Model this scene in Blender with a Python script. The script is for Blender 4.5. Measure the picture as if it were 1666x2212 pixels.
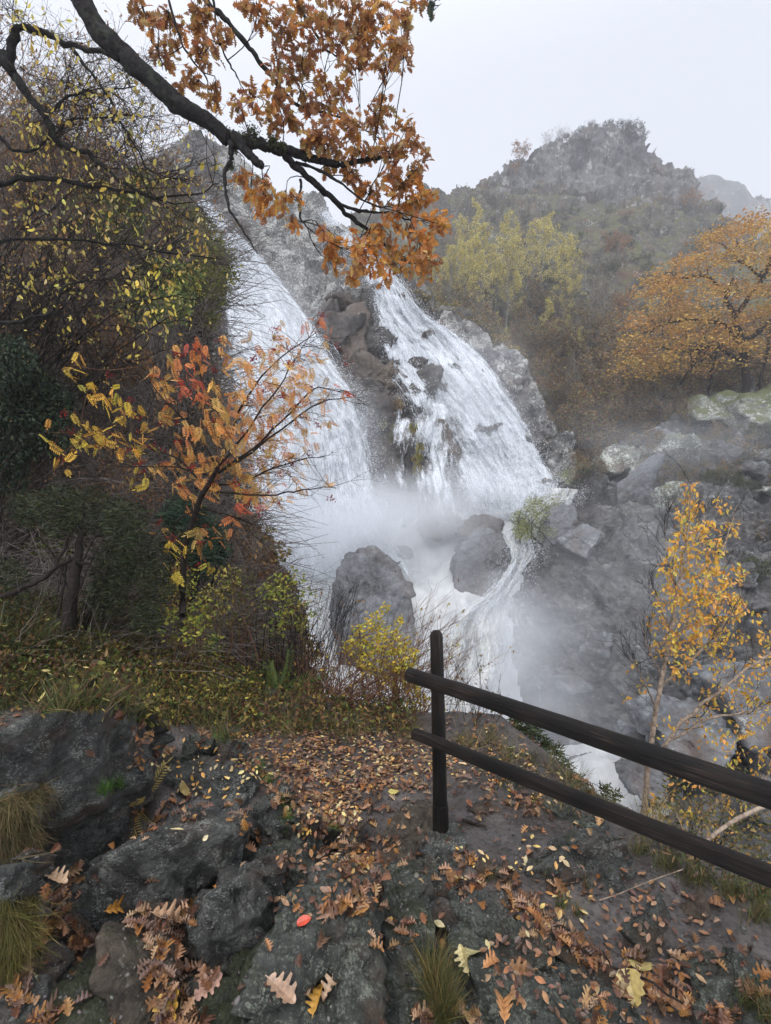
import bpy, bmesh, math, random
import numpy as np
from mathutils import Vector

# ------------------------------------------------------------------ scene, camera, world, light
SC = bpy.context.scene
for o in list(bpy.data.objects):
    bpy.data.objects.remove(o)
F = 1100.0; CXP = 833.0; CYP = 1106.0; EYE = 1.7      # focal length and centre in photo units, eye height (m)
cam_d = bpy.data.cameras.new("camera"); cam = bpy.data.objects.new("camera", cam_d)
SC.collection.objects.link(cam); SC.camera = cam
cam.location = (0, 0, EYE); cam.rotation_euler = (math.radians(90), 0, 0)
cam_d.sensor_fit = 'VERTICAL'; cam_d.sensor_height = 36.0; cam_d.lens = 36.0 * F / 2212.0
cam_d.clip_start = 0.05; cam_d.clip_end = 3000

world = bpy.data.worlds.new("World"); SC.world = world; world.use_nodes = True
wn = world.node_tree.nodes; wl = world.node_tree.links
bg = wn['Background']
sky = wn.new('ShaderNodeTexSky'); sky.sky_type = 'NISHITA'; sky.sun_disc = False
SUN_EL, SUN_ROT = math.radians(52), math.radians(-25)
sky.sun_elevation = SUN_EL; sky.sun_rotation = SUN_ROT
hs = wn.new('ShaderNodeHueSaturation'); hs.inputs['Saturation'].default_value = 0.25
mx = wn.new('ShaderNodeMix'); mx.data_type = 'RGBA'; mx.inputs['Factor'].default_value = 0.86
wl.new(sky.outputs[0], hs.inputs['Color']); wl.new(hs.outputs[0], mx.inputs['A'])
mx.inputs['B'].default_value = (5.95, 6.15, 6.75, 1)
# overcast: brighter towards the zenith and round the veiled sun behind the viewer
wtc = wn.new('ShaderNodeTexCoord'); wsx = wn.new('ShaderNodeSeparateXYZ'); wl.new(wtc.outputs['Generated'], wsx.inputs[0])
wz = wn.new('ShaderNodeMapRange'); wz.interpolation_type = 'SMOOTHSTEP'; wz.inputs['From Min'].default_value = .62; wz.inputs['From Max'].default_value = 1.0; wz.inputs['To Min'].default_value = 1.0; wz.inputs['To Max'].default_value = 2.6
wl.new(wsx.outputs['Z'], wz.inputs['Value'])
wy = wn.new('ShaderNodeMapRange'); wy.interpolation_type = 'SMOOTHSTEP'; wy.inputs['From Min'].default_value = .1; wy.inputs['From Max'].default_value = -.8; wy.inputs['To Min'].default_value = 1.0; wy.inputs['To Max'].default_value = 2.3
wl.new(wsx.outputs['Y'], wy.inputs['Value'])
wm = wn.new('ShaderNodeMath'); wm.operation = 'MULTIPLY'; wl.new(wz.outputs[0], wm.inputs[0]); wl.new(wy.outputs[0], wm.inputs[1])
wc = wn.new('ShaderNodeVectorMath'); wc.operation = 'SCALE'; wl.new(mx.outputs['Result'], wc.inputs[0]); wl.new(wm.outputs[0], wc.inputs['Scale'])
wl.new(wc.outputs[0], bg.inputs['Color']); bg.inputs['Strength'].default_value = 0.105
sun_d = bpy.data.lights.new("sun", 'SUN'); sun = bpy.data.objects.new("sun", sun_d)
SC.collection.objects.link(sun)
sun_d.energy = 1.3; sun_d.angle = math.radians(25); sun_d.color = (1, 0.975, 0.94)
sv = Vector((math.sin(SUN_ROT) * math.cos(SUN_EL), math.cos(SUN_ROT) * math.cos(SUN_EL) * -1, math.sin(SUN_EL)))
sun.rotation_euler = sv.to_track_quat('Z', 'Y').to_euler()
SC.view_settings.view_transform = 'Standard'; SC.view_settings.look = 'None'
SC.view_settings.exposure = 0.22; SC.view_settings.gamma = 1.0
SC.cycles.max_bounces = 6; SC.cycles.diffuse_bounces = 3; SC.cycles.glossy_bounces = 2
SC.cycles.transparent_max_bounces = 20; SC.cycles.volume_bounces = 2; SC.cycles.transmission_bounces = 3
SC.cycles.volume_step_rate = 1.0; SC.cycles.volume_max_steps = 48
SC.cycles.use_denoising = True

# ------------------------------------------------------------------ helpers
rng = np.random.default_rng(7)
def at(x, y, d):
    x = np.asarray(x, float); y = np.asarray(y, float); d = np.asarray(d, float)
    return np.stack(np.broadcast_arrays((x - CXP) / F * d, d, EYE - (y - CYP) / F * d), -1)
def gh(x, y, h=0.0):                       # the point seen at (x, y) that lies h metres above the path level
    d = (EYE - h) * F / (y - CYP)
    return at(x, y, d)

def _hash(ix, iy, iz, seed):
    h = (ix.astype(np.int64) * 374761393 + iy.astype(np.int64) * 668265263 + iz.astype(np.int64) * 2147483647 + seed * 974634777) & 0xFFFFFFFF
    h = ((h ^ (h >> 13)) * 1274126177) & 0xFFFFFFFF
    h = ((h ^ (h >> 16)) * 2246822519) & 0xFFFFFFFF
    return ((h ^ (h >> 15)) & 0xFFFFFF) / float(0xFFFFFF)
def vnoise(p, seed=0):
    i = np.floor(p).astype(np.int64); f = p - i; f = f * f * (3 - 2 * f)
    r = 0
    for a in (0, 1):
        for b in (0, 1):
            for c in (0, 1):
                w = (f[:, 0] if a else 1 - f[:, 0]) * (f[:, 1] if b else 1 - f[:, 1]) * (f[:, 2] if c else 1 - f[:, 2])
                r = r + w * _hash(i[:, 0] + a, i[:, 1] + b, i[:, 2] + c, seed)
    return r - 0.5
def fbm(p, oct=4, seed=0, gain=0.5):
    r = 0; a = 1.0
    for k in range(oct):
        r = r + a * vnoise(p * (2.03 ** k) + k * 17.3, seed + k); a *= gain
    return r
def facet(p, seed=0, tilt=1.0):            # broken-rock noise: every cell is a tilted plane
    i = np.floor(p).astype(np.int64); best = np.full(len(p), 1e9); val = np.zeros(len(p))
    for a in (-1, 0, 1):
        for b in (-1, 0, 1):
            for c in (-1, 0, 1):
                cx, cy, cz = i[:, 0] + a, i[:, 1] + b, i[:, 2] + c
                q = np.stack([cx + _hash(cx, cy, cz, seed), cy + _hash(cx, cy, cz, seed + 1), cz + _hash(cx, cy, cz, seed + 2)], -1)
                dd = p - q; d2 = (dd ** 2).sum(1)
                t = np.stack([_hash(cx, cy, cz, seed + 3), _hash(cx, cy, cz, seed + 4), _hash(cx, cy, cz, seed + 5)], -1) - 0.5
                v = (dd * t).sum(1) * tilt + (_hash(cx, cy, cz, seed + 6) - 0.5) * 0.6
                m = d2 < best
                best[m] = d2[m]; val[m] = v[m]
    return val
def smooth(a, b, x):
    t = np.clip((x - a) / (b - a), 0, 1); return t * t * (3 - 2 * t)
def rbf(ctrl):
    c = np.array(ctrl, float); P = c[:, :2] / 500.0; n = len(c)
    def K(A, B):
        r2 = ((A[:, None] - B[None]) ** 2).sum(-1) + 1e-9
        return 0.5 * r2 * np.log(r2)
    M = np.zeros((n + 3, n + 3)); M[:n, :n] = K(P, P) + np.eye(n) * 1e-3
    M[:n, n] = 1; M[n, :n] = 1; M[:n, n + 1:] = P; M[n + 1:, :n] = P.T
    w = np.linalg.solve(M, np.r_[np.log(c[:, 2]), 0, 0, 0])
    def f(x, y):
        Q = np.stack([np.ravel(x), np.ravel(y)], -1) / 500.0
        out = np.concatenate([K(q, P) @ w[:n] + w[n] + q @ w[n + 1:] for q in np.array_split(Q, max(1, len(Q) // 20000))])
        return np.exp(out).reshape(np.shape(x))
    return f
def inpoly(px, py, poly):
    poly = np.array(poly, float); r = np.zeros(np.shape(px), bool); j = len(poly) - 1
    for i in range(len(poly)):
        xi, yi = poly[i]; xj, yj = poly[j]
        if yi != yj:
            r ^= ((yi > py) != (yj > py)) & (px < (xj - xi) * (py - yi) / (yj - yi) + xi)
        j = i
    return r

COL = SC.collection
def mesh_obj(name, V, Fc, mat=None, parent=None, attrs=None, colors=None, sm=False, origin=None, uv=None):
    """V (n,3); Fc: (m,k) int array or list of such arrays (3s and 4s)"""
    V = np.asarray(V, float)
    FL = Fc if isinstance(Fc, list) else [Fc]
    FL = [np.asarray(f, np.int32) for f in FL if len(f)]
    org = np.zeros(3)
    if parent is None:
        org = np.array(origin, float) if origin is not None else np.array([V[:, 0].mean(), V[:, 1].mean(), V[:, 2].min()])
    else:
        org = np.array(parent_origin(parent))
    me = bpy.data.meshes.new(name)
    me.vertices.add(len(V)); me.vertices.foreach_set('co', (V - org).astype(np.float32).ravel())
    loops = np.concatenate([f.ravel() for f in FL]); cnt = np.concatenate([np.full(len(f), f.shape[1], np.int32) for f in FL])
    me.loops.add(len(loops)); me.loops.foreach_set('vertex_index', loops)
    me.polygons.add(len(cnt)); me.polygons.foreach_set('loop_start', np.r_[0, np.cumsum(cnt)[:-1]].astype(np.int32))
    me.polygons.foreach_set('loop_total', cnt)
    me.update(calc_edges=True)
    if colors is not None:
        a = me.attributes.new('tint', 'FLOAT_COLOR', 'POINT')
        c = np.ones((len(V), 4), np.float32); c[:, :3] = colors; a.data.foreach_set('color', c.ravel())
    for k, v in (attrs or {}).items():
        a = me.attributes.new(k, 'FLOAT', 'POINT'); a.data.foreach_set('value', np.asarray(v, np.float32))
    if uv is not None:
        a = me.attributes.new('flow', 'FLOAT_VECTOR', 'POINT')
        u3 = np.zeros((len(V), 3), np.float32); u3[:, :2] = uv; a.data.foreach_set('vector', u3.ravel())
    if sm:
        me.polygons.foreach_set('use_smooth', np.ones(len(cnt), bool))
    if mat: me.materials.append(mat)
    o = bpy.data.objects.new(name, me); COL.objects.link(o)
    if parent is None: o.location = org
    else: o.parent = parent
    return o
_porg = {}
def parent_origin(p):
    r = np.zeros(3)
    while p is not None:
        r = r + np.array(p.location); p = p.parent
    return r
def tag(o, label=None, cat=None, group=None, kind=None):
    if label: o['label'] = label
    if cat: o['category'] = cat
    if group: o['group'] = group
    if kind: o['kind'] = kind
    return o
def empty(name, loc, label, cat, group=None):
    o = bpy.data.objects.new(name, None); COL.objects.link(o); o.location = tuple(float(v) for v in loc); o.empty_display_size = 0.2
    return tag(o, label, cat, group)
def copy_thing(o, loc, rz=0, s=1.0, label=None):
    c = o.copy(); COL.objects.link(c); c.location = tuple(float(v) for v in loc); c.rotation_euler = (0, 0, rz)
    c.scale = (s, s, s) if np.isscalar(s) else s
    if label: c['label'] = label
    for ch in list(o.children):
        k = ch.copy(); COL.objects.link(k); k.parent = c
    return c

# ---- tubes from polylines
class Tubes:
    def __init__(s): s.V = []; s.Q = []; s.T = []; s.n = 0
    def add(s, pts, rad, sides=5, cap=False):
        P = np.asarray(pts, float); n = len(P)
        R = np.broadcast_to(np.asarray(rad, float), (n,)) if np.ndim(rad) == 0 else (np.linspace(rad[0], rad[-1], n) if len(rad) != n else np.asarray(rad, float))
        T = np.gradient(P, axis=0); T /= np.linalg.norm(T, axis=1)[:, None] + 1e-12
        up = np.array([0, 0, 1.0]) if abs(T[0, 2]) < 0.9 else np.array([1.0, 0, 0])
        A = np.cross(T, up); A /= np.linalg.norm(A, axis=1)[:, None] + 1e-9; B = np.cross(T, A)
        th = np.arange(sides) * 2 * np.pi / sides
        ring = P[:, None] + R[:, None, None] * (np.cos(th)[None, :, None] * A[:, None] + np.sin(th)[None, :, None] * B[:, None])
        s.V.append(ring.reshape(-1, 3))
        i = np.arange(n - 1)[:, None] * sides + np.arange(sides)[None]; j = np.arange(n - 1)[:, None] * sides + (np.arange(sides)[None] + 1) % sides
        s.Q.append((np.stack([i, j, j + sides, i + sides], -1).reshape(-1, 4)) + s.n)
        if cap:
            for k, rev in ((0, 0), (n - 1, 1)):
                s.V.append(P[k][None]); c = s.n + n * sides + rev
                a = s.n + k * sides + np.arange(sides); b = s.n + k * sides + (np.arange(sides) + 1) % sides
                s.T.append(np.stack([a, b, np.full(sides, c)] if rev else [b, a, np.full(sides, c)], -1))
            s.n += 2
        s.n += n * sides
    def build(s, name, mat, parent=None, origin=None):
        F_ = [np.concatenate(s.Q)] + ([np.concatenate(s.T)] if s.T else [])
        return mesh_obj(name, np.concatenate(s.V), F_, mat, parent, sm=True, origin=origin)

def spline(pts, n):                         # Catmull-Rom through pts, n samples
    P = np.asarray(pts, float); P = np.vstack([2 * P[0] - P[1], P, 2 * P[-1] - P[-2]])
    m = len(P) - 3; t = np.linspace(0, m - 1e-6, n); i = t.astype(int); f = (t - i)[:, None]
    a, b, c, d = P[i], P[i + 1], P[i + 2], P[i + 3]
    return 0.5 * (2 * b + (c - a) * f + (2 * a - 5 * b + 4 * c - d) * f ** 2 + (3 * b - a - 3 * c + d) * f ** 3)
def wig(P, amp, r):                         # small kinks along a branch
    n = len(P); k = r.normal(size=(n, 3)) * amp; k[0] = 0
    return P + (k + np.roll(k, 1, 0)) * 0.5

# ---- leaf templates: x across, y along from the stalk, z up
def fan(half, droop=0.12):                  # half outline [(x,y)...] from base to tip, mirrored about the midrib
    h = np.array(half, float); n = len(h); V = []; Fc = []
    mid = [(0, y) for _, y in half]
    for sgn in (1, -1):
        b = len(V)
        for (x, y) in half: V.append((sgn * x, y, 0.25 * abs(x) - droop * y * y))
        m = len(V)
        for (x, y) in mid: V.append((0, y, -droop * y * y))
        for k in range(n - 1):
            q = (b + k, b + k + 1, m + k + 1, m + k)
            Fc.append(q if sgn < 0 else q[::-1])
    return np.array(V), np.array(Fc)
OAK = fan([(0.012, 0), (0.02, .10), (.10, .13), (.17, .20), (.15, .25), (.09, .27), (.13, .32), (.25, .38), (.25, .43), (.13, .46), (.16, .52), (.32, .58), (.31, .64), (.16, .66), (.17, .73), (.27, .79), (.24, .85), (.13, .86), (.11, .92), (.06, .98), (0.0, 1.0)])
OVAL = fan([(0.01, 0), (.10, .12), (.22, .35), (.24, .55), (.15, .8), (0, 1)])
WILLOW = fan([(0.01, 0), (.07, .2), (.11, .5), (.07, .8), (0, 1)])
DIAM = (np.array([(0, 0, 0), (.3, .45, .05), (0, 1, -.08), (-.3, .45, .05)]), np.array([(0, 1, 2, 3)]))
def leaflet_row(n, L, w, curl=0.25):
    V, Fc = [], []
    def leaf(base, d, l, wd):
        d = np.array(d); s = np.array([-d[1], d[0], 0]); b = len(V)
        for t, k in ((0, .0), (.4, 1), (.8, .6), (1, 0)):
            if k == 0: V.append(base + d * l * t)
            else: V.append(base + d * l * t + s * wd * k); V.append(base + d * l * t - s * wd * k)
        Fc.extend([(b, b + 1, b + 2, b), (b + 1, b + 3, b + 4, b + 2), (b + 3, b + 5, b + 4, b + 3)])
    for k in range(n):
        y = .12 + .8 * k / n; prof = L * (1 - .35 * abs(k / n - .4))
        z = -curl * y * y
        for sg in (1, -1):
            a = math.radians(62); dd = np.array([sg * math.sin(a), math.cos(a), -.25]); dd /= np.linalg.norm(dd)
            leaf(np.array([0, y, z]), dd, prof, w)
    leaf(np.array([0, .92, -curl * .85]), (0, 1, -.3), L * .9, w)
    b = len(V)
    for y in (0, .5, .95):
        V.append(np.array([.008, y, -curl * y * y])); V.append(np.array([-.008, y, -curl * y * y]))
    Fc += [(b, b + 2, b + 3, b + 1), (b + 2, b + 4, b + 5, b + 3)]
    T = [f[:3] for f in Fc if f[0] == f[3]]; Q = [f for f in Fc if f[0] != f[3]]
    return np.array(V), np.array(Q), np.array(T)
ROWAN = leaflet_row(6, .34, .055)
FERN = leaflet_row(15, .22, .022, .5)
def grass_t(bend):
    V = []
    for t in (0, .35, .7): V += [(.02 * (1 - t * .7), bend * t * t, t), (-.02 * (1 - t * .7), bend * t * t, t)]
    V.append((0, bend, .92))
    return np.array(V), np.array([(0, 2, 3, 1), (2, 4, 5, 3)]), np.array([(4, 6, 5)])
def rotmats(n, r, mode='any', tilt=0.5, dirs=None):
    if mode == 'flat':                       # lying: yaw random, small tilt
        a = r.uniform(0, 2 * np.pi, n); tx = r.normal(0, tilt, n); ty = r.normal(0, tilt, n)
        Z = np.stack([tx, ty, np.ones(n)], -1)
    elif mode == 'hang':                     # leaf axis downwards and outwards
        Yv = r.normal(size=(n, 3)) * tilt + np.array([0, 0, -1.0]); Yv /= np.linalg.norm(Yv, axis=1)[:, None]
        Z = r.normal(size=(n, 3)); Z -= (Z * Yv).sum(1)[:, None] * Yv; Z /= np.linalg.norm(Z, axis=1)[:, None]
        X = np.cross(Yv, Z); return np.stack([X, Yv, Z], -1)
    elif mode == 'dir':
        Yv = dirs + r.normal(size=(n, 3)) * tilt; Yv /= np.linalg.norm(Yv, axis=1)[:, None]
        Z = r.normal(size=(n, 3)) * .8 + np.array([0, 0, 1.0]); Z -= (Z * Yv).sum(1)[:, None] * Yv; Z /= np.linalg.norm(Z, axis=1)[:, None]
        X = np.cross(Yv, Z); return np.stack([X, Yv, Z], -1)
    elif mode == 'up':
        a = r.uniform(0, 2 * np.pi, n); Z = np.stack([r.normal(0, tilt, n), r.normal(0, tilt, n), np.ones(n)], -1)
    else:
        Z = r.normal(size=(n, 3)); a = r.uniform(0, 2 * np.pi, n)
    Z /= np.linalg.norm(Z, axis=1)[:, None]
    Yv = np.stack([np.cos(a), np.sin(a), np.zeros(n)], -1); Yv -= (Yv * Z).sum(1)[:, None] * Z
    Yv /= np.linalg.norm(Yv, axis=1)[:, None] + 1e-9
    return np.stack([np.cross(Yv, Z), Yv, Z], -1)
def scatter(tmpl, P, R, S, C):
    V0 = tmpl[0]; n = len(P); m = len(V0)
    S = np.broadcast_to(np.asarray(S, float), (n,))
    V = np.einsum('nij,mj->nmi', R, V0) * S[:, None, None] + P[:, None]
    F_ = [(f[None] + (np.arange(n) * m)[:, None, None]).reshape(-1, f.shape[1]) for f in tmpl[1:]]
    return V.reshape(-1, 3), F_, np.repeat(np.broadcast_to(C, (n, 3)), m, 0)
class Leaves:
    def __init__(s): s.p = []
    def add(s, tmpl, P, R, S, C):
        if len(P): s.p.append(scatter(tmpl, P, R, S, C))
    def build(s, name, mat, parent=None, origin=None):
        V = np.concatenate([a[0] for a in s.p]); off = 0; fs = {}
        for a in s.p:
            for f in a[1]: fs.setdefault(f.shape[1], []).append(f + off)
            off += len(a[0])
        return mesh_obj(name, V, [np.concatenate(v) for v in fs.values()], mat, parent, colors=np.concatenate([a[2] for a in s.p]), origin=origin)
def pick(cols, n, r, jit=0.18):
    c = np.array(cols)[r.integers(0, len(cols), n)]
    return np.clip(c * (1 + r.normal(0, jit, (n, 1))) * (1 + r.normal(0, .06, (n, 3))), 0.003, .9)
def cloud(circles, per, drange, r, flat=1.0):
    """points in picture discs (x, y, radius[, weight]) spread in true depth"""
    P = []
    for c in circles:
        n = int(per * (c[2] / 40.0) ** 2 * (c[3] if len(c) > 3 else 1))
        a = r.uniform(0, 2 * np.pi, n); q = c[2] * np.sqrt(r.uniform(0, 1, n)) * r.uniform(.75, 1.1, n)
        dm = r.uniform(*drange)
        rad = c[2] / F * dm
        P.append(at(c[0] + q * np.cos(a), c[1] + q * np.sin(a) * flat, dm + r.normal(0, .5, n) * rad))
    return np.concatenate(P) if P else np.zeros((0, 3))

# ------------------------------------------------------------------ materials
def mat_new(name):
    m = bpy.data.materials.new(name); m.use_nodes = True; nt = m.node_tree
    return m, nt.nodes, nt.links, nt.nodes['Principled BSDF']
def nd(ns, t, **kw):
    n = ns.new(t)
    for k, v in kw.items():
        if k in ('operation', 'blend_type', 'data_type', 'feature', 'noise_dimensions', 'attribute_name', 'attribute_type', 'interpolation_type'): setattr(n, k, v)
        else: n.inputs[k.replace('_', ' ')].default_value = v
    return n
def ramp(ns, stops):
    n = ns.new('ShaderNodeValToRGB'); e = n.color_ramp.elements
    while len(e) < len(stops): e.new(0.5)
    for k, (p, c) in enumerate(stops):
        e[k].position = p; e[k].color = (*c, 1) if not np.isscalar(c) else (c, c, c, 1)
    return n
def rock_mat(name, dark, mid, lich=(.42, .43, .40), lich_amt=.5, sc=1.0, moss_amt=.0, rough=.75, wetk=0.0, bump=.6, moss=(.035, .040, .018), stretch=(1, 1, 1), bdist=.05, rust=(.10, .055, .03), lich_sc=14):
    m, n, l, b = mat_new(name)
    tc = nd(n, 'ShaderNodeTexCoord'); mp = nd(n, 'ShaderNodeMapping'); mp.inputs['Scale'].default_value = tuple(sc * s for s in stretch)
    l.new(tc.outputs['Object'], mp.inputs[0])
    n1 = nd(n, 'ShaderNodeTexNoise', Scale=1.3, Detail=8.0, Roughness=.65, Distortion=.4); l.new(mp.outputs[0], n1.inputs[0])
    n2 = nd(n, 'ShaderNodeTexNoise', Scale=9.0, Detail=6.0, Roughness=.75); l.new(mp.outputs[0], n2.inputs[0])
    r1 = ramp(n, [(.32, dark), (.5, tuple((a + c) / 2 for a, c in zip(dark, mid))), (.68, mid)]); l.new(n1.outputs[0], r1.inputs[0])
    r2 = ramp(n, [(.3, .45), (.7, 1.5)]); l.new(n2.outputs[0], r2.inputs[0])
    mu = nd(n, 'ShaderNodeMix', data_type='RGBA', blend_type='MULTIPLY', Factor=.85); l.new(r1.outputs[0], mu.inputs['A']); l.new(r2.outputs[0], mu.inputs['B'])
    # rusty brown stains
    n5 = nd(n, 'ShaderNodeTexNoise', Scale=.8, Detail=5.0, Roughness=.6); mp2 = nd(n, 'ShaderNodeMapping'); mp2.inputs['Location'].default_value = (5, 3, 9)
    l.new(mp.outputs[0], mp2.inputs[0]); l.new(mp2.outputs[0], n5.inputs[0])
    r5 = ramp(n, [(.55, 0), (.72, .7)]); l.new(n5.outputs[0], r5.inputs[0])
    mr = nd(n, 'ShaderNodeMix', data_type='RGBA'); l.new(r5.outputs[0], mr.inputs['Factor']); l.new(mu.outputs['Result'], mr.inputs['A']); mr.inputs['B'].default_value = (*rust, 1)
    # lichen specks
    v = nd(n, 'ShaderNodeTexNoise', Scale=float(lich_sc), Detail=4.0, Roughness=.7); l.new(mp.outputs[0], v.inputs[0])
    g = nd(n, 'ShaderNodeTexNoise', Scale=2.4, Detail=9.0, Roughness=.7); l.new(mp.outputs[0], g.inputs[0])
    ad = nd(n, 'ShaderNodeMath', operation='ADD'); l.new(v.outputs[0], ad.inputs[0]); l.new(g.outputs[0], ad.inputs[1])
    lo = 1.22 - lich_amt * .28
    rl = ramp(n, [(lo / 2 - .01, 0), (lo / 2 + .035, .85)]);
    hv = nd(n, 'ShaderNodeMath', operation='MULTIPLY'); hv.inputs[1].default_value = .5; l.new(ad.outputs[0], hv.inputs[0]); l.new(hv.outputs[0], rl.inputs[0])
    wet = nd(n, 'ShaderNodeAttribute', attribute_name='wet')
    iw = nd(n, 'ShaderNodeMath', operation='SUBTRACT'); iw.inputs[0].default_value = 1.0; l.new(wet.outputs['Fac'], iw.inputs[1])
    lm = nd(n, 'ShaderNodeMath', operation='MULTIPLY'); l.new(rl.outputs[0], lm.inputs[0]); l.new(iw.outputs[0], lm.inputs[1])
    ml = nd(n, 'ShaderNodeMix', data_type='RGBA'); l.new(lm.outputs[0], ml.inputs['Factor']); l.new(mr.outputs['Result'], ml.inputs['A']); ml.inputs['B'].default_value = (*lich, 1)
    # moss: on upward faces and where the mesh says so
    gm = nd(n, 'ShaderNodeNewGeometry'); sx = nd(n, 'ShaderNodeSeparateXYZ'); l.new(gm.outputs['Normal'], sx.inputs[0])
    n4 = nd(n, 'ShaderNodeTexNoise', Scale=2.6, Detail=7.0, Roughness=.7); l.new(mp.outputs[0], n4.inputs[0])
    ma = nd(n, 'ShaderNodeMath', operation='MULTIPLY_ADD'); ma.inputs[1].default_value = .35; l.new(sx.outputs['Z'], ma.inputs[0]); l.new(n4.outputs[0], ma.inputs[2])
    mo = nd(n, 'ShaderNodeAttribute', attribute_name='moss'); m3 = nd(n, 'ShaderNodeMath', operation='ADD'); l.new(ma.outputs[0], m3.inputs[0]); l.new(mo.outputs['Fac'], m3.inputs[1])
    rm = ramp(n, [(min(.97, .93 - moss_amt * .4), 0), (min(1., 1.03 - moss_amt * .4), .9)]); l.new(m3.outputs[0], rm.inputs[0])
    mm = nd(n, 'ShaderNodeMix', data_type='RGBA'); l.new(rm.outputs[0], mm.inputs['Factor']); l.new(ml.outputs['Result'], mm.inputs['A'])
    nm = nd(n, 'ShaderNodeTexNoise', Scale=25.0, Detail=3.0); l.new(mp.outputs[0], nm.inputs[0])
    rmm = ramp(n, [(.3, tuple(c * .45 for c in moss)), (.7, tuple(c * 1.6 for c in moss))]); l.new(nm.outputs[0], rmm.inputs[0]); l.new(rmm.outputs[0], mm.inputs['B'])
    # wet rock is darker
    wd = nd(n, 'ShaderNodeMix', data_type='RGBA', blend_type='MULTIPLY'); l.new(mm.outputs['Result'], wd.inputs['A']); wd.inputs['B'].default_value = (.55, .5, .47, 1)
    l.new(wet.outputs['Fac'], wd.inputs['Factor']); l.new(wd.outputs['Result'], b.inputs['Base Color'])
    rr = nd(n, 'ShaderNodeMath', operation='MULTIPLY_ADD'); rr.inputs[1].default_value = -.25; rr.inputs[2].default_value = rough; l.new(wet.outputs['Fac'], rr.inputs[0])
    nr = nd(n, 'ShaderNodeMath', operation='MULTIPLY_ADD'); nr.inputs[1].default_value = .3; l.new(n2.outputs[0], nr.inputs[0]); l.new(rr.outputs[0], nr.inputs[2])
    l.new(nr.outputs[0], b.inputs['Roughness'])
    # bump
    nb = nd(n, 'ShaderNodeTexNoise', Scale=5.0, Detail=10.0, Roughness=.7, Distortion=.6); l.new(mp.outputs[0], nb.inputs[0])
    vb = nd(n, 'ShaderNodeTexVoronoi', feature='DISTANCE_TO_EDGE', Scale=2.6); l.new(mp.outputs[0], vb.inputs[0])
    nx = nd(n, 'ShaderNodeMix', data_type='VECTOR'); nx.inputs['Factor'].default_value = .25; l.new(mp.outputs[0], nx.inputs['A']); l.new(nb.outputs['Color'], nx.inputs['B']); l.new(nx.outputs['Result'], vb.inputs[0])
    rv = ramp(n, [(0, 0), (.05, 1)]); l.new(vb.outputs[0], rv.inputs[0])
    ba = nd(n, 'ShaderNodeMath', operation='MULTIPLY_ADD'); ba.inputs[1].default_value = .12; l.new(rv.outputs[0], ba.inputs[0]); l.new(nb.outputs[0], ba.inputs[2])
    bp = nd(n, 'ShaderNodeBump', Strength=bump, Distance=bdist); l.new(ba.outputs[0], bp.inputs['Height']); l.new(bp.outputs[0], b.inputs['Normal'])
    b.inputs['Specular IOR Level'].default_value = .35
    return m
def leaf_mat(name, trans=.35, rough=.55, spec=.3, spots=True):
    m, n, l, b = mat_new(name)
    a = nd(n, 'ShaderNodeAttribute', attribute_name='tint')
    tc = nd(n, 'ShaderNodeTexCoord'); ns = nd(n, 'ShaderNodeTexNoise', Scale=60.0 if spots else 4.0, Detail=3.0); l.new(tc.outputs['Object'], ns.inputs[0])
    rp = ramp(n, [(.3, .55), (.6, 1.15)]); l.new(ns.outputs[0], rp.inputs[0])
    mu = nd(n, 'ShaderNodeMix', data_type='RGBA', blend_type='MULTIPLY', Factor=.8); l.new(a.outputs['Color'], mu.inputs['A']); l.new(rp.outputs[0], mu.inputs['B'])
    l.new(mu.outputs['Result'], b.inputs['Base Color']); b.inputs['Roughness'].default_value = rough; b.inputs['Specular IOR Level'].default_value = spec
    tr = nd(n, 'ShaderNodeBsdfTranslucent'); l.new(mu.outputs['Result'], tr.inputs[0]); ms = n.new('ShaderNodeMixShader'); ms.inputs[0].default_value = trans
    l.new(b.outputs[0], ms.inputs[1]); l.new(tr.outputs[0], ms.inputs[2]); l.new(ms.outputs[0], n['Material Output'].inputs[0])
    return m
def bark_mat(name, c1, c2, sc=30, lich=0.0, rough=.85, stretch=4, wet=.3):
    m, n, l, b = mat_new(name)
    tc = nd(n, 'ShaderNodeTexCoord'); n1 = nd(n, 'ShaderNodeTexNoise', Scale=float(sc), Detail=6.0, Roughness=.7); l.new(tc.outputs['Object'], n1.inputs[0])
    r = ramp(n, [(.35, c1), (.65, c2)]); l.new(n1.outputs[0], r.inputs[0]); out = r.outputs[0]
    if lich > 0:
        n2 = nd(n, 'ShaderNodeTexNoise', Scale=sc * .4, Detail=4.0); l.new(tc.outputs['Object'], n2.inputs[0])
        r2 = ramp(n, [(.62 - lich * .2, 0), (.70 - lich * .2, .8)]); l.new(n2.outputs[0], r2.inputs[0])
        mm = nd(n, 'ShaderNodeMix', data_type='RGBA'); l.new(r2.outputs[0], mm.inputs['Factor']); l.new(out, mm.inputs['A']); mm.inputs['B'].default_value = (.03, .034, .025, 1); out = mm.outputs['Result']
    l.new(out, b.inputs['Base Color']); b.inputs['Roughness'].default_value = rough; b.inputs['Specular IOR Level'].default_value = .12
    bp = nd(n, 'ShaderNodeBump', Strength=.6, Distance=.01); l.new(n1.outputs[0], bp.inputs['Height']); l.new(bp.outputs[0], b.inputs['Normal'])
    return m
M = {}
M['cliff'] = rock_mat('cliff_rock', (.045, .045, .046), (.20, .195, .185), lich=(.40, .40, .37), lich_amt=.72, sc=.35, moss_amt=.22, stretch=(1, 1, 1), bdist=.35, lich_sc=20, moss=(.055, .055, .02))
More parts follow.
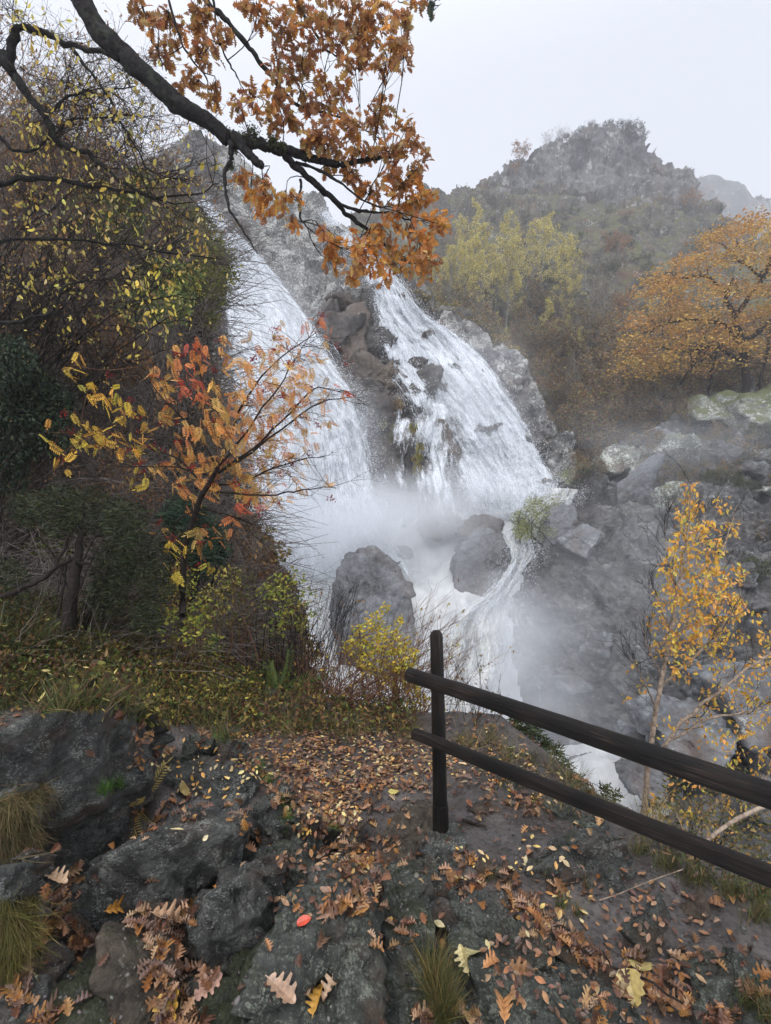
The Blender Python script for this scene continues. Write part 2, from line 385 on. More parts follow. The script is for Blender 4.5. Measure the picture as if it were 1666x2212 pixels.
M['face'] = rock_mat('gorge_rock', (.05, .05, .052), (.22, .215, .21), lich=(.36, .37, .35), lich_amt=.22, sc=.45, moss_amt=.16, bump=1.0, stretch=(1, 1, 1.6), bdist=.25, lich_sc=7, moss=(.07, .07, .035), rust=(.13, .105, .085))
M['crag'] = rock_mat('crag_rock', (.035, .033, .032), (.19, .18, .17), lich=(.36, .36, .34), lich_amt=.34, sc=.16, stretch=(1, 1, .45), moss_amt=.16, bdist=.9, moss=(.075, .075, .028), lich_sc=8)
M['slope'] = rock_mat('scrub_slope', (.035, .032, .025), (.12, .105, .08), lich=(.30, .30, .27), lich_amt=.34, sc=.2, moss_amt=.62, bdist=1.0, moss=(.085, .085, .028), rust=(.17, .085, .04), lich_sc=11)
M['far'] = rock_mat('far_hill', (.05, .05, .045), (.12, .12, .10), lich_amt=.1, sc=.05, moss_amt=.5, bdist=1, moss=(.06, .06, .03))
M['boulder'] = rock_mat('wet_boulder', (.07, .073, .078), (.23, .24, .25), lich_amt=.15, sc=.6, moss_amt=.0, bdist=.2, rough=.5)
M['pale_boulder'] = rock_mat('pale_boulder', (.08, .085, .075), (.24, .25, .21), lich=(.46, .47, .43), lich_amt=.60, sc=.5, moss_amt=.30, bdist=.2, lich_sc=18, moss=(.08, .09, .03))
M['dark_boulder'] = rock_mat('dark_boulder', (.035, .027, .021), (.125, .10, .08), lich_amt=.0, sc=.6, bdist=.2, rough=.45)
M['ledge'] = rock_mat('ledge_rock', (.045, .035, .025), (.17, .135, .095), lich=(.30, .29, .24), lich_amt=.2, sc=.6, moss_amt=.30, moss=(.10, .09, .03), bdist=.2, rough=.45)
M['near'] = rock_mat('near_rock', (.016, .016, .016), (.125, .125, .115), lich=(.26, .27, .24), lich_amt=.50, sc=3.4, moss_amt=.12, bump=1.0, bdist=.05, rough=.42, lich_sc=32, stretch=(1, 1, 1.5))
M['slab'] = rock_mat('near_slab', (.022, .024, .022), (.105, .112, .096), lich=(.20, .215, .17), lich_amt=.5, sc=3.4, moss_amt=.15, bump=1.0, bdist=.05, rough=.38, lich_sc=26)
M['brown_slab'] = rock_mat('brown_slab', (.03, .024, .018), (.12, .095, .07), lich=(.2, .19, .15), lich_amt=.2, sc=3.4, moss_amt=.05, bump=1.0, bdist=.045, rough=.45)
M['leaf'] = leaf_mat('leaf'); M['leaf_far'] = leaf_mat('leaf_far', trans=.25, spots=False)
M['oak_leaf'] = leaf_mat('oak_leaf', trans=.5)
M['litter'] = leaf_mat('leaf_litter', trans=.08, rough=.42, spec=.5)
M['grass'] = leaf_mat('grass_blades', trans=.25, rough=.6, spots=False)
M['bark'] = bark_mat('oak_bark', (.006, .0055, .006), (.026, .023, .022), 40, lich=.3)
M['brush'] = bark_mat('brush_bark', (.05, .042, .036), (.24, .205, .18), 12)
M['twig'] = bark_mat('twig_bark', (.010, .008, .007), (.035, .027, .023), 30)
M['birch_bark'] = bark_mat('birch_bark', (.10, .07, .05), (.38, .30, .23), 25)
M['far_bark'] = bark_mat('far_bark', (.07, .065, .06), (.26, .25, .23), 3)
M['stem'] = bark_mat('red_stems', (.07, .035, .02), (.19, .10, .06), 20)

# ------------------------------------------------------------------ the land
def lookup(xs, ys, D):
    x0, y0, s = xs[0], ys[0], xs[1] - xs[0]
    def f(x, y):
        u = np.clip((np.asarray(x, float) - x0) / s, 0, len(xs) - 1.001); v = np.clip((np.asarray(y, float) - y0) / s, 0, len(ys) - 1.001)
        i = u.astype(int); j = v.astype(int); a = u - i; b = v - j
        return D[j, i] * (1 - a) * (1 - b) + D[j, i + 1] * a * (1 - b) + D[j + 1, i] * (1 - a) * b + D[j + 1, i + 1] * a * b
    return f
def relief(name, poly, ctrl, step, disp, mat, attrs=None, ragged=4, seed=0, edge=0.0, label=None, extra=None):
    pl = np.array(poly, float)
    xs = np.arange(pl[:, 0].min() - 2 * step, pl[:, 0].max() + 2 * step, step); ys = np.arange(pl[:, 1].min() - 2 * step, pl[:, 1].max() + 2 * step, step)
    X, Y = np.meshgrid(xs, ys); D = rbf(ctrl)(X, Y)
    if extra is not None: D = D * extra(X, Y)
    P = at(X, Y, D).reshape(-1, 3)
    dd = disp(P).reshape(D.shape)
    G3 = P.reshape(D.shape + (3,)); tu = np.gradient(G3, axis=1); tv = np.gradient(G3, axis=0); nv_ = np.cross(tv, tu); nv_ /= np.linalg.norm(nv_, axis=2)[..., None] + 1e-9
    nv_[nv_[..., 1] > 0] *= -1
    vd = G3 - np.array([0, 0, EYE]); vd /= np.linalg.norm(vd, axis=2)[..., None]; nv_ = nv_ * .75 - vd * .25; nv_ /= np.linalg.norm(nv_, axis=2)[..., None]
    V3 = G3 - nv_ * dd[..., None]; D2 = V3[..., 1]
    jx = fbm(P / (D.mean() * .02), 3, seed + 50).reshape(D.shape) * ragged * 2; jy = fbm(P / (D.mean() * .02) + 31, 3, seed + 51).reshape(D.shape) * ragged * 2
    m = inpoly(X + jx, Y + jy, poly)
    V = V3.reshape(-1, 3)
    k = m[:-1, :-1] & m[1:, :-1] & m[:-1, 1:] & m[1:, 1:]
    idx = np.arange(X.size).reshape(X.shape)
    Q = np.stack([idx[:-1, :-1][k], idx[1:, :-1][k], idx[1:, 1:][k], idx[:-1, 1:][k]], -1)
    used = np.unique(Q); re = np.full(X.size, -1); re[used] = np.arange(len(used))
    at_ = {kk: fn(X.ravel()[used], Y.ravel()[used], P[used]) for kk, fn in (attrs or {}).items()}
    o = mesh_obj(name, V[used], re[Q], mat, attrs=at_, sm=True)
    tag(o, kind='structure')
    return o, lookup(xs, ys, D2), rbf(ctrl)
def surface_depth(o, fallback):              # depth at which the surface really stands along a line of sight
    from mathutils.bvhtree import BVHTree
    me = o.data; off = Vector(o.location); bv = BVHTree.FromPolygons([v.co + off for v in me.vertices], [tuple(p.vertices) for p in me.polygons])
    def f(x, y):
        X, Y = np.broadcast_arrays(np.asarray(x, float), np.asarray(y, float)); out = np.array(fallback(X, Y), float).reshape(X.shape).copy()
        flat = out.reshape(-1)
        for i, (a, b) in enumerate(zip(X.ravel(), Y.ravel())):
            h = bv.ray_cast(Vector((0, 0, EYE)), Vector(((a - CXP) / F, 1, -(b - CYP) / F)).normalized(), 900)
            if h[0] is not None: flat[i] = h[0].y
        return flat.reshape(X.shape)
    return f
def skew(P, a, s):                           # tilted bedding: rotate in the x-z plane then stretch
    c, d = math.cos(a), math.sin(a)
    return np.stack([(P[:, 0] * c + P[:, 2] * d) / s[0], P[:, 1] / s[1], (-P[:, 0] * d + P[:, 2] * c) / s[2]], -1)

# far ridge
relief('distant_hill', [(1380, 385), (1470, 365), (1520, 372), (1560, 386), (1600, 402), (1666, 408), (1800, 420), (1900, 430), (1900, 700), (1380, 700)],
       [(1400, 380, 330), (1666, 400, 340), (1900, 430, 350), (1400, 700, 230), (1900, 700, 250)], 3.5,
       lambda P: fbm(P / 25, 4, 3) * 22, M['far'], ragged=4)
def blurred(f, k=22):
    def g(x, y): return (f(x, y) * 2 + f(x + k, y) + f(x - k, y) + f(x, y + k) + f(x, y - k) + f(x + k * .7, y + k * .7) + f(x - k * .7, y - k * .7) + f(x + k * .7, y - k * .7) + f(x - k * .7, y + k * .7)) / 10
    return g
# hill with its rocky crag
hill_poly = [(700, 560), (760, 470), (860, 445), (930, 418), (990, 402), (1050, 392), (1085, 368), (1110, 345), (1150, 330), (1190, 308), (1225, 296), (1260, 284), (1310, 281), (1370, 281), (1395, 285),
             (1402, 302), (1425, 322), (1440, 342), (1478, 362), (1500, 380), (1517, 398), (1514, 415), (1500, 428), (1508, 440), (1555, 452), (1575, 480), (1640, 500), (1760, 520), (1960, 560), (1960, 1180), (700, 1180)]
hill_ctrl = [(720, 450, 120), (900, 440, 118), (1000, 405, 122), (1100, 360, 128), (1240, 290, 136), (1380, 285, 136), (1500, 380, 132), (1500, 440, 124), (1240, 430, 124), (1380, 430, 124), (1120, 430, 122),
             (1240, 460, 108), (1400, 460, 108), (1600, 500, 110), (1850, 520, 110), (1050, 520, 92), (1200, 560, 84), (1400, 600, 80), (1650, 620, 78), (900, 600, 72), (1000, 700, 58), (1200, 750, 56), (1400, 800, 54), (1650, 800, 52),
             (1850, 800, 52), (900, 800, 50), (1000, 900, 44), (1200, 900, 40), (1400, 900, 40), (1700, 950, 38), (900, 1150, 36), (1300, 1150, 32), (1800, 1150, 32)]
def hill_disp(P):
    Z = smooth(52, 60, P[:, 2])  # crag part is steeper, more broken
    cr = facet(skew(P, .9, (7, 9, 11)), 11) * 3.0 + facet(skew(P, -.4, (2.2, 3, 3.8)), 12) * 1.0 + fbm(P / np.array([5, 8, 9]), 6, 13, .6) * 3.2
    return fbm(P / 9, 6, 5, .55) * 3.4 + (0.12 + Z) * cr * smooth(60, 110, P[:, 1]) * .8 + facet(P / 2.5, 15) * .5 - .8 * np.abs(fbm(P / 4, 4, 16))
hill, hillD, _ = relief('hill', hill_poly, hill_ctrl, 2.4, hill_disp, M['slope'], ragged=3, seed=2)
# the crag takes its own bare-rock material by face
hill.data.materials.append(M['crag'])
_me = hill.data; _nf = len(_me.polygons); _c = np.zeros(_nf * 3, np.float32); _me.polygons.foreach_get('center', _c); _c = _c.reshape(-1, 3) + np.array(hill.location)
_px = _c[:, 0] / _c[:, 1] * F + CXP; _py = CYP - (_c[:, 2] - EYE) / _c[:, 1] * F
_lim = np.interp(_px, [1050, 1120, 1180, 1260, 1330, 1420, 1500, 1520], [390, 405, 400, 425, 440, 432, 440, 430]) + fbm(_c / 4, 4, 9) * 40
_me.polygons.foreach_set('material_index', ((_py < _lim) & (_px > 1060)).astype(np.int32))

hillD = surface_depth(hill, hillD)
# cliff behind both falls
cliff_poly = [(240, 420), (300, 360), (345, 330), (400, 297), (440, 292), (480, 303), (520, 330), (560, 380), (610, 425), (660, 440), (700, 452), (740, 480), (790, 530), (850, 585), (905, 618), (950, 660), (1000, 680),
              (1050, 705), (1085, 735), (1110, 765), (1140, 775), (1150, 830), (1170, 870), (1230, 960), (1260, 1100), (1280, 1300), (1000, 1420), (560, 1420), (420, 1200), (300, 900)]
cliff_ctrl = [(300, 400, 60), (400, 300, 62), (520, 340, 58), (440, 450, 50), (560, 430, 47), (640, 450, 48), (520, 560, 43), (480, 700, 38), (600, 600, 40), (690, 560, 40), (700, 650, 36.5), (740, 700, 34),
              (720, 480, 46), (800, 590, 39), (870, 620, 39), (760, 800, 31), (800, 900, 29), (830, 1000, 28), (860, 1100, 27), (560, 800, 34.5), (640, 900, 31.5), (700, 1050, 29), (700, 1200, 27.5), (560, 1200, 28),
              (900, 700, 37), (960, 800, 34), (950, 900, 31), (1050, 750, 37), (1100, 780, 36), (1130, 850, 34), (1040, 900, 32), (1100, 1000, 30), (1180, 1030, 30), (1000, 1100, 28), (1150, 1150, 28), (1240, 1000, 31),
              (1270, 1250, 25), (1000, 1400, 22), (560, 1400, 24), (360, 1000, 36)]
falls_px = []   # filled below; used for the wet mask
def water_mask(x, y):
    L1x = np.interp(y, [440, 520, 600, 700, 800, 900, 1000, 1200], [430, 460, 480, 490, 505, 520, 550, 590]); R1x = np.interp(y, [440, 520, 600, 700, 800, 900, 1000, 1200], [450, 525, 600, 670, 745, 805, 832, 875])
    L2x = np.interp(y, [590, 700, 800, 880, 960, 1100], [785, 795, 825, 850, 850, 880]); R2x = np.interp(y, [590, 700, 760, 850, 950, 1040, 1100], [850, 940, 1030, 1110, 1150, 1195, 1200])
    d1 = np.maximum(L1x - x, x - R1x); d2 = np.maximum(L2x - x, x - R2x)
    d2 = np.where(y < 560, 999, d2)
    return np.minimum(d1, d2)
def cliff_wet(x, y, P):
    d = water_mask(x, y)
    w = 1 - smooth(-5, 45, d + fbm(P / 2, 3, 77) * 60)
    rib = smooth(690, 720, x) * (1 - smooth(1120, 1160, x)) * smooth(640, 700, y)
    return np.clip(np.maximum(w, rib), 0, 1)
def cliff_moss(x, y, P):
    rib = smooth(700, 740, x) * (1 - smooth(940, 980, x)) * smooth(660, 720, y) * (1 - smooth(1080, 1140, y))
    top = smooth(930, 990, x) * (1 - smooth(740, 800, y))
    return .14 * rib + .25 * top * (1 - smooth(700, 790, y - (x - 1000) * .6)) - .05
def cliff_disp(P):
    a = facet(skew(P, -.75, (1.6, 3, 4.0)), 21) * 1.6 + facet(skew(P, -.75, (.6, 1, 1.3)), 22) * .28 + fbm(P / 3, 6, 23, .55) * 1.7
    lo = smooth(9, 14, P[:, 2])
    b = facet(P / np.array([1.8, 1.8, 2.4]), 24) * 1.7 + facet(P / .7, 26) * .4
    return a * (.6 + .4 * lo) + b * (1 - .7 * lo)
cliff, cliffD, cliffS = relief('cliff_terrain', cliff_poly, cliff_ctrl, 2.2, cliff_disp, M['cliff'], {'wet': cliff_wet, 'moss': cliff_moss}, ragged=4, seed=3)

# rock face of the gorge on the right
face_poly = [(1110, 1180), (1135, 1160), (1160, 1140), (1180, 1110), (1195, 1092), (1215, 1088), (1235, 1100), (1245, 1080), (1230, 1050), (1250, 1010), (1300, 985), (1340, 960), (1400, 930), (1480, 890), (1560, 850), (1640, 835), (1760, 820), (1960, 820),
             (1960, 2100), (880, 2100), (880, 1480), (1055, 1440), (1060, 1330), (1085, 1250)]
face_ctrl = [(890, 1500, 21), (890, 1800, 19), (1130, 1180, 24.5), (1210, 1095, 24), (1240, 1060, 27), (1300, 990, 30), (1400, 930, 33), (1560, 850, 38), (1760, 820, 40), (1960, 820, 40), (1200, 1200, 22.5), (1330, 1080, 26), (1450, 1030, 27), (1600, 950, 31), (1800, 950, 31),
             (1120, 1300, 21.5), (1230, 1320, 20), (1360, 1250, 21), (1500, 1200, 21), (1650, 1100, 24), (1850, 1100, 24), (1120, 1450, 20), (1250, 1450, 18.5), (1400, 1400, 18), (1550, 1400, 17), (1750, 1350, 17), (1960, 1300, 17),
             (1100, 1700, 18), (1250, 1600, 17.5), (1400, 1600, 16), (1600, 1600, 13), (1800, 1600, 12), (1400, 1900, 14), (1100, 2100, 15), (1700, 1900, 9.5), (1960, 2000, 9)]
def face_disp(P):
    return facet(skew(P, .8, (2.6, 3.0, 4.2)), 31) * 1.7 + facet(skew(P, .8, (.9, 1.0, 1.5)), 32) * .45 + facet(skew(P, -.5, (.35, .4, .6)), 35) * .2 + fbm(P / 3.2, 6, 33, .6) * 1.8 + np.abs(fbm(P / 2, 4, 36)) * 1.0
face, faceD, _ = relief('gorge_terrain', face_poly, face_ctrl, 2.8, face_disp, M['face'],
    {'wet': lambda x, y, P: .75 * (1 - smooth(20, 190, x - np.interp(y, [1100, 1300, 1500], [1190, 1080, 1060]) + fbm(P / 1.5, 3, 8) * 60)),
     'moss': lambda x, y, P: .16 * smooth(1350, 1600, x) * (1 - smooth(1000, 1150, y)) - .04}, ragged=3, seed=4)

faceD = surface_depth(face, faceD)
# bank on the left, under the thicket
bank_poly = [(-500, 120), (-100, 220), (60, 265), (160, 300), (260, 330), (340, 345), (400, 400), (450, 465), (490, 520), (505, 560), (490, 620), (468, 700), (470, 790), (490, 880), (520, 1000), (560, 1110), (600, 1220), (640, 1320), (700, 1440), (760, 1560), (800, 1680), (-500, 1680)]
bank_ctrl = [(-500, 120, 14), (0, 270, 15), (340, 350, 20), (480, 560, 17), (460, 750, 14.5), (500, 950, 12), (580, 1200, 9.5), (680, 1420, 7.5), (780, 1600, 6.2), (200, 600, 13), (200, 900, 10), (250, 1200, 7), (300, 1450, 5), (500, 1550, 5), (0, 1450, 4.5), (-300, 1400, 4.5), (-400, 800, 9), (0, 1200, 6.4), (400, 1680, 4.6), (-400, 1680, 4.0)]
m_, n_, l_, b_ = mat_new('forest_soil')
tc_ = nd(n_, 'ShaderNodeTexCoord'); q1 = nd(n_, 'ShaderNodeTexNoise', Scale=7.0, Detail=9.0, Roughness=.8); l_.new(tc_.outputs['Object'], q1.inputs[0])
qr = ramp(n_, [(.35, (.012, .010, .008)), (.55, (.045, .03, .02)), (.72, (.09, .055, .03))]); l_.new(q1.outputs[0], qr.inputs[0]); l_.new(qr.outputs[0], b_.inputs[0]); b_.inputs['Roughness'].default_value = .9
qb = nd(n_, 'ShaderNodeBump', Strength=1.0, Distance=.15); l_.new(q1.outputs[0], qb.inputs['Height']); l_.new(qb.outputs[0], b_.inputs['Normal'])
M['soil'] = m_
bank, bankD, _ = relief('bank_terrain', bank_poly, bank_ctrl, 4, lambda P: fbm(P / 2.4, 6, 41, .55) * 1.7, M['soil'], ragged=12, seed=5)

# path and the ground around the viewer
def G(x, y):
    x = np.asarray(x, float); y = np.asarray(y, float)
    P = np.stack([x.ravel(), y.ravel(), np.zeros(x.size)], -1)
    z = (fbm(P / .9, 4, 60) * .10 + fbm(P / .16, 3, 61) * .022).reshape(x.shape)
    z = z + .10 * np.clip(-.75 - x, 0, 6) + .30 * np.clip(-1.2 - x, 0, 3) * smooth(3.0, 4.4, y) + .05 * smooth(1.9, 1.2, y) * smooth(.5, -.6, x)
    z = z - .30 * smooth(-2.6, -2.2, x) * smooth(.05, -.25, x) * smooth(3.0, 2.6, y)
    edge = np.interp(y, [0, 1.5, 2.3, 2.95, 4.1, 6], [2.3, 2.1, 1.75, 1.28, .95, .7])
    t = np.clip(x - edge, 0, 30)
    z = z - .46 * np.clip(t, 0, 2.2) - 1.1 * np.clip(t - 2.2, 0, 20) - .25 * smooth(0, .5, t)
    bk = np.clip(y - np.interp(x, [-3, -1.2, .5, 1.2], [6.0, 4.9, 4.3, 4.2]), 0, 20)
    z = z - .75 * bk
    return z
gx, gy = np.meshgrid(np.arange(-6, 12, .035), np.arange(.2, 9.5, .035))
ok = (gx / np.maximum(gy, .3) < 2.2)
gz = G(gx, gy)
m_, n_, l_, b_ = mat_new('wet_path')
tc_ = nd(n_, 'ShaderNodeTexCoord'); q1 = nd(n_, 'ShaderNodeTexNoise', Scale=3.0, Detail=9.0, Roughness=.7); l_.new(tc_.outputs['Object'], q1.inputs[0])
q2 = nd(n_, 'ShaderNodeTexVoronoi', Scale=55.0); l_.new(tc_.outputs['Object'], q2.inputs[0])
qr = ramp(n_, [(.35, (.018, .014, .012)), (.5, (.042, .034, .030)), (.68, (.085, .073, .066))]); l_.new(q1.outputs[0], qr.inputs[0])
q3 = ramp(n_, [(.0, .45), (.6, 1.35)]); l_.new(q2.outputs['Color'], q3.inputs[0])
qm = nd(n_, 'ShaderNodeMix', data_type='RGBA', blend_type='MULTIPLY', Factor=.9); l_.new(qr.outputs[0], qm.inputs['A']); l_.new(q3.outputs[0], qm.inputs['B']); l_.new(qm.outputs['Result'], b_.inputs[0])
q4 = nd(n_, 'ShaderNodeTexNoise', Scale=1.7, Detail=3.0); l_.new(tc_.outputs['Object'], q4.inputs[0]); q5 = ramp(n_, [(.4, .28), (.6, .6)]); l_.new(q4.outputs[0], q5.inputs[0]); l_.new(q5.outputs[0], b_.inputs['Roughness'])
qa = nd(n_, 'ShaderNodeMath', operation='MULTIPLY_ADD'); qa.inputs[1].default_value = -.25; l_.new(q2.outputs['Distance'], qa.inputs[0]); l_.new(q1.outputs[0], qa.inputs[2])
qb = nd(n_, 'ShaderNodeBump', Strength=.7, Distance=.012); l_.new(qa.outputs[0], qb.inputs['Height']); l_.new(qb.outputs[0], b_.inputs['Normal'])
M['path'] = m_
idx = np.arange(gx.size).reshape(gx.shape); k = ok[:-1, :-1] & ok[1:, 1:]
Q = np.stack([idx[:-1, :-1][k], idx[:-1, 1:][k], idx[1:, 1:][k], idx[1:, :-1][k]], -1)
GV = np.stack([gx, gy, gz], -1).reshape(-1, 3); used = np.unique(Q); re_ = np.full(gx.size, -1); re_[used] = np.arange(len(used))
ground = mesh_obj('path_ground', GV[used], re_[Q], M['path'], sm=True); tag(ground, kind='structure')
NEAR = [(GV[used], re_[Q])]                  # surfaces that leaves may fall on

# ------------------------------------------------------------------ rocks: convex blocks with broken faces
_bm = bmesh.new(); bmesh.ops.create_icosphere(_bm, subdivisions=6, radius=1)
ICO6 = (np.array([v.co[:] for v in _bm.verts]), np.array([[v.index for v in f.verts] for f in _bm.faces])); _bm.free()
_bm = bmesh.new(); bmesh.ops.create_icosphere(_bm, subdivisions=5, radius=1)
ICO5 = (np.array([v.co[:] for v in _bm.verts]), np.array([[v.index for v in f.verts] for f in _bm.faces])); _bm.free()
def hull_rock(name, pts, mat, label, cat='rock', seed=0, rough=.03, chip=.05, fine=False, parent=None, group=None, near=False, wet=0.0, moss=0.0, rnd=18.0, kind=None):
    P = np.array(pts, float); c = (P.min(0) + P.max(0)) / 2; ext = (P.max(0) - P.min(0)) / 2
    bm = bmesh.new(); vs = [bm.verts.new(p) for p in (P - c) / ext]
    bmesh.ops.convex_hull(bm, input=vs); bm.normal_update()
    N, Dd = [], []
    for f in bm.faces:
        n = np.array(f.normal[:]); q = f.calc_center_median(); d = float(n @ np.array(q[:]))
        if d < 0: n, d = -n, -d
        if d > 1e-3: N.append(n); Dd.append(d)
    bm.free(); N = np.array(N); Dd = np.array(Dd)
    S, T = ICO6 if fine else ICO5
    q = np.maximum((S @ N.T) / Dd, 0)         # 1/r for each plane; a smooth maximum rounds the edges
    r = 1.0 / (((q ** rnd).sum(1)) ** (1.0 / rnd))
    V = S * r[:, None] * ext + c
    size = float(np.cbrt(ext.prod())) * 2
    nrm = S / ext; nrm /= np.linalg.norm(nrm, axis=1)[:, None]
    d = facet(V / (size * .38) + seed, seed * 3 + 101) * chip * 2.2 + facet(V / (size * .13) + seed, seed * 3 + 102) * chip * .7 + facet(V / (size * .05) + seed, seed * 3 + 103) * chip * .22 + fbm(V / (size * .3) + seed * 5, 5, seed + 200) * rough * 2 + fbm(V / (size * .05), 3, seed + 300) * rough * .4
    V = V + nrm * (d * size)[:, None]
    at_ = {}
    if wet: at_['wet'] = np.full(len(V), wet)
    if moss: at_['moss'] = np.full(len(V), moss)
    o = mesh_obj(name, V, T, mat, parent, at_, sm=True)
    if near: NEAR.append((V, T))
    if parent is None: tag(o, label, cat, group, kind)
    return o
def block(front, T=.4, drop=.1, sink=0):              # a front outline plus the same outline pushed away
    Fp = np.array(front, float); v = Fp - np.array([0, 0, EYE]); d = np.array([0, 1.0, 0])
    c = Fp.mean(0); Fp = c + (Fp - c) * 1.04
    out = np.vstack([Fp, c + (Fp - c) * .85 + np.array([0, T, -drop])])
    return np.vstack([out, out + np.array([0, .03, -sink])]) if sink else out
def G1(p): return [gh(*q) for q in p]
def A1(p): return [at(*q) for q in p]

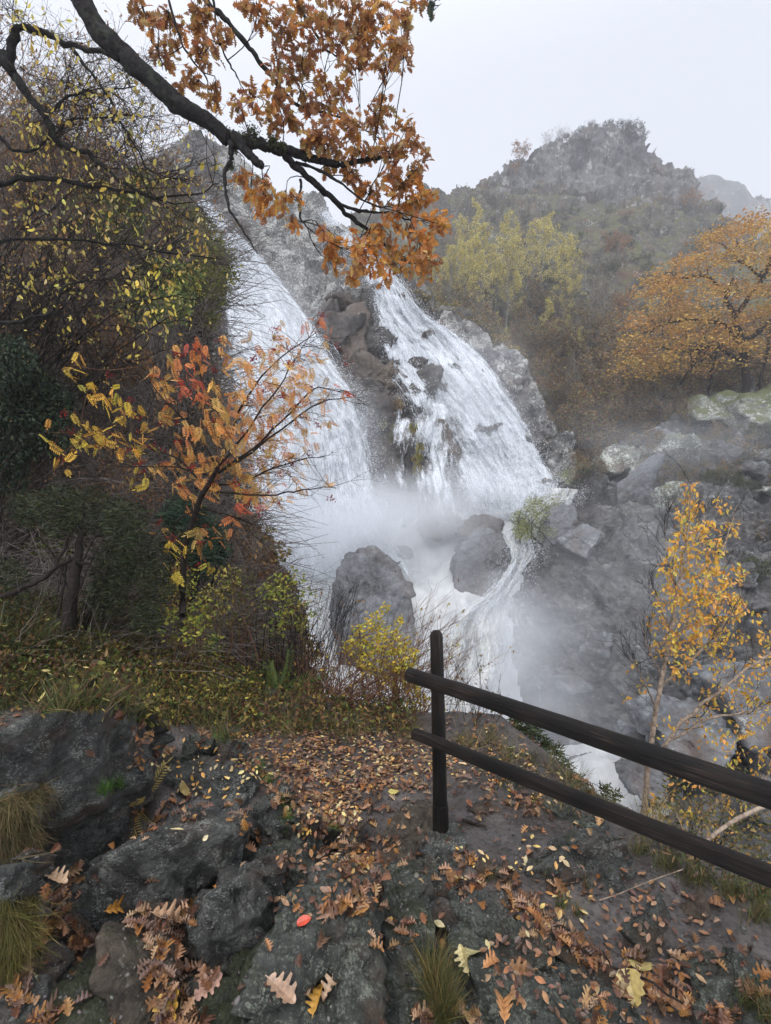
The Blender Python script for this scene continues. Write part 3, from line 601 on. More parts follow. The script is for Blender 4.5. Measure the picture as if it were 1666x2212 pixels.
near_rocks = [
 # (points seen at x, y with height above the path), thickness, material, label
 ([(-60, 1600, .55), (60, 1548, .58), (150, 1533, .55), (215, 1540, .5), (243, 1592, .36), (258, 1640, .26), (232, 1715, .02), (110, 1735, .05), (-60, 1760, .1)], .5, 'near', 'big rounded grey rock streaked with white lichen, under the fern bank', .12),
 ([(150, 1745, .16), (258, 1728, .14), (272, 1800, .05), (190, 1900, -.1), (95, 1935, -.1), (80, 1850, .1)], .3, 'near', 'dark steep rock ridge right below the big lichen-streaked rock', .1),
 ([(325, 1700, .0), (360, 1655, .10), (420, 1624, .16), (500, 1632, .15), (548, 1662, .08), (525, 1762, -.05), (440, 1775, -.05), (345, 1745, -.04)], .3, 'near', 'low rock humped in the middle and sprinkled with small yellow leaves', .0),
 ([(240, 1660, .12), (300, 1630, .14), (360, 1640, .08), (350, 1690, .02), (280, 1700, .03)], .2, 'near', 'flat dark rock half buried in leaves beside the bracken', .0),
 ([(540, 1775, .04), (560, 1735, .1), (604, 1705, .12), (618, 1722, .1), (605, 1815, -.02), (570, 1845, -.04), (538, 1800, 0)], .2, 'near', 'wedge shaped dark rock next to a strip of bright moss', .1),
 ([(632, 1775, .10), (655, 1752, .15), (682, 1765, .15), (672, 1830, .02), (648, 1882, -.06), (630, 1850, -.02)], .16, 'slab', 'narrow grey green stone standing on end beside the mossy gap', .0),
 ([(190, 1878, .12), (255, 1840, .22), (345, 1808, .26), (480, 1783, .22), (512, 1830, .16), (500, 1875, .08), (418, 1950, -.06), (290, 1992, -.06), (192, 2000, -.06), (186, 1940, 0)], .34, 'near', 'large block with a pale flat top and a black overhung front', .0),
 ([(432, 1945, .16), (490, 1912, .22), (556, 1896, .22), (578, 1925, .16), (592, 2010, .05), (565, 2065, -.02), (475, 2132, -.06), (425, 2118, -.05), (414, 2050, .0), (444, 2010, .06)], .3, 'near', 'squarish dark block with green grey lichen, split from the big flat slab', .0),
 ([(548, 1850, .1), (622, 1822, .14), (640, 1880, .08), (706, 1910, .06), (690, 1938, .02), (600, 1965, .0), (560, 1930, .03)], .18, 'slab', 'jagged split rock wedged above the dark squarish block', .05),
 ([(606, 1965, .20), (690, 1938, .22), (782, 1922, .18), (800, 2010, .16), (818, 2260, .1), (500, 2260, .1), (560, 2110, .14)], .25, 'slab', 'broad grey green flat slab with loose oak leaves on it', .0),
 ([(400, 2260, .0), (430, 2170, .02), (520, 2080, .08), (612, 1985, .12), (590, 2080, .1), (510, 2260, .02)], .2, 'slab', 'mossy sloping flank below the broad flat slab', .35),
 ([(190, 2120, .1), (215, 2022, .15), (330, 2010, .12), (360, 2100, .1), (400, 2260, .05), (230, 2260, .05)], .3, 'brown_slab', 'dull brown pointed slab among oak leaf piles', .0),
 ([(60, 2260, .05), (100, 2140, .08), (200, 2080, .08), (250, 2260, .06)], .2, 'near', 'black low rock beside the dull brown slab', .2),
 ([(-40, 2100, .1), (40, 2075, .12), (95, 2110, .1), (60, 2260, .06), (-40, 2260, .05)], .2, 'near', 'dark corner rock under a heap of old oak leaves', .0),
 ([(-40, 1880, .35), (20, 1875, .35), (36, 1898, .3), (30, 1940, .22), (-40, 1950, .2)], .2, 'near', 'small black stone poking from the mossy bank', .0),
 ([(820, 1945, .12), (868, 1898, .16), (920, 1900, .14), (925, 1990, .1), (905, 2090, .06), (840, 2120, .04), (812, 2010, .08)], .25, 'slab', 'knobbly grey green rock split by a grassy crack', .1),
 ([(820, 2110, .06), (900, 2070, .08), (930, 2160, .06), (1000, 2260, .02), (820, 2260, .02)], .2, 'slab', 'greenish rock in front of the grass tuft', .05),
 ([(985, 1935, .0), (1050, 1940, .02), (1120, 1990, .03), (1215, 2080, .02), (1290, 2120, .0), (1240, 2160, -.02), (1060, 2120, .0), (985, 2040, .0)], .15, 'slab', 'smooth wet dark slab running down from the post', .0),
 ([(1010, 2120, .03), (1150, 2125, .06), (1330, 2150, .06), (1450, 2260, .03), (1020, 2260, .0)], .15, 'slab', 'long low dark slab with a brown broken edge', .0),
 ([(905, 1880, .02), (950, 1850, .03), (985, 1872, .02), (985, 1950, -.02), (940, 1975, -.03), (905, 1940, -.02)], .12, 'slab', 'small square blue grey slab holding one wet leaf', .0),
 ([(1138, 1888, .02), (1180, 1862, .08), (1240, 1828, .14), (1300, 1802, .17), (1345, 1812, .14), (1364, 1850, .06), (1350, 1888, .0), (1280, 1912, -.03), (1200, 1915, -.03)], .22, 'near', 'curved ridge shaped rock lying on the path under the rails', .06),
 ([(1285, 1912, .01), (1335, 1885, .05), (1352, 1905, .03), (1330, 1940, -.02), (1295, 1940, -.02)], .1, 'near', 'small dark stone leaning on the curved ridge rock', .0),
 ([(988, 1700, .0), (1060, 1678, .05), (1150, 1690, .05), (1180, 1722, .02), (1120, 1745, -.02), (1000, 1740, -.02)], .2, 'slab', 'flat grey green bedrock slab just behind the post', .0),
 ([(1168, 1740, .02), (1240, 1745, .07), (1310, 1790, .04), (1290, 1815, -.02), (1190, 1800, -.03)], .2, 'slab', 'sloping slab between the lower rail and the curved ridge rock', .05),
 ([(826, 1800, .02), (870, 1755, .08), (925, 1738, .08), (948, 1770, .05), (930, 1840, -.02), (850, 1862, -.03)], .2, 'brown_slab', 'rusty brown broken rock against the foot of the post', .0),
 ([(912, 1815, .02), (950, 1792, .04), (992, 1790, .03), (1030, 1850, -.02), (1000, 1880, -.03), (925, 1870, -.03)], .15, 'near', 'dark cracked rock the post is set in', .0),
 ([(820, 1850, .02), (880, 1832, .04), (910, 1880, .02), (880, 1940, -.02), (830, 1920, -.02)], .15, 'brown_slab', 'flaky rust coloured stone below the post', .0),
 ([(650, 1652, .0), (668, 1622, .07), (690, 1640, .03), (685, 1660, -.02), (655, 1662, -.02)], .08, 'near', 'small pointed black stone alone on the leafy path', .0),
 ([(400, 1590, .2), (430, 1580, .22), (455, 1592, .2), (450, 1606, .15), (405, 1606, .15)], .12, 'slab', 'thin flat stone ledge at the foot of the grass bank', .0),
 ([(690, 1850, .06), (730, 1820, .08), (752, 1850, .02), (730, 1890, -.03), (695, 1895, -.03)], .15, 'brown_slab', 'dark hollow stone beside the narrow upright stone', .1),
 ([(1500, 2180, .03), (1580, 2110, .06), (1720, 2100, .06), (1720, 2260, .0), (1540, 2260, .0)], .2, 'slab', 'grey slab with mossy grass in the corner by the leaf trail', .0),
]
for i, (pts, T, mt, lab, ms) in enumerate(near_rocks):
    pts = [(a_, b_, h_ * 1.5 if h_ > .07 and a_ < 800 else h_) for a_, b_, h_ in pts]
    big = (pts[0][0] - pts[3][0]) ** 2 > 14000 or i in (7,)
    hull_rock('rock', block(G1(pts), T, .08, .42 if pts[0][0] < 800 else .25), M[mt], lab, seed=i + 1, rough=.022, chip=.10, fine=True, near=True, moss=ms, rnd=60)

rk = np.random.default_rng(5)
wedge_px = [(300, 1780), (560, 1870), (600, 2000), (395, 2010), (150, 1990), (90, 2050), (250, 2030), (700, 1800), (760, 1790), (660, 1910), (790, 1900), (740, 1950), (960, 1990), (860, 2180), (1040, 1880), (1090, 1960), (1120, 2060), (1250, 2080), (1010, 1830),
            (1100, 1900), (1060, 1760), (1230, 1900), (1400, 2010), (480, 1700), (620, 1800), (110, 1800), (60, 1830), (320, 2110), (410, 2180), (160, 2060), (30, 2000), (800, 2080), (940, 2120), (960, 1920), (880, 1850), (770, 1860), (230, 1800), (590, 1640), (1480, 1950), (1180, 2000)]
for i, (x, y) in enumerate(wedge_px):
    c = gh(x, y, -.02); sz = rk.uniform(.05, .11) * np.array([1, .8, .6]) * (1.2 if y > 1900 else 1)
    pts = c + rk.normal(size=(12, 3)) * sz * .8
    hull_rock('rock', pts, M[['near', 'slab', 'brown_slab'][i % 3]], 'small angular stone wedged among the bigger rocks and slabs', seed=i + 130, near=True, rough=.02, chip=.04, group='small stones between the slabs', rnd=22, kind=None)
far_rocks = [
 # picture points with true distance, thickness, material, label, wet
 ([(722, 1330, 19), (728, 1232, 19), (750, 1198, 19.5), (812, 1188, 20), (864, 1216, 19.8), (884, 1275, 19), (890, 1320, 18.8), (885, 1400, 18.3), (830, 1450, 18), (740, 1440, 18.3)], 3, 'boulder', 'great rounded grey boulder in the churning pool below the falls', .35),
 ([(905, 1130, 25), (925, 1100, 25.2), (960, 1092, 25.5), (995, 1115, 25.2), (992, 1150, 25), (950, 1165, 24.8), (915, 1155, 24.8)], 2, 'dark_boulder', 'dark brown blocky boulder at the foot of the second fall', .3),
 ([(990, 1150, 24), (1010, 1118, 24.2), (1060, 1112, 24.3), (1088, 1130, 24), (1090, 1160, 23.8), (1040, 1175, 23.6)], 2, 'dark_boulder', 'flat topped dark boulder resting above the large washed boulder', .3),
 ([(982, 1220, 22.3), (1000, 1175, 22.6), (1040, 1145, 22.8), (1085, 1160, 22.6), (1108, 1210, 22.2), (1085, 1280, 21.7), (1020, 1300, 21.5), (985, 1270, 21.8)], 2.5, 'boulder', 'large washed boulder with foam running over it beside the chute', .5),
 ([(838, 1195, 24.5), (855, 1178, 24.6), (885, 1185, 24.6), (895, 1205, 24.4), (860, 1215, 24.3)], 1, 'boulder', 'small boulder almost lost in spray behind the great rounded boulder', .3),
 ([(1165, 1040, 28), (1180, 1033, 28), (1205, 1040, 28), (1205, 1052, 27.8), (1170, 1052, 27.8)], .8, 'boulder', 'little dark rock awash at the right foot of the second fall', .2),
 ([(1210, 1030, 28.5), (1222, 1012, 28.8), (1260, 1008, 29), (1275, 1022, 28.8), (1262, 1045, 28.2), (1222, 1050, 28)], 1.8, 'pale_boulder', 'mossy yellow green boulder at the edge of the spray', .0),
 ([(1300, 1005, 29), (1312, 975, 29.5), (1340, 962, 30), (1395, 965, 30), (1400, 985, 29.5), (1370, 1010, 29), (1320, 1020, 28.6)], 2.2, 'pale_boulder', 'white lichen covered boulder on the far side slope', .0),
 ([(1362, 1010, 28.8), (1385, 990, 29.2), (1425, 988, 29.3), (1432, 1008, 29), (1395, 1030, 28.4), (1362, 1030, 28.2)], 1.4, 'pale_boulder', 'broken white speckled rocks just under the lichen boulder', .0),
 ([(1395, 955, 31), (1405, 932, 31.4), (1440, 924, 31.8), (1470, 935, 31.6), (1470, 960, 31), (1430, 985, 30.4), (1402, 978, 30.4)], 2, 'boulder', 'rounded half pale boulder upslope from the lichen boulder', .0),
 ([(1498, 885, 33), (1515, 860, 33.6), (1555, 845, 34), (1620, 842, 34), (1660, 852, 34), (1640, 890, 33.2), (1570, 905, 32.6), (1510, 905, 32.6)], 3, 'pale_boulder', 'wide domed mossy boulder below the orange oak', .0),
 ([(1590, 870, 32), (1620, 846, 32.4), (1720, 825, 33), (1800, 850, 32), (1800, 930, 31), (1640, 915, 31), (1600, 895, 31.6)], 3, 'pale_boulder', 'mossy outcrop with a pale edge at the frame side', .0),
 ([(1180, 1130, 23.2), (1192, 1100, 23.4), (1212, 1087, 23.5), (1238, 1100, 23.4), (1245, 1160, 22.8), (1225, 1230, 22), (1175, 1225, 22.2)], 2, 'boulder', 'pointed dark pinnacle rock beside the small willow in the spray', .35),
 ([(1062, 760, 35.5), (1085, 738, 36), (1110, 760, 36), (1140, 778, 35.6), (1140, 850, 34.5), (1105, 842, 34), (1078, 810, 34.6)], 2, 'cliff', 'white stained outcrop at the right lip of the second fall', .0),
 ([(935, 690, 37), (960, 668, 37.4), (1010, 690, 37), (1050, 720, 36.6), (1060, 755, 36), (1010, 760, 36), (950, 715, 36.5)], 2, 'cliff', 'grey layered rock shelf above the second fall', .2),
 ([(722, 700, 33.4), (735, 672, 33.8), (780, 655, 34), (792, 680, 33.6), (790, 760, 32.2), (750, 790, 32), (726, 750, 32.8)], 2, 'dark_boulder', 'brown square buttress between the two falls', .2),
 ([(825, 800, 31), (870, 795, 31.2), (880, 840, 30.6), (865, 870, 30.2), (830, 860, 30.2)], 1.6, 'dark_boulder', 'black ledge block with water sliding past in the second fall', .3),
 ([(870, 915, 29), (905, 898, 29.2), (950, 905, 29), (985, 930, 28.8), (1000, 1000, 28.2), (980, 1080, 27.6), (900, 1080, 27.6), (865, 1000, 28.4)], 2, 'dark_boulder', 'bulging mossy buttress veiled by thin trickles', .4),
 ([(1370, 1700, 11.5), (1390, 1665, 11.8), (1420, 1650, 12), (1450, 1680, 11.6), (1440, 1730, 11.2), (1385, 1735, 11.2)], 1.2, 'boulder', 'grey streamside boulder at the foot of the birch', .3),
 ([(1420, 1560, 12.5), (1470, 1530, 12.8), (1550, 1540, 12.5), (1600, 1600, 12), (1560, 1660, 11.4), (1450, 1640, 11.8)], 2, 'boulder', 'angular grey block behind the lower birch stems', .1),
 ([(1560, 1480, 12.5), (1640, 1450, 12.8), (1760, 1500, 12.4), (1740, 1620, 11.6), (1620, 1610, 11.8)], 2, 'boulder', 'shadowy rock mass behind the leaning birch limb', .0),
]
for i, (pts, T, mt, lab, wt) in enumerate(far_rocks):
    hull_rock('boulder' if i not in (13, 14, 15, 16, 17) else 'rock', block(A1(pts), T, T * .1), M[mt], lab, cat='boulder' if i not in (13, 14, 15, 16, 17) else 'rock', seed=i + 60, rough=.03, chip=.045 if i in (0, 3) else .085, near=False, wet=wt, rnd=50, moss=(.12 if i == 17 else .2 if i in (6, 10, 11) else 0), fine=i in (0, 3))

# ------------------------------------------------------------------ water
def water_mat(name, base=(.76, .79, .82), thin=0.0, us=2.4, vs=.42, tintc=None):
    m, n, l, b = mat_new(name)
    a = nd(n, 'ShaderNodeAttribute', attribute_name='flow'); d = nd(n, 'ShaderNodeAttribute', attribute_name='dens')
    mp = nd(n, 'ShaderNodeMapping'); mp.inputs['Scale'].default_value = (us, vs, 1); l.new(a.outputs['Vector'], mp.inputs[0])
    n1 = nd(n, 'ShaderNodeTexNoise', Scale=1.3, Detail=7.0, Roughness=.62, Distortion=.9); l.new(mp.outputs[0], n1.inputs[0])
    mp2 = nd(n, 'ShaderNodeMapping'); mp2.inputs['Scale'].default_value = (us * .30, vs * .45, 1); mp2.inputs['Location'].default_value = (9, 4, 0); l.new(a.outputs['Vector'], mp2.inputs[0])
    n3 = nd(n, 'ShaderNodeTexNoise', Scale=1.2, Detail=4.0, Roughness=.6); l.new(mp2.outputs[0], n3.inputs[0])
    tc = nd(n, 'ShaderNodeTexCoord'); n2 = nd(n, 'ShaderNodeTexNoise', Scale=9.0, Detail=4.0, Roughness=.8); l.new(tc.outputs['Object'], n2.inputs[0])
    s1 = nd(n, 'ShaderNodeMath', operation='MULTIPLY_ADD'); s1.inputs[1].default_value = .75; l.new(n2.outputs[0], s1.inputs[0]); l.new(n1.outputs[0], s1.inputs[2])
    s2 = nd(n, 'ShaderNodeMath', operation='MULTIPLY_ADD'); s2.inputs[1].default_value = .6; l.new(n3.outputs[0], s2.inputs[0]); l.new(s1.outputs[0], s2.inputs[2])   # ~1.02 mean
    s3 = nd(n, 'ShaderNodeMath', operation='ADD'); l.new(s2.outputs[0], s3.inputs[0]); l.new(d.outputs['Fac'], s3.inputs[1])
    rp = nd(n, 'ShaderNodeMapRange'); rp.interpolation_type = 'SMOOTHSTEP'; rp.inputs['From Min'].default_value = 1.42 + thin; rp.inputs['From Max'].default_value = 1.90 + thin
    l.new(s3.outputs[0], rp.inputs['Value'])
    cm = nd(n, 'ShaderNodeMix', data_type='FLOAT', Factor=.5); l.new(n1.outputs[0], cm.inputs['A']); l.new(n3.outputs[0], cm.inputs['B'])
    r1 = ramp(n, [(.32, tuple(c * .50 for c in base[:2]) + (base[2] * .56,)), (.47, tuple(c * .84 for c in base)), (.6, tuple(min(.93, c * 1.12) for c in base))]); l.new(cm.outputs['Result'], r1.inputs[0])
    l.new(r1.outputs[0], b.inputs['Base Color']); b.inputs['Roughness'].default_value = .6; b.inputs['Specular IOR Level'].default_value = .15
    bp = nd(n, 'ShaderNodeBump', Strength=.28, Distance=.25); l.new(s2.outputs[0], bp.inputs['Height']); l.new(bp.outputs[0], b.inputs['Normal'])
    tl = nd(n, 'ShaderNodeBsdfTranslucent'); tl.inputs[0].default_value = (*base, 1); m1 = n.new('ShaderNodeMixShader'); m1.inputs[0].default_value = .25
    l.new(b.outputs[0], m1.inputs[1]); l.new(tl.outputs[0], m1.inputs[2])
    tp = n.new('ShaderNodeBsdfTransparent'); m2 = n.new('ShaderNodeMixShader'); l.new(rp.outputs['Result'], m2.inputs[0]); l.new(tp.outputs[0], m2.inputs[1]); l.new(m1.outputs[0], m2.inputs[2])
    l.new(m2.outputs[0], n['Material Output'].inputs[0])
    return m
M['fall'] = water_mat('falling_water'); M['foam'] = water_mat('foaming_water', (.72, .73, .72), us=1.2, vs=.7)
M['chute'] = water_mat('chute_water', (.76, .755, .71), us=2.2, vs=.5)
m_, n_, l_, b_ = mat_new('spray_drops'); b_.inputs['Base Color'].default_value = (.86, .88, .9, 1); b_.inputs['Roughness'].default_value = .7; M['spray'] = m_

m_, n_, l_, b_ = mat_new('torn_water'); b_.inputs['Base Color'].default_value = (.74, .77, .81, 1); b_.inputs['Roughness'].default_value = .7; b_.inputs['Specular IOR Level'].default_value = .1
tc_ = nd(n_, 'ShaderNodeTexCoord'); q1 = nd(n_, 'ShaderNodeTexNoise', Scale=7.0, Detail=3.0, Roughness=.7); l_.new(tc_.outputs['Object'], q1.inputs[0])
q2 = nd(n_, 'ShaderNodeMapRange'); q2.inputs['From Min'].default_value = .38; q2.inputs['From Max'].default_value = .70; q2.inputs['To Max'].default_value = .62; l_.new(q1.outputs[0], q2.inputs['Value'])
t_ = n_.new('ShaderNodeBsdfTransparent'); x_ = n_.new('ShaderNodeMixShader'); l_.new(q2.outputs[0], x_.inputs[0]); l_.new(t_.outputs[0], x_.inputs[1]); l_.new(b_.outputs[0], x_.inputs[2]); l_.new(x_.outputs[0], n_['Material Output'].inputs[0]); M['torn'] = m_
def fall(name, rows, nu, nv, depth, dens, mat, seed=0, ripple=.35):
    R = np.array(rows, float); R = spline(R, nv)
    u = np.linspace(0, 1, nu)[None]; L = R[:, :2][:, None]; Rr = R[:, 2:4][:, None]
    xy = L + (Rr - L) * u[..., None]
    X, Y = xy[..., 0], xy[..., 1]; D = depth(X, Y, R)
    P = at(X, Y, D); W = np.linalg.norm(P[:, -1] - P[:, 0], axis=1)
    vv = np.r_[0, np.cumsum(np.linalg.norm(np.diff(P[:, nu // 2], axis=0), axis=1))]
    U = (u - .5) * (W.mean() * .6 + W[:, None] * .4); Vv = np.broadcast_to(vv[:, None], U.shape)
    q = np.stack([U * 1.3, Vv * .22, U * 0], -1).reshape(-1, 3)
    jn = fbm(np.stack([U * .9, Vv * .5, U * 0 + 3], -1).reshape(-1, 3), 5, seed + 70, .6).reshape(U.shape)
    q2 = np.stack([U * 4.5, Vv * .8, U * 0 + 5], -1).reshape(-1, 3)
    rp = (fbm(q, 5, seed + 5, .6) * ripple * 2.6 + fbm(q2, 4, seed + 6, .6) * ripple * 1.1).reshape(X.shape)
    P = at(X, Y, D + rp)
    de = jn * .55 + dens(np.clip(np.broadcast_to(u, X.shape) + jn * .10 * np.minimum(1, 8 * np.minimum(u, 1 - u)), 0, 1), np.broadcast_to(np.linspace(0, 1, nv)[:, None], X.shape), X, Y)
    idx = np.arange(X.size).reshape(X.shape)
    Q = np.stack([idx[:-1, :-1], idx[1:, :-1], idx[1:, 1:], idx[:-1, 1:]], -1).reshape(-1, 4)
    o = mesh_obj(name, P.reshape(-1, 3), Q, mat, attrs={'dens': de.ravel()}, uv=np.stack([U.ravel(), Vv.ravel()], -1), sm=True)
    return o, P, de
def edge_prof(u, l=.12, r=.12): return np.minimum(smooth(0, l, u), smooth(0, r, 1 - u))
OCT = (np.array([(1, 0, 0), (-1, 0, 0), (0, 1, 0), (0, -1, 0), (0, 0, 1), (0, 0, -1.6)], float), np.array([(0, 2, 4), (2, 1, 4), (1, 3, 4), (3, 0, 4), (2, 0, 5), (1, 2, 5), (3, 1, 5), (0, 3, 5)]))
def drops(P, rad, r, parent, name='spray'):
    V, Fc, _ = scatter(OCT, P, rotmats(len(P), r), r.uniform(.5, 1.6, len(P)) * rad, np.zeros(3))
    return mesh_obj(name, V, Fc, M['spray'], parent)
rw = np.random.default_rng(21)
rowsL = [(426, 436, 444, 430), (452, 500, 500, 488), (474, 560, 572, 556), (482, 620, 640, 640), (480, 690, 695, 712), (486, 780, 752, 795), (500, 870, 808, 868), (520, 960, 838, 950), (545, 1050, 850, 1050), (560, 1150, 880, 1150), (570, 1250, 940, 1240)]
cliffB = blurred(cliffD)
dL = lambda X, Y, R: cliffB(X, Y) * .4 + cliffS(X, Y) * .6 - 2.0 - smooth(800, 1250, Y) * 1.6
f1, PL, deL = fall('waterfall', rowsL, 190, 420, dL, lambda u, v, X, Y: -.15 + 1.15 * edge_prof(u, .10, .16 + .1 * smooth(700, 900, Y)) - .25 * smooth(.72, .95, u) * smooth(800, 900, Y), M['fall'], 1, .4)
tag(f1, kind='structure')
rowsR = [(694, 462, 706, 458), (716, 502, 738, 492), (750, 548, 792, 536), (780, 585, 840, 580), (790, 625, 884, 628), (792, 680, 928, 682), (800, 740, 1000, 728), (812, 800, 1062, 796), (850, 860, 1112, 868), (876, 920, 1150, 930), (905, 980, 1178, 985), (935, 1040, 1205, 1035), (960, 1090, 1205, 1078), (975, 1130, 1195, 1118)]
dR = lambda X, Y, R: cliffB(X, Y) * .8 + cliffS(X, Y) * .2 - 1.0 - smooth(900, 1100, Y) * .8
def densR(u, v, X, Y):
    d = -.20 + 1.0 * edge_prof(u, .22, .12)
    d -= .40 * (1 - smooth(0, .35, u)) * smooth(590, 650, Y) * (1 - smooth(820, 880, Y)); d -= .14 * smooth(880, 940, Y)
    hole = np.exp(-(((X - 965) / 55) ** 2 + ((Y - 960) / 60) ** 2)); d -= .95 * hole
    d -= .5 * np.exp(-(((X - 985) / 45) ** 2 + ((Y - 1060) / 40) ** 2)); d -= .45 * np.exp(-(((X - 1085) / 14) ** 2 + ((Y - 1045) / 28) ** 2))
    d += .3 * smooth(640, 720, Y) * smooth(.2, .4, u)
    return d + .16 * smooth(640, 700, Y) * smooth(.25, .5, u)
f2, PR, deR = fall('waterfall', rowsR, 190, 520, dR, densR, M['fall'], 2, .35)
tag(f2, kind='structure')
rowsT = [(858, 872, 985, 872), (850, 900, 1000, 905), (842, 950, 1000, 950), (840, 1000, 1000, 1000), (845, 1050, 1010, 1060), (850, 1110, 1020, 1115)]
f3, PT, deT = fall('waterfall', rowsT, 110, 180, lambda X, Y, R: cliffS(X, Y) - 1.9 - smooth(900, 1100, Y) * .5, lambda u, v, X, Y: .02 + .22 * edge_prof(u, .2, .2) + .30 * np.exp(-((X - 945 - (Y - 950) * .05) / 22) ** 2) + .15 * np.exp(-((X - 862) / 12) ** 2), M['fall'], 3, .2)
tag(f3, kind='structure')
rowsC = [(1178, 1052, 1262, 1058), (1172, 1085, 1240, 1085), (1128, 1122, 1180, 1112), (1090, 1155, 1150, 1160), (1102, 1190, 1160, 1192), (1086, 1240, 1138, 1232), (1040, 1290, 1112, 1290), (960, 1335, 1135, 1330), (925, 1400, 1160, 1400), (905, 1480, 1165, 1480), (880, 1580, 1170, 1590)]
yC = [1040, 1085, 1120, 1160, 1190, 1240, 1290, 1340, 1400, 1480, 1600]; zC = [27.4, 26, 24.6, 23.4, 22.4, 21.4, 20.4, 19.6, 18.9, 18.2, 17.6]
f4, PC, deC = fall('waterfall', rowsC, 130, 330, lambda X, Y, R: np.interp(Y, yC, zC) + .0 * X - .3, lambda u, v, X, Y: -.05 + .95 * edge_prof(u, .22, .30) - .60 * smooth(.45, .85, u) * smooth(1300, 1360, Y) - .7 * smooth(1400, 1540, Y) * smooth(.35, .7, u), M['chute'], 4, .55)
tag(f4, kind='structure')
pool_poly = [(540, 1120), (700, 1130), (850, 1120), (1000, 1100), (1120, 1110), (1180, 1060), (1260, 1050), (1230, 1100), (1150, 1190), (1130, 1260), (1110, 1400), (1150, 1600), (1230, 1600), (1300, 1605), (1380, 1640), (1480, 1700), (1500, 1900), (400, 1900), (400, 1400)]
pool_ctrl = [(560, 1120, 28.5), (850, 1120, 27.5), (1120, 1110, 27), (1250, 1060, 29), (700, 1200, 25), (900, 1200, 24.6), (1100, 1180, 24.4), (600, 1300, 22), (800, 1300, 21.5), (950, 1300, 21.2), (1100, 1280, 21.8), (600, 1450, 18), (900, 1450, 18.6), (1080, 1400, 19.8),
             (800, 1600, 16), (1100, 1600, 17.8), (1300, 1620, 16.8), (1450, 1700, 14.6), (1300, 1800, 13.5), (600, 1800, 13.5), (900, 1900, 12.5)]
pool, poolD, _ = relief('water', pool_poly, pool_ctrl, 5, lambda P: fbm(P / 1.8, 5, 90, .6) * .55, M['foam'], {'dens': lambda x, y, P: 1.2 + 0 * x}, ragged=3, seed=9)
_v = np.zeros(len(pool.data.vertices) * 3, np.float32); pool.data.vertices.foreach_get('co', _v); _v = _v.reshape(-1, 3).copy()
_a = pool.data.attributes.new('flow', 'FLOAT_VECTOR', 'POINT'); _a.data.foreach_set('vector', np.stack([_v[:, 0], _v[:, 1], 0 * _v[:, 0]], -1).astype(np.float32).ravel())
# flying drops along the edges of each fall
def edge_drops(P, de, n, rad, parent, lo, hi, spread, below=0.):
    m = (de > lo) & (de < hi); Q = P[m]; Q = Q[rw.integers(0, len(Q), n)]
    Q = Q + rw.normal(size=Q.shape) * np.array([spread, spread * .7, spread * .8]) + np.array([0, -.35, -below])
    return drops(Q, rad, rw, parent)
edge_drops(PL, deL, 15000, .010, f1, -.2, .75, .25); edge_drops(PL, deL, 12000, .016, f1, .5, 2, .5)
edge_drops(PR, deR, 15000, .010, f2, -.2, .6, .25); edge_drops(PR, deR, 12000, .016, f2, .5, 2, .4)
edge_drops(PC, deC, 8000, .009, f4, -.2, .6, .25)

def strands(P, de, n, rad, parent, lo, lift, jit=.10, seed=0):
    r = np.random.default_rng(seed + 500); nv, nu = P.shape[:2]; T = Tubes(); W = np.clip(de - lo, .02, 1.2)
    W = W.ravel() / W.sum(); pk = r.choice(len(W), size=n, p=W)
    for k in pk:
        i, j = divmod(int(k), nu); L = int(r.uniform(6, 20)); i2 = min(nv - 1, i + L)
        if i2 - i < 5: continue
        ii = np.linspace(i, i2, 6).astype(int); jj = np.clip(j + np.round(np.linspace(0, 1, 6) ** 1.5 * r.normal(0, 1.6)).astype(int), 0, nu - 1)
        q = P[ii, jj] + r.normal(size=3) * np.array([.06, .02, .06]) + np.array([0, -1, .15]) * (lift * r.uniform(.1, 1) * np.sin(np.linspace(.2, 2.9, 6)))[:, None] + r.normal(size=(6, 3)) * jit * .12
        R0 = rad * r.uniform(.35, 1.4); T.add(q, R0 * np.array([.3, .9, 1, .8, .5, .12]), 3)
    return T.build('water_strands', M['torn'], parent)
strands(PL, deL, 6000, .034, f1, .1, .22, seed=1); strands(PR, deR, 6500, .032, f2, 0, .22, seed=2); strands(PT, deT, 700, .016, f3, .1, .10, seed=3); strands(PC, deC, 1800, .03, f4, .1, .2, seed=4)
# wet ledge blocks of the rib between the falls
kb = np.random.default_rng(31)
for i_, (x_, y_, d_) in enumerate([(735, 645, 35), (765, 700, 33.6), (748, 745, 33), (788, 790, 31.8), (770, 845, 31.2), (805, 880, 30.4), (835, 905, 29.6), (815, 960, 29.4), (858, 985, 28.2), (842, 1040, 28.0), (875, 1085, 27.0), (925, 1085, 26.8), (800, 830, 31), (830, 845, 30.4), (760, 790, 32.2)]):
    sz = kb.uniform(.7, 1.15) * np.array([1, .8, 1.0]); pts = at(x_, y_, d_ + .4) + kb.normal(size=(11, 3)) * sz * .75
    hull_rock('boulder', pts, M[['dark_boulder', 'ledge'][i_ % 2]], 'wet brown angular ledge block of the rib between the two falls', 'boulder', seed=i_ + 700, rough=.02, chip=.10, group='wet ledge blocks between the falls', rnd=60, wet=.35)
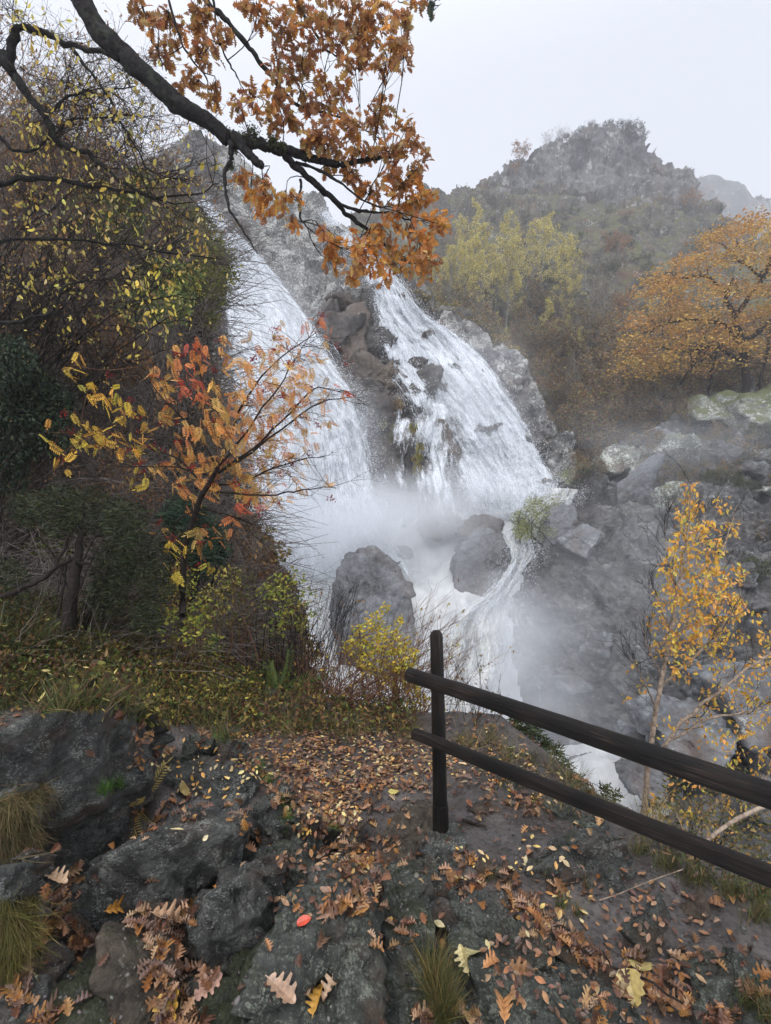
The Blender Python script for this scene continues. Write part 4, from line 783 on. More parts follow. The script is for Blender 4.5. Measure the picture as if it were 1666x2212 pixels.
# ------------------------------------------------------------------ wooden fence
fz = empty('wooden_fence', gh(950, 1800, 0), 'dark wet wooden fence of one post and two round rails beside the path', 'fence')
mfw, n_, l_, b_ = mat_new('wet_tarred_wood')
tc_ = nd(n_, 'ShaderNodeTexCoord'); a_ = nd(n_, 'ShaderNodeAttribute', attribute_name='flow'); mp_ = nd(n_, 'ShaderNodeMapping'); mp_.inputs['Scale'].default_value = (11, 2.2, 1); l_.new(a_.outputs['Vector'], mp_.inputs[0])
q1 = nd(n_, 'ShaderNodeTexNoise', Scale=2.0, Detail=8.0, Roughness=.7, Distortion=.4); l_.new(mp_.outputs[0], q1.inputs[0])
qr = ramp(n_, [(.35, (.003, .0025, .002)), (.50, (.007, .005, .004)), (.60, (.024, .015, .010)), (.72, (.085, .058, .042))]); l_.new(q1.outputs[0], qr.inputs[0]); l_.new(qr.outputs[0], b_.inputs[0])
b_.inputs['Specular IOR Level'].default_value = .28
qq = ramp(n_, [(.3, .35), (.7, .7)]); l_.new(q1.outputs[0], qq.inputs[0]); l_.new(qq.outputs[0], b_.inputs['Roughness'])
qf = nd(n_, 'ShaderNodeTexNoise', Scale=3.5, Detail=4.0); l_.new(tc_.outputs['Object'], qf.inputs[0]); qg = ramp(n_, [(.42, .4), (.64, 1.9)]); l_.new(qf.outputs[0], qg.inputs[0])
qh = nd(n_, 'ShaderNodeMix', data_type='RGBA', blend_type='MULTIPLY', Factor=1.0); l_.new(qr.outputs[0], qh.inputs['A']); l_.new(qg.outputs[0], qh.inputs['B']); l_.new(qh.outputs['Result'], b_.inputs[0])
qb = nd(n_, 'ShaderNodeBump', Strength=1.0, Distance=.02); l_.new(q1.outputs[0], qb.inputs['Height']); l_.new(qb.outputs[0], b_.inputs['Normal'])
def log(name, pts, rads, parent, seed, n=70, sides=28, roundtop=False, mat=None, amp=.11, fq=2.2):
    P = spline(pts, n); r0 = np.interp(np.linspace(0, 1, n), np.linspace(0, 1, len(rads)), rads)
    if roundtop: r0[-1] *= .55; r0[-2] *= .85; r0[-3] *= .96
    L = np.r_[0, np.cumsum(np.linalg.norm(np.diff(P, axis=0), axis=1))]
    T = np.gradient(P, axis=0); T /= np.linalg.norm(T, axis=1)[:, None]; up = np.array([0, 0, 1.]) if abs(T[0, 2]) < .9 else np.array([1., 0, 0])
    A = np.cross(T, up); A /= np.linalg.norm(A, axis=1)[:, None]; B = np.cross(T, A)
    th = np.arange(sides) * 2 * np.pi / sides
    ca, sa = np.cos(th), np.sin(th)
    nn = fbm(np.stack([np.broadcast_to(ca * 1.3, (n, sides)), np.broadcast_to(sa * 1.3, (n, sides)), np.broadcast_to(L[:, None] * fq, (n, sides))], -1).reshape(-1, 3), 4, seed).reshape(n, sides)
    rr = r0[:, None] * (1 + nn * amp)
    V = (P[:, None] + rr[..., None] * (ca[None, :, None] * A[:, None] + sa[None, :, None] * B[:, None])).reshape(-1, 3)
    i = np.arange(n - 1)[:, None] * sides + np.arange(sides)[None]; j = np.arange(n - 1)[:, None] * sides + (np.arange(sides)[None] + 1) % sides
    Q = np.stack([j, i, i + sides, j + sides], -1).reshape(-1, 4)
    V = np.vstack([V, P[:1], P[-1:]]); c0, c1 = len(V) - 2, len(V) - 1
    k = np.arange(sides); T3 = np.vstack([np.stack([k, (k + 1) % sides, np.full(sides, c0)], -1), np.stack([(n - 1) * sides + (k + 1) % sides, (n - 1) * sides + k, np.full(sides, c1)], -1)])
    uv = np.vstack([np.stack([np.broadcast_to(th * .35 + seed, (n, sides)).ravel(), np.repeat(L, sides)], -1), [[0, 0], [0, 0]]])
    return mesh_obj(name, V, [Q, T3], mat or mfw, parent, uv=uv, sm=True)
PB = gh(953, 1806, 0); PT_ = at(943, 1362, 2.69)
log('post', [PB + [0, 0, -.25], PB + (PT_ - PB) * .33, PB + (PT_ - PB) * .66, PT_], [.038, .037, .035, .0335], fz, 3, roundtop=True, n=90)
# snug collar round the foot of the post
q0, q1_ = PB + (PT_ - PB) * .0, PB + (PT_ - PB) * .155
log('foot_sleeve', [q0 + [0, 0, -.1], (q0 + q1_) / 2, q1_], [.0425, .0415, .0405], fz, 5, n=20)
a0, a1 = at(884, 1457, 2.60), at(1666, 1718, 1.52); dv = (a1 - a0)
log('rail', [a0, a0 + dv * .33 + [0, 0, .004], a0 + dv * .66, a1, a0 + dv * 1.6], [.037, .037, .0385, .039, .040], fz, 9, n=150)
a0, a1 = at(897, 1584, 2.60), at(1666, 1893, 1.50); dv = (a1 - a0)
log('rail', [a0, a0 + dv * .33 - [0, 0, .004], a0 + dv * .66, a1, a0 + dv * 1.6], [.029, .030, .031, .031, .032], fz, 12, n=150)

# ------------------------------------------------------------------ leafless and leafy growth
rv = np.random.default_rng(99)
def sub_twigs(T, P, r0, r, n, length, depth, sides=3, dirbias=(0, 0, .3), ends=None, spread=.8):
    """side twigs along polyline P"""
    m = len(P)
    for k in range(n):
        i = int(r.uniform(.25, 1) * (m - 1)); b = P[i]; tdir = P[min(i + 1, m - 1)] - P[max(i - 1, 0)]; tdir = tdir / (np.linalg.norm(tdir) + 1e-9)
        d = tdir * .8 + r.normal(size=3) * spread + np.array(dirbias); d /= np.linalg.norm(d)
        L = length * r.uniform(.4, 1.2); e = b + d * L + np.array([0, 0, -.08 * L]); mid = (b + e) / 2 + r.normal(size=3) * L * .09
        q = np.array([b, (b + mid) / 2 + r.normal(size=3) * L * .02, mid, (mid + e) / 2 + r.normal(size=3) * L * .03, e])
        T.add(q, [r0, r0 * .45], sides)
        if ends is not None: ends.append(q[2:])
        if depth > 0: sub_twigs(T, q, r0 * .55, r, max(2, n // 2), length * .5, depth - 1, sides, dirbias, ends, spread)
def px_line(pts, d): 
    p = np.array(pts, float); dd = np.linspace(d[0], d[-1], len(p)) if len(d) != len(p) else np.array(d)
    return at(p[:, 0], p[:, 1], dd)

# -------- the oak that reaches over the view
OAKD = 3.6
oak = empty('oak_tree', at(60, -700, 3.3), 'oak with a long mossy limb reaching across and clusters of orange brown lobed leaves', 'tree')
T = Tubes(); B1 = Tubes(); ends = []
limbs = [
 ([(60, -700), (90, -300), (150, -60), (190, 30), (240, 95), (290, 140), (345, 190), (400, 235), (450, 265), (500, 300), (560, 312), (610, 322), (650, 335), (690, 348), (740, 355), (790, 345), (833, 340), (880, 335)], (3.4, 3.9), [60, 52, 46, 45, 46, 46, 42, 38, 36, 32, 27, 22, 19, 17, 14, 11, 8, 5]),
 ([(590, 318), (615, 335), (640, 362), (680, 395), (700, 415), (730, 440), (760, 470), (800, 500), (833, 530), (880, 560), (935, 578)], (3.7, 4.1), [22, 20, 17, 15, 13, 12, 10, 9, 7, 5, 3]),
 ([(515, 305), (540, 335), (556, 352), (566, 358)], (3.6, 3.5), [22, 19, 17, 14]),
 ([(497, 305), (499, 340), (486, 372), (490, 420), (500, 460), (520, 490), (540, 520), (557, 548)], (3.6, 3.5), [13, 12, 10, 7, 6, 5, 4, 2]),
 ([(650, 388), (648, 420), (648, 448), (656, 480), (672, 502)], (3.7, 3.7), [8, 6, 5, 4, 2]),
 ([(690, 402), (735, 440), (780, 455), (830, 458), (870, 470), (905, 482)], (3.8, 4.0), [10, 9, 8, 6, 5, 2]),
 ([(640, 352), (700, 372), (740, 400), (800, 440), (860, 452)], (3.8, 3.7), [9, 8, 6, 4, 2]),
 ([(380, -120), (445, 0), (480, 30), (510, 70), (550, 120), (580, 155), (600, 185), (650, 230), (700, 245), (760, 262), (820, 300)], (3.8, 4.0), [17, 15, 14, 13, 12, 11, 10, 8, 6, 5, 3]),
 ([(600, 185), (590, 215), (575, 240), (540, 250)], (3.9, 3.9), [6, 5, 4, 2]),
 ([(590, -80), (640, 0), (680, 70), (710, 110), (740, 125), (800, 142)], (3.9, 4.1), [9, 8, 7, 6, 5, 2]),
 ([(700, -60), (760, 0), (800, 60), (830, 110), (850, 150)], (4.0, 4.1), [7, 6, 5, 4, 2]),
 ([(820, -60), (850, -20), (890, 0), (950, 12)], (4.0, 4.1), [6, 5, 4, 2]),
 ([(450, -60), (465, 30), (470, 80), (490, 125), (510, 160), (525, 190)], (3.7, 3.8), [7, 6, 5, 5, 4, 2]),
 ([(290, -60), (320, 60), (345, 120), (352, 150)], (3.6, 3.6), [6, 5, 4, 2]),
 ([(345, -60), (375, 40), (400, 110), (440, 160), (455, 215)], (3.7, 3.7), [7, 6, 5, 4, 2]),
]
limbP = []
for pts, d, w in limbs:
    P = px_line(pts, d); n = len(pts) * 5; P = wig(spline(P, n), .006, rv); r = np.interp(np.linspace(0, 1, n), np.linspace(0, 1, len(w)), w) * .43 / F * 3.7
    limbP.append(P)
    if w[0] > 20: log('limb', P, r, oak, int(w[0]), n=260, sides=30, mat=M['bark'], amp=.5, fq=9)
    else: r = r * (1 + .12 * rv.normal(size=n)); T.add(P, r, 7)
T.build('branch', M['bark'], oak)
allP = np.concatenate(limbP)
oak_cl = [(370, 60, 42), (420, 30, 45), (350, 110, 32), (450, 110, 40), (405, 165, 32), (458, 205, 25), (480, 80, 26), (330, 60, 22), (300, 25, 25), (560, 8, 40), (620, 50, 40), (655, 105, 38), (605, 120, 26), (540, 205, 28), (520, 222, 16), (595, 205, 38), (650, 165, 42),
 (705, 25, 45), (760, 40, 48), (825, 30, 42), (875, 30, 24), (720, 85, 38), (790, 85, 42), (850, 85, 34), (835, 138, 32), (868, 118, 24), (762, 125, 32), (640, 10, 30), (690, 220, 38), (640, 245, 40), (700, 285, 42), (600, 262, 28), (760, 275, 38), (820, 262, 32), (826, 222, 20),
 (780, 330, 42), (842, 330, 42), (885, 300, 30), (902, 350, 28), (720, 340, 36), (664, 300, 30), (700, 180, 30), (730, 200, 25), (860, 400, 45), (912, 420, 38), (945, 468, 30), (800, 400, 38), (760, 372, 30), (870, 470, 45), (920, 520, 38), (832, 500, 34), (780, 520, 34), (728, 540, 34), (718, 572, 22), (800, 558, 40),
 (870, 556, 40), (930, 585, 24), (762, 592, 18), (842, 592, 22), (545, 420, 24), (580, 438, 28), (612, 452, 22), (560, 400, 20), (628, 425, 16), (525, 385, 12), (640, 480, 10), (900, 560, 25), (960, 490, 14), (700, 500, 14), (885, 260, 14), (940, 5, 18, .6), (905, 10, 20)]
tw = Tubes(); lv = Leaves()
oc = [(.34, .15, .06), (.40, .19, .07), (.27, .12, .06), (.44, .25, .08), (.30, .15, .08), (.34, .21, .10)]  # darker set: the backlit look of the upper clusters is put into the colour
oc2 = [(.56, .24, .06), (.60, .30, .07), (.48, .19, .055), (.52, .30, .12)]
for c in oak_cl:
    dm = 3.7 + rv.normal() * .18; ctr = at(c[0], c[1], dm); rad = c[2] / F * dm
    near = allP[np.argsort(((allP - ctr) ** 2).sum(1) + rv.uniform(0, .01, len(allP)))[rv.integers(2, 14)]]
    mid = (near + ctr) / 2 + rv.normal(size=3) * .04 + np.array([0, 0, .03])
    main = spline([near, mid, ctr], 8); tw.add(wig(main, .006, rv), [.0042, .0022], 5)
    nt = max(4, int(13 * (c[2] / 40) ** 1.6)); 
    for k in range(nt):
        b = main[rv.integers(3, 8)]; a = rv.normal(size=3); a /= np.linalg.norm(a)
        e = ctr + a * rad * rv.uniform(.5, .95) * np.array([1, .9, .9]); q = spline([b, (b + e) / 2 + rv.normal(size=3) * .02, e], 5)
        tw.add(q, [.002, .001], 4)
        nl = rv.integers(4, 8) ; dr = (e - b) / (np.linalg.norm(e - b) + 1e-6)
        pp = e + rv.normal(size=(nl, 3)) * .018 - dr * rv.uniform(0, .06, (nl, 1))
        dirs = dr * .55 + rv.normal(size=(nl, 3)) * .6 + np.array([0, 0, -.55])
        cols = oc2 if (c[1] > 385 and rv.uniform() < .8) else (oc2 if rv.uniform() < .12 else oc)  # low clusters mostly take the brighter lit colours, upper ones the backlit dark set
        C = pick(cols, nl, rv)
        if c[0] > 925 and c[1] < 60: C = pick([(.05, .07, .05)], nl, rv)
        lv.add(OAK, pp, rotmats(nl, rv, 'dir', .25, dirs), rv.uniform(.055, .088, nl), C)
tw.build('twig', M['twig'], oak); lv.build('foliage', M['oak_leaf'], oak)
# moss cushions on the limb
mv = Leaves()
for (x, y, r_) in [(545, 290, 22), (530, 300, 18), (505, 318, 14), (498, 360, 9), (330, 190, 12), (590, 305, 16), (490, 290, 14), (440, 268, 12), (610, 315, 12)]:
    n = int(r_ * 26); ctr = at(x, y, 3.66); P = ctr + rv.normal(size=(n, 3)) * r_ / F * 3.6 * .38
    mv.add(DIAM, P, rotmats(n, rv), rv.uniform(.008, .02, n), pick([(.035, .045, .02), (.06, .07, .03), (.08, .08, .05)], n, rv))
mv.build('moss', M['leaf'], oak)

# -------- willow with dark crooked limbs and yellow leaves, on the bank
wil = empty('willow_tree', at(-260, 1300, 4.6), 'crooked dark limbed tree hung with scattered yellow leaves', 'tree')
T = Tubes(); T2 = Tubes(); we = []
wl_ = [([(-260, 1300), (-200, 800), (-120, 400), (-40, 180), (0, 118), (18, 148), (24, 100), (38, 66), (70, 62), (120, 84), (160, 103), (230, 115), (270, 140), (330, 172)], (4.6, 4.2), [70, 60, 44, 30, 22, 20, 17, 16, 14, 13, 12, 9, 6, 3]),
 ([(-10, 115), (12, 140), (30, 165), (60, 210), (100, 250), (118, 295), (150, 320), (190, 330), (230, 362), (280, 402), (340, 428), (420, 420), (478, 398)], (4.2, 4.6), [20, 19, 18, 17, 15, 14, 12, 10, 8, 7, 5, 4, 2]),
 ([(-120, 400), (-40, 402), (0, 400), (40, 385), (100, 386), (170, 398), (250, 408), (330, 428), (420, 440)], (4.4, 4.8), [22, 15, 13, 12, 10, 9, 7, 5, 2]),
 ([(155, 103), (200, 160), (235, 210), (270, 272), (300, 335), (340, 380), (350, 384)], (4.3, 4.5), [7, 6, 5, 5, 4, 3, 1.5]),
 ([(-160, 560), (-20, 520), (80, 515), (200, 520), (330, 540), (480, 560)], (4.6, 5.2), [16, 9, 7, 6, 4, 2]),
 ([(-160, 700), (0, 700), (60, 690), (110, 672), (140, 620), (200, 600)], (4.5, 4.6), [16, 10, 8, 7, 5, 2]),
 ([(100, 250), (150, 205), (220, 195), (300, 190)], (4.3, 4.5), [7, 5, 4, 2]),
 ([(0, 300), (50, 330), (110, 300), (180, 255), (290, 250)], (4.5, 4.7), [8, 6, 5, 4, 2])]
for pts, d, w in wl_:
    P = px_line(pts, d); n = len(pts) * 4; P = wig(spline(P, n), .012, rv); r = np.interp(np.linspace(0, 1, n), np.linspace(0, 1, len(w)), w) * .5 / F * 4.4
    T.add(P, r * (1 + .1 * rv.normal(size=n)), 8); sub_twigs(T2, P, .0042, rv, 16, .55, 2, 3, (0, 0, .05), we)
T.build('limb', M['bark'], wil); T2.build('twig', M['twig'], wil)
lv = Leaves(); WP = np.concatenate(we); m = WP[rv.integers(0, len(WP), 700)]
lv.add(OVAL, m, rotmats(700, rv, 'hang', .55), rv.uniform(.03, .07, 700), pick([(.55, .42, .08), (.62, .50, .12), (.45, .33, .08), (.55, .45, .2)], 700, rv))
Pc = cloud([(60, 40, 50), (90, 90, 40), (60, 250, 40), (30, 240, 40), (170, 340, 35), (180, 370, 20), (60, 270, 30), (330, 300, 60, .5), (310, 380, 30), (300, 600, 50), (340, 640, 50), (320, 700, 40), (400, 540, 50), (400, 700, 30), (300, 760, 30), (240, 500, 60, .4), (420, 520, 40, .6), (200, 600, 80, .4), (100, 480, 60, .4), (220, 170, 60, .4)], 12, (4.2, 5.0), rv)
lv.add(OVAL, Pc, rotmats(len(Pc), rv, 'hang', .6), rv.uniform(.035, .07, len(Pc)), pick([(.55, .42, .07), (.62, .50, .10), (.50, .36, .07)], len(Pc), rv))
Pc = cloud([(350, 600, 60), (400, 640, 50), (330, 700, 50), (300, 560, 50), (420, 560, 40), (260, 640, 50), (60, 440, 60), (120, 540, 60), (200, 480, 50), (30, 600, 50), (140, 400, 50), (60, 340, 50), (200, 700, 50), (100, 680, 40), (350, 480, 50), (280, 430, 50)], 16, (4.8, 6.5), rv)
lv.add(OVAL, Pc, rotmats(len(Pc), rv, 'hang', .7), rv.uniform(.03, .075, len(Pc)), pick([(.50, .38, .07), (.42, .30, .07), (.55, .46, .12), (.36, .22, .07), (.3, .3, .08)], len(Pc), rv))
lv.build('foliage', M['leaf'], wil)

# -------- thicket of bare shrubs on the bank
def bare_shrub(name, label, base, targets, ns, r0, twn, twl, depth, leafn, leafc, leafs, group=None, drange=(0, 0), mat='brush', cat='shrub', spread=.8, leaf=OVAL, sag=.12):
    b = at(*base); root = empty(name, b, label, cat, group); T = Tubes(); E = []
    tc = np.array([t[:3] for t in targets], float); w = tc[:, 2] ** 2; w /= w.sum()
    for k in range(ns):
        t = targets[rv.choice(len(targets), p=w)]; a = rv.uniform(0, 6.28); q = t[2] * math.sqrt(rv.uniform())
        dm = rv.uniform(*drange); e = at(t[0] + q * math.cos(a), t[1] + q * math.sin(a), dm)
        s = b + rv.normal(size=3) * np.array([.25, .25, .03]); L = np.linalg.norm(e - s)
        mid = s + (e - s) * .5 + np.array([0, 0, sag * L]) + rv.normal(size=3) * L * .05
        P = wig(spline([s, mid, e], 12), L * .008, rv); T.add(P, [r0, r0 * .25], 4)
        sub_twigs(T, P, r0 * .4, rv, twn, twl, depth, 3, (0, 0, .15), E, spread)
    T.build('stem', M[mat], root)
    if leafn:
        EP = np.concatenate(E); m = EP[rv.integers(0, len(EP), leafn)] + rv.normal(size=(leafn, 3)) * .01
        lv = Leaves(); lv.add(leaf, m, rotmats(leafn, rv, 'hang', .7), rv.uniform(.6, 1.3, leafn) * leafs, pick(leafc, leafn, rv)); lv.build('foliage', M['leaf'], root)
    return root
rusty = [(.22, .10, .04), (.28, .15, .06), (.14, .07, .04), (.35, .22, .09)]
bare_shrub('bare_tree', 'leafless grey brown tree whose fine twigs net the sky behind the crooked limbs', (-150, 900, 9), [(60, 130, 110), (150, 200, 90), (240, 240, 80), (330, 280, 60), (260, 120, 70), (40, 320, 90), (420, 340, 40)], 70, .016, 9, 1.0, 2, 15000, rusty, .05, drange=(7.5, 9.5), cat='tree')
bare_shrub('bare_tree', 'leafless tangled tree rising in front of the pale cliff', (60, 1100, 10), [(330, 340, 70), (400, 380, 70), (440, 430, 50), (300, 420, 80), (380, 480, 70), (230, 380, 80)], 50, .016, 8, 1.0, 2, 7000, rusty, .045, drange=(9, 11), cat='tree')
bare_shrub('bare_shrub', 'dense bare shrub with level dark twigs above the dark ivy', (-180, 1000, 6.5), [(120, 560, 110), (240, 620, 110), (60, 680, 90), (330, 560, 70)], 90, .008, 8, .65, 2, 2400, rusty, .03, drange=(5.6, 6.8))
bare_shrub('bare_shrub', 'wide bare shrub with arching twigs behind the rowan', (-60, 1150, 7.5), [(200, 760, 110), (320, 760, 90), (400, 680, 60), (420, 820, 60), (280, 880, 90)], 95, .009, 8, .7, 2, 2400, rusty, .03, drange=(6.4, 8.0))
bare_shrub('bare_shrub', 'bare shrub with rusty leftovers beside the ivy covered trunk', (-100, 1250, 6), [(90, 900, 80), (200, 960, 70), (330, 1010, 70), (100, 1060, 60)], 60, .008, 7, .5, 2, 2400, rusty, .028, drange=(5.4, 6.4))
bare_shrub('bare_tree', 'black limbed leafless tree arching in front of the brown bank', (-200, 1300, 6.0), [(150, 450, 110), (280, 520, 100), (380, 620, 70), (250, 680, 100), (80, 560, 100), (400, 500, 50)], 40, .02, 7, .8, 2, 1500, [(.45, .33, .07), (.35, .2, .06), (.5, .4, .12)], .04, drange=(5.4, 7.0), mat='twig', cat='tree')
bare_shrub('bare_shrub', 'grey leafless brush standing against the white spray', (470, 1400, 6.8), [(560, 1180, 40), (610, 1160, 35), (560, 1250, 50), (500, 1150, 50), (640, 1230, 30)], 34, .008, 7, .4, 1, 60, rusty, .03, drange=(6.4, 7.2))

# -------- dark evergreens on the bank
def leafy(name, label, base, circles, per, drange, size, cols, tmpl=DIAM, mat='leaf', stems=10, stem_r=.01, cat='shrub', group=None, mode='any', tilt=.5, stem_mat='twig', bend=.1, far=False, seedless=False, dirs=None):
    b = at(*base); root = empty(name, b, label, cat, group); r = rv
    P = cloud(circles, per, drange, r)
    if stems:
        T = Tubes()
        for k in range(stems):
            e = P[r.integers(0, len(P))]; s = b + r.normal(size=3) * np.array([.12, .12, 0]) * (drange[0] / 5); L = np.linalg.norm(e - s)
            q = wig(spline([s, (s + e) / 2 + r.normal(size=3) * L * bend, e], 9), L * .01, r); T.add(q, [stem_r, stem_r * .3], 5)
            sub_twigs(T, q, stem_r * .3, r, 5, L * .22, 0, 3)
        T.build('stem', M[stem_mat], root)
    lv = Leaves(); n = len(P)
    R = rotmats(n, r, mode, tilt, dirs=(np.broadcast_to(np.array(dirs), (n, 3)) if dirs is not None else None))
    lv.add(tmpl, P, R, r.uniform(.6, 1.35, n) * size, pick(cols, n, r, .25)); lv.build('foliage', M[mat], root)
    return root
gd = [(.020, .034, .018), (.03, .05, .024), (.045, .06, .028), (.012, .02, .012)]
leafy('ivy_shrub', 'dark blue green ivy clad shrub at the frame edge', (-40, 1250, 5.2), [(20, 780, 60), (60, 850, 70), (110, 880, 60), (30, 930, 80), (-20, 850, 60), (120, 940, 40), (20, 1020, 50)], 620, (4.9, 5.7), .045, gd, OVAL, stems=14, mode='hang', tilt=.9)
olive = [(.11, .125, .025), (.16, .165, .035), (.07, .08, .022), (.22, .20, .05)]
leafy('gorse_bush', 'olive green bush bulging over the top of the left fall', (420, 800, 13.5), [(470, 560, 42), (440, 520, 45), (490, 600, 28), (470, 640, 30), (410, 480, 40), (450, 690, 30), (380, 560, 60), (380, 470, 40), (340, 500, 50), (430, 610, 50), (400, 660, 45)], 620, (12.6, 14.2), .075, olive, OVAL, stems=12, stem_r=.02)
leafy('juniper', 'dark green juniper with drooping sprays above the black forked trunk', (145, 1420, 4.4), [(200, 1110, 60), (270, 1130, 55), (130, 1100, 60), (60, 1100, 45), (290, 1200, 60), (340, 1260, 50), (320, 1330, 40), (230, 1290, 50), (380, 1180, 45), (250, 1220, 60), (40, 1330, 40), (20, 1250, 45)], 560, (4.1, 5.0), .045, [(.02, .03, .014), (.035, .045, .018), (.05, .055, .02)], WILLOW, stems=16)
leafy('broom_bush', 'deep green broom with upright wispy stems under the rowan', (420, 1300, 5.6), [(400, 1110, 40), (440, 1150, 45), (420, 1210, 45), (380, 1120, 30), (470, 1190, 30)], 520, (5.3, 6.0), .09, [(.025, .05, .03), (.04, .07, .035)], WILLOW, stems=26, mode='up', tilt=2.5)
leafy('bright_shrub', 'yellow green shrub glowing behind the black forked trunk', (110, 1430, 6.2), [(110, 1190, 45), (90, 1240, 45), (150, 1230, 35), (110, 1290, 40), (60, 1190, 25), (170, 1310, 30), (210, 1330, 25)], 330, (5.8, 6.4), .05, [(.22, .26, .03), (.30, .30, .04), (.16, .2, .03)], OVAL, stems=8)
leafy('bramble', 'yellow green bramble with reddish stems at the start of the path edge', (400, 1520, 4.6), [(390, 1350, 50), (440, 1400, 45), (380, 1430, 45), (430, 1320, 40), (400, 1260, 35), (460, 1450, 30), (350, 1400, 30)], 130, (4.3, 5.0), .038, [(.36, .36, .06), (.24, .30, .05), (.44, .38, .07), (.14, .19, .04)], OVAL, stems=40, stem_r=.006, stem_mat='stem')
leafy('bramble', 'tangled brown and green bramble between the bare brush and the sapling', (520, 1540, 5.2), [(500, 1320, 50), (540, 1380, 50), (480, 1420, 40), (560, 1450, 50), (520, 1260, 40), (600, 1400, 40)], 150, (4.9, 5.7), .035, [(.10, .10, .03), (.16, .13, .04), (.2, .19, .05), (.12, .06, .03), (.06, .07, .02)], OVAL, stems=40, stem_r=.006, stem_mat='stem')
leafy('sapling', 'thin sapling with pale yellow green leaves before the white water', (600, 1540, 5.4), [(600, 1265, 30), (640, 1245, 22), (570, 1290, 30), (660, 1290, 22), (620, 1310, 30), (680, 1330, 14), (650, 1350, 20), (600, 1350, 25)], 170, (5.2, 5.6), .042, [(.32, .33, .06), (.42, .38, .07), (.22, .27, .05)], OVAL, stems=16, stem_r=.006)
leafy('yellow_shrub', 'bright yellow leaved shrub in front of the rounded pool boulder', (840, 1600, 4.6), [(810, 1345, 25), (830, 1315, 12), (790, 1375, 32), (840, 1385, 35), (870, 1420, 35), (800, 1430, 35), (850, 1460, 35), (890, 1470, 30), (760, 1400, 22), (910, 1520, 22), (880, 1540, 20), (860, 1345, 12)], 330, (4.4, 4.9), .036, [(.58, .42, .04), (.64, .50, .07), (.48, .36, .05), (.36, .36, .06)], OVAL, stems=34, stem_r=.006, stem_mat='stem')
def whips(name, label, bases, targets, n, r0, d, mat='stem', leafn=0, group=None, lc=None):
    root = empty(name, at(bases[0][0], bases[0][1], d[0]), label, 'shrub', group); T = Tubes(); E = []
    for k in range(n):
        b = bases[rv.integers(0, len(bases))]; t = targets[rv.integers(0, len(targets))]; dm = rv.uniform(*d)
        s = at(b[0] + rv.normal() * b[2], b[1] + rv.normal() * 6, dm); e = at(t[0] + rv.normal() * t[2], t[1] + rv.normal() * t[2] * .7, dm + rv.normal() * .25)
        L = np.linalg.norm(e - s); P = spline([s, (s + e) / 2 + rv.normal(size=3) * L * .05 + np.array([0, 0, .04 * L]), e], 9); T.add(wig(P, L * .006, rv), [r0, r0 * .3], 4)
        sub_twigs(T, P, r0 * .4, rv, 6, L * .28, 0, 3, (0, 0, .4), E, .45)
    T.build('stem', M[mat], root)
    if leafn:
        EP = np.concatenate(E); m = EP[rv.integers(0, len(EP), leafn)]; lv = Leaves()
        lv.add(OVAL, m, rotmats(leafn, rv, 'hang', .7), rv.uniform(.02, .045, leafn), pick(lc or rusty, leafn, rv)); lv.build('foliage', M['leaf'], root)
whips('red_stemmed_shrub', 'fan of thin reddish brown stems leaning right at the path end', [(720, 1590, 50), (800, 1595, 50), (880, 1595, 40), (640, 1585, 40)], [(760, 1400, 60), (860, 1380, 60), (930, 1420, 50), (960, 1340, 40), (700, 1430, 50), (1000, 1400, 30), (820, 1450, 60)], 190, .0042, (4.3, 5.0), leafn=500, lc=[(.35, .2, .05), (.25, .12, .05), (.45, .35, .06)])
whips('red_stemmed_shrub', 'upright grey stems of leafless brush against the pool', [(620, 1570, 40), (680, 1580, 40)], [(660, 1320, 40), (700, 1280, 35), (740, 1310, 30), (640, 1380, 40), (760, 1260, 20)], 80, .0038, (5.0, 5.6), mat='twig', leafn=90)
whips('red_stemmed_shrub', 'sparse thin twigs with a few leaves right behind the fence post', [(990, 1600, 30), (1040, 1600, 20)], [(1010, 1450, 30), (1060, 1480, 25), (980, 1400, 30), (1060, 1560, 20)], 34, .003, (4.0, 4.5), mat='twig', leafn=110, lc=[(.12, .12, .04), (.2, .12, .05)])

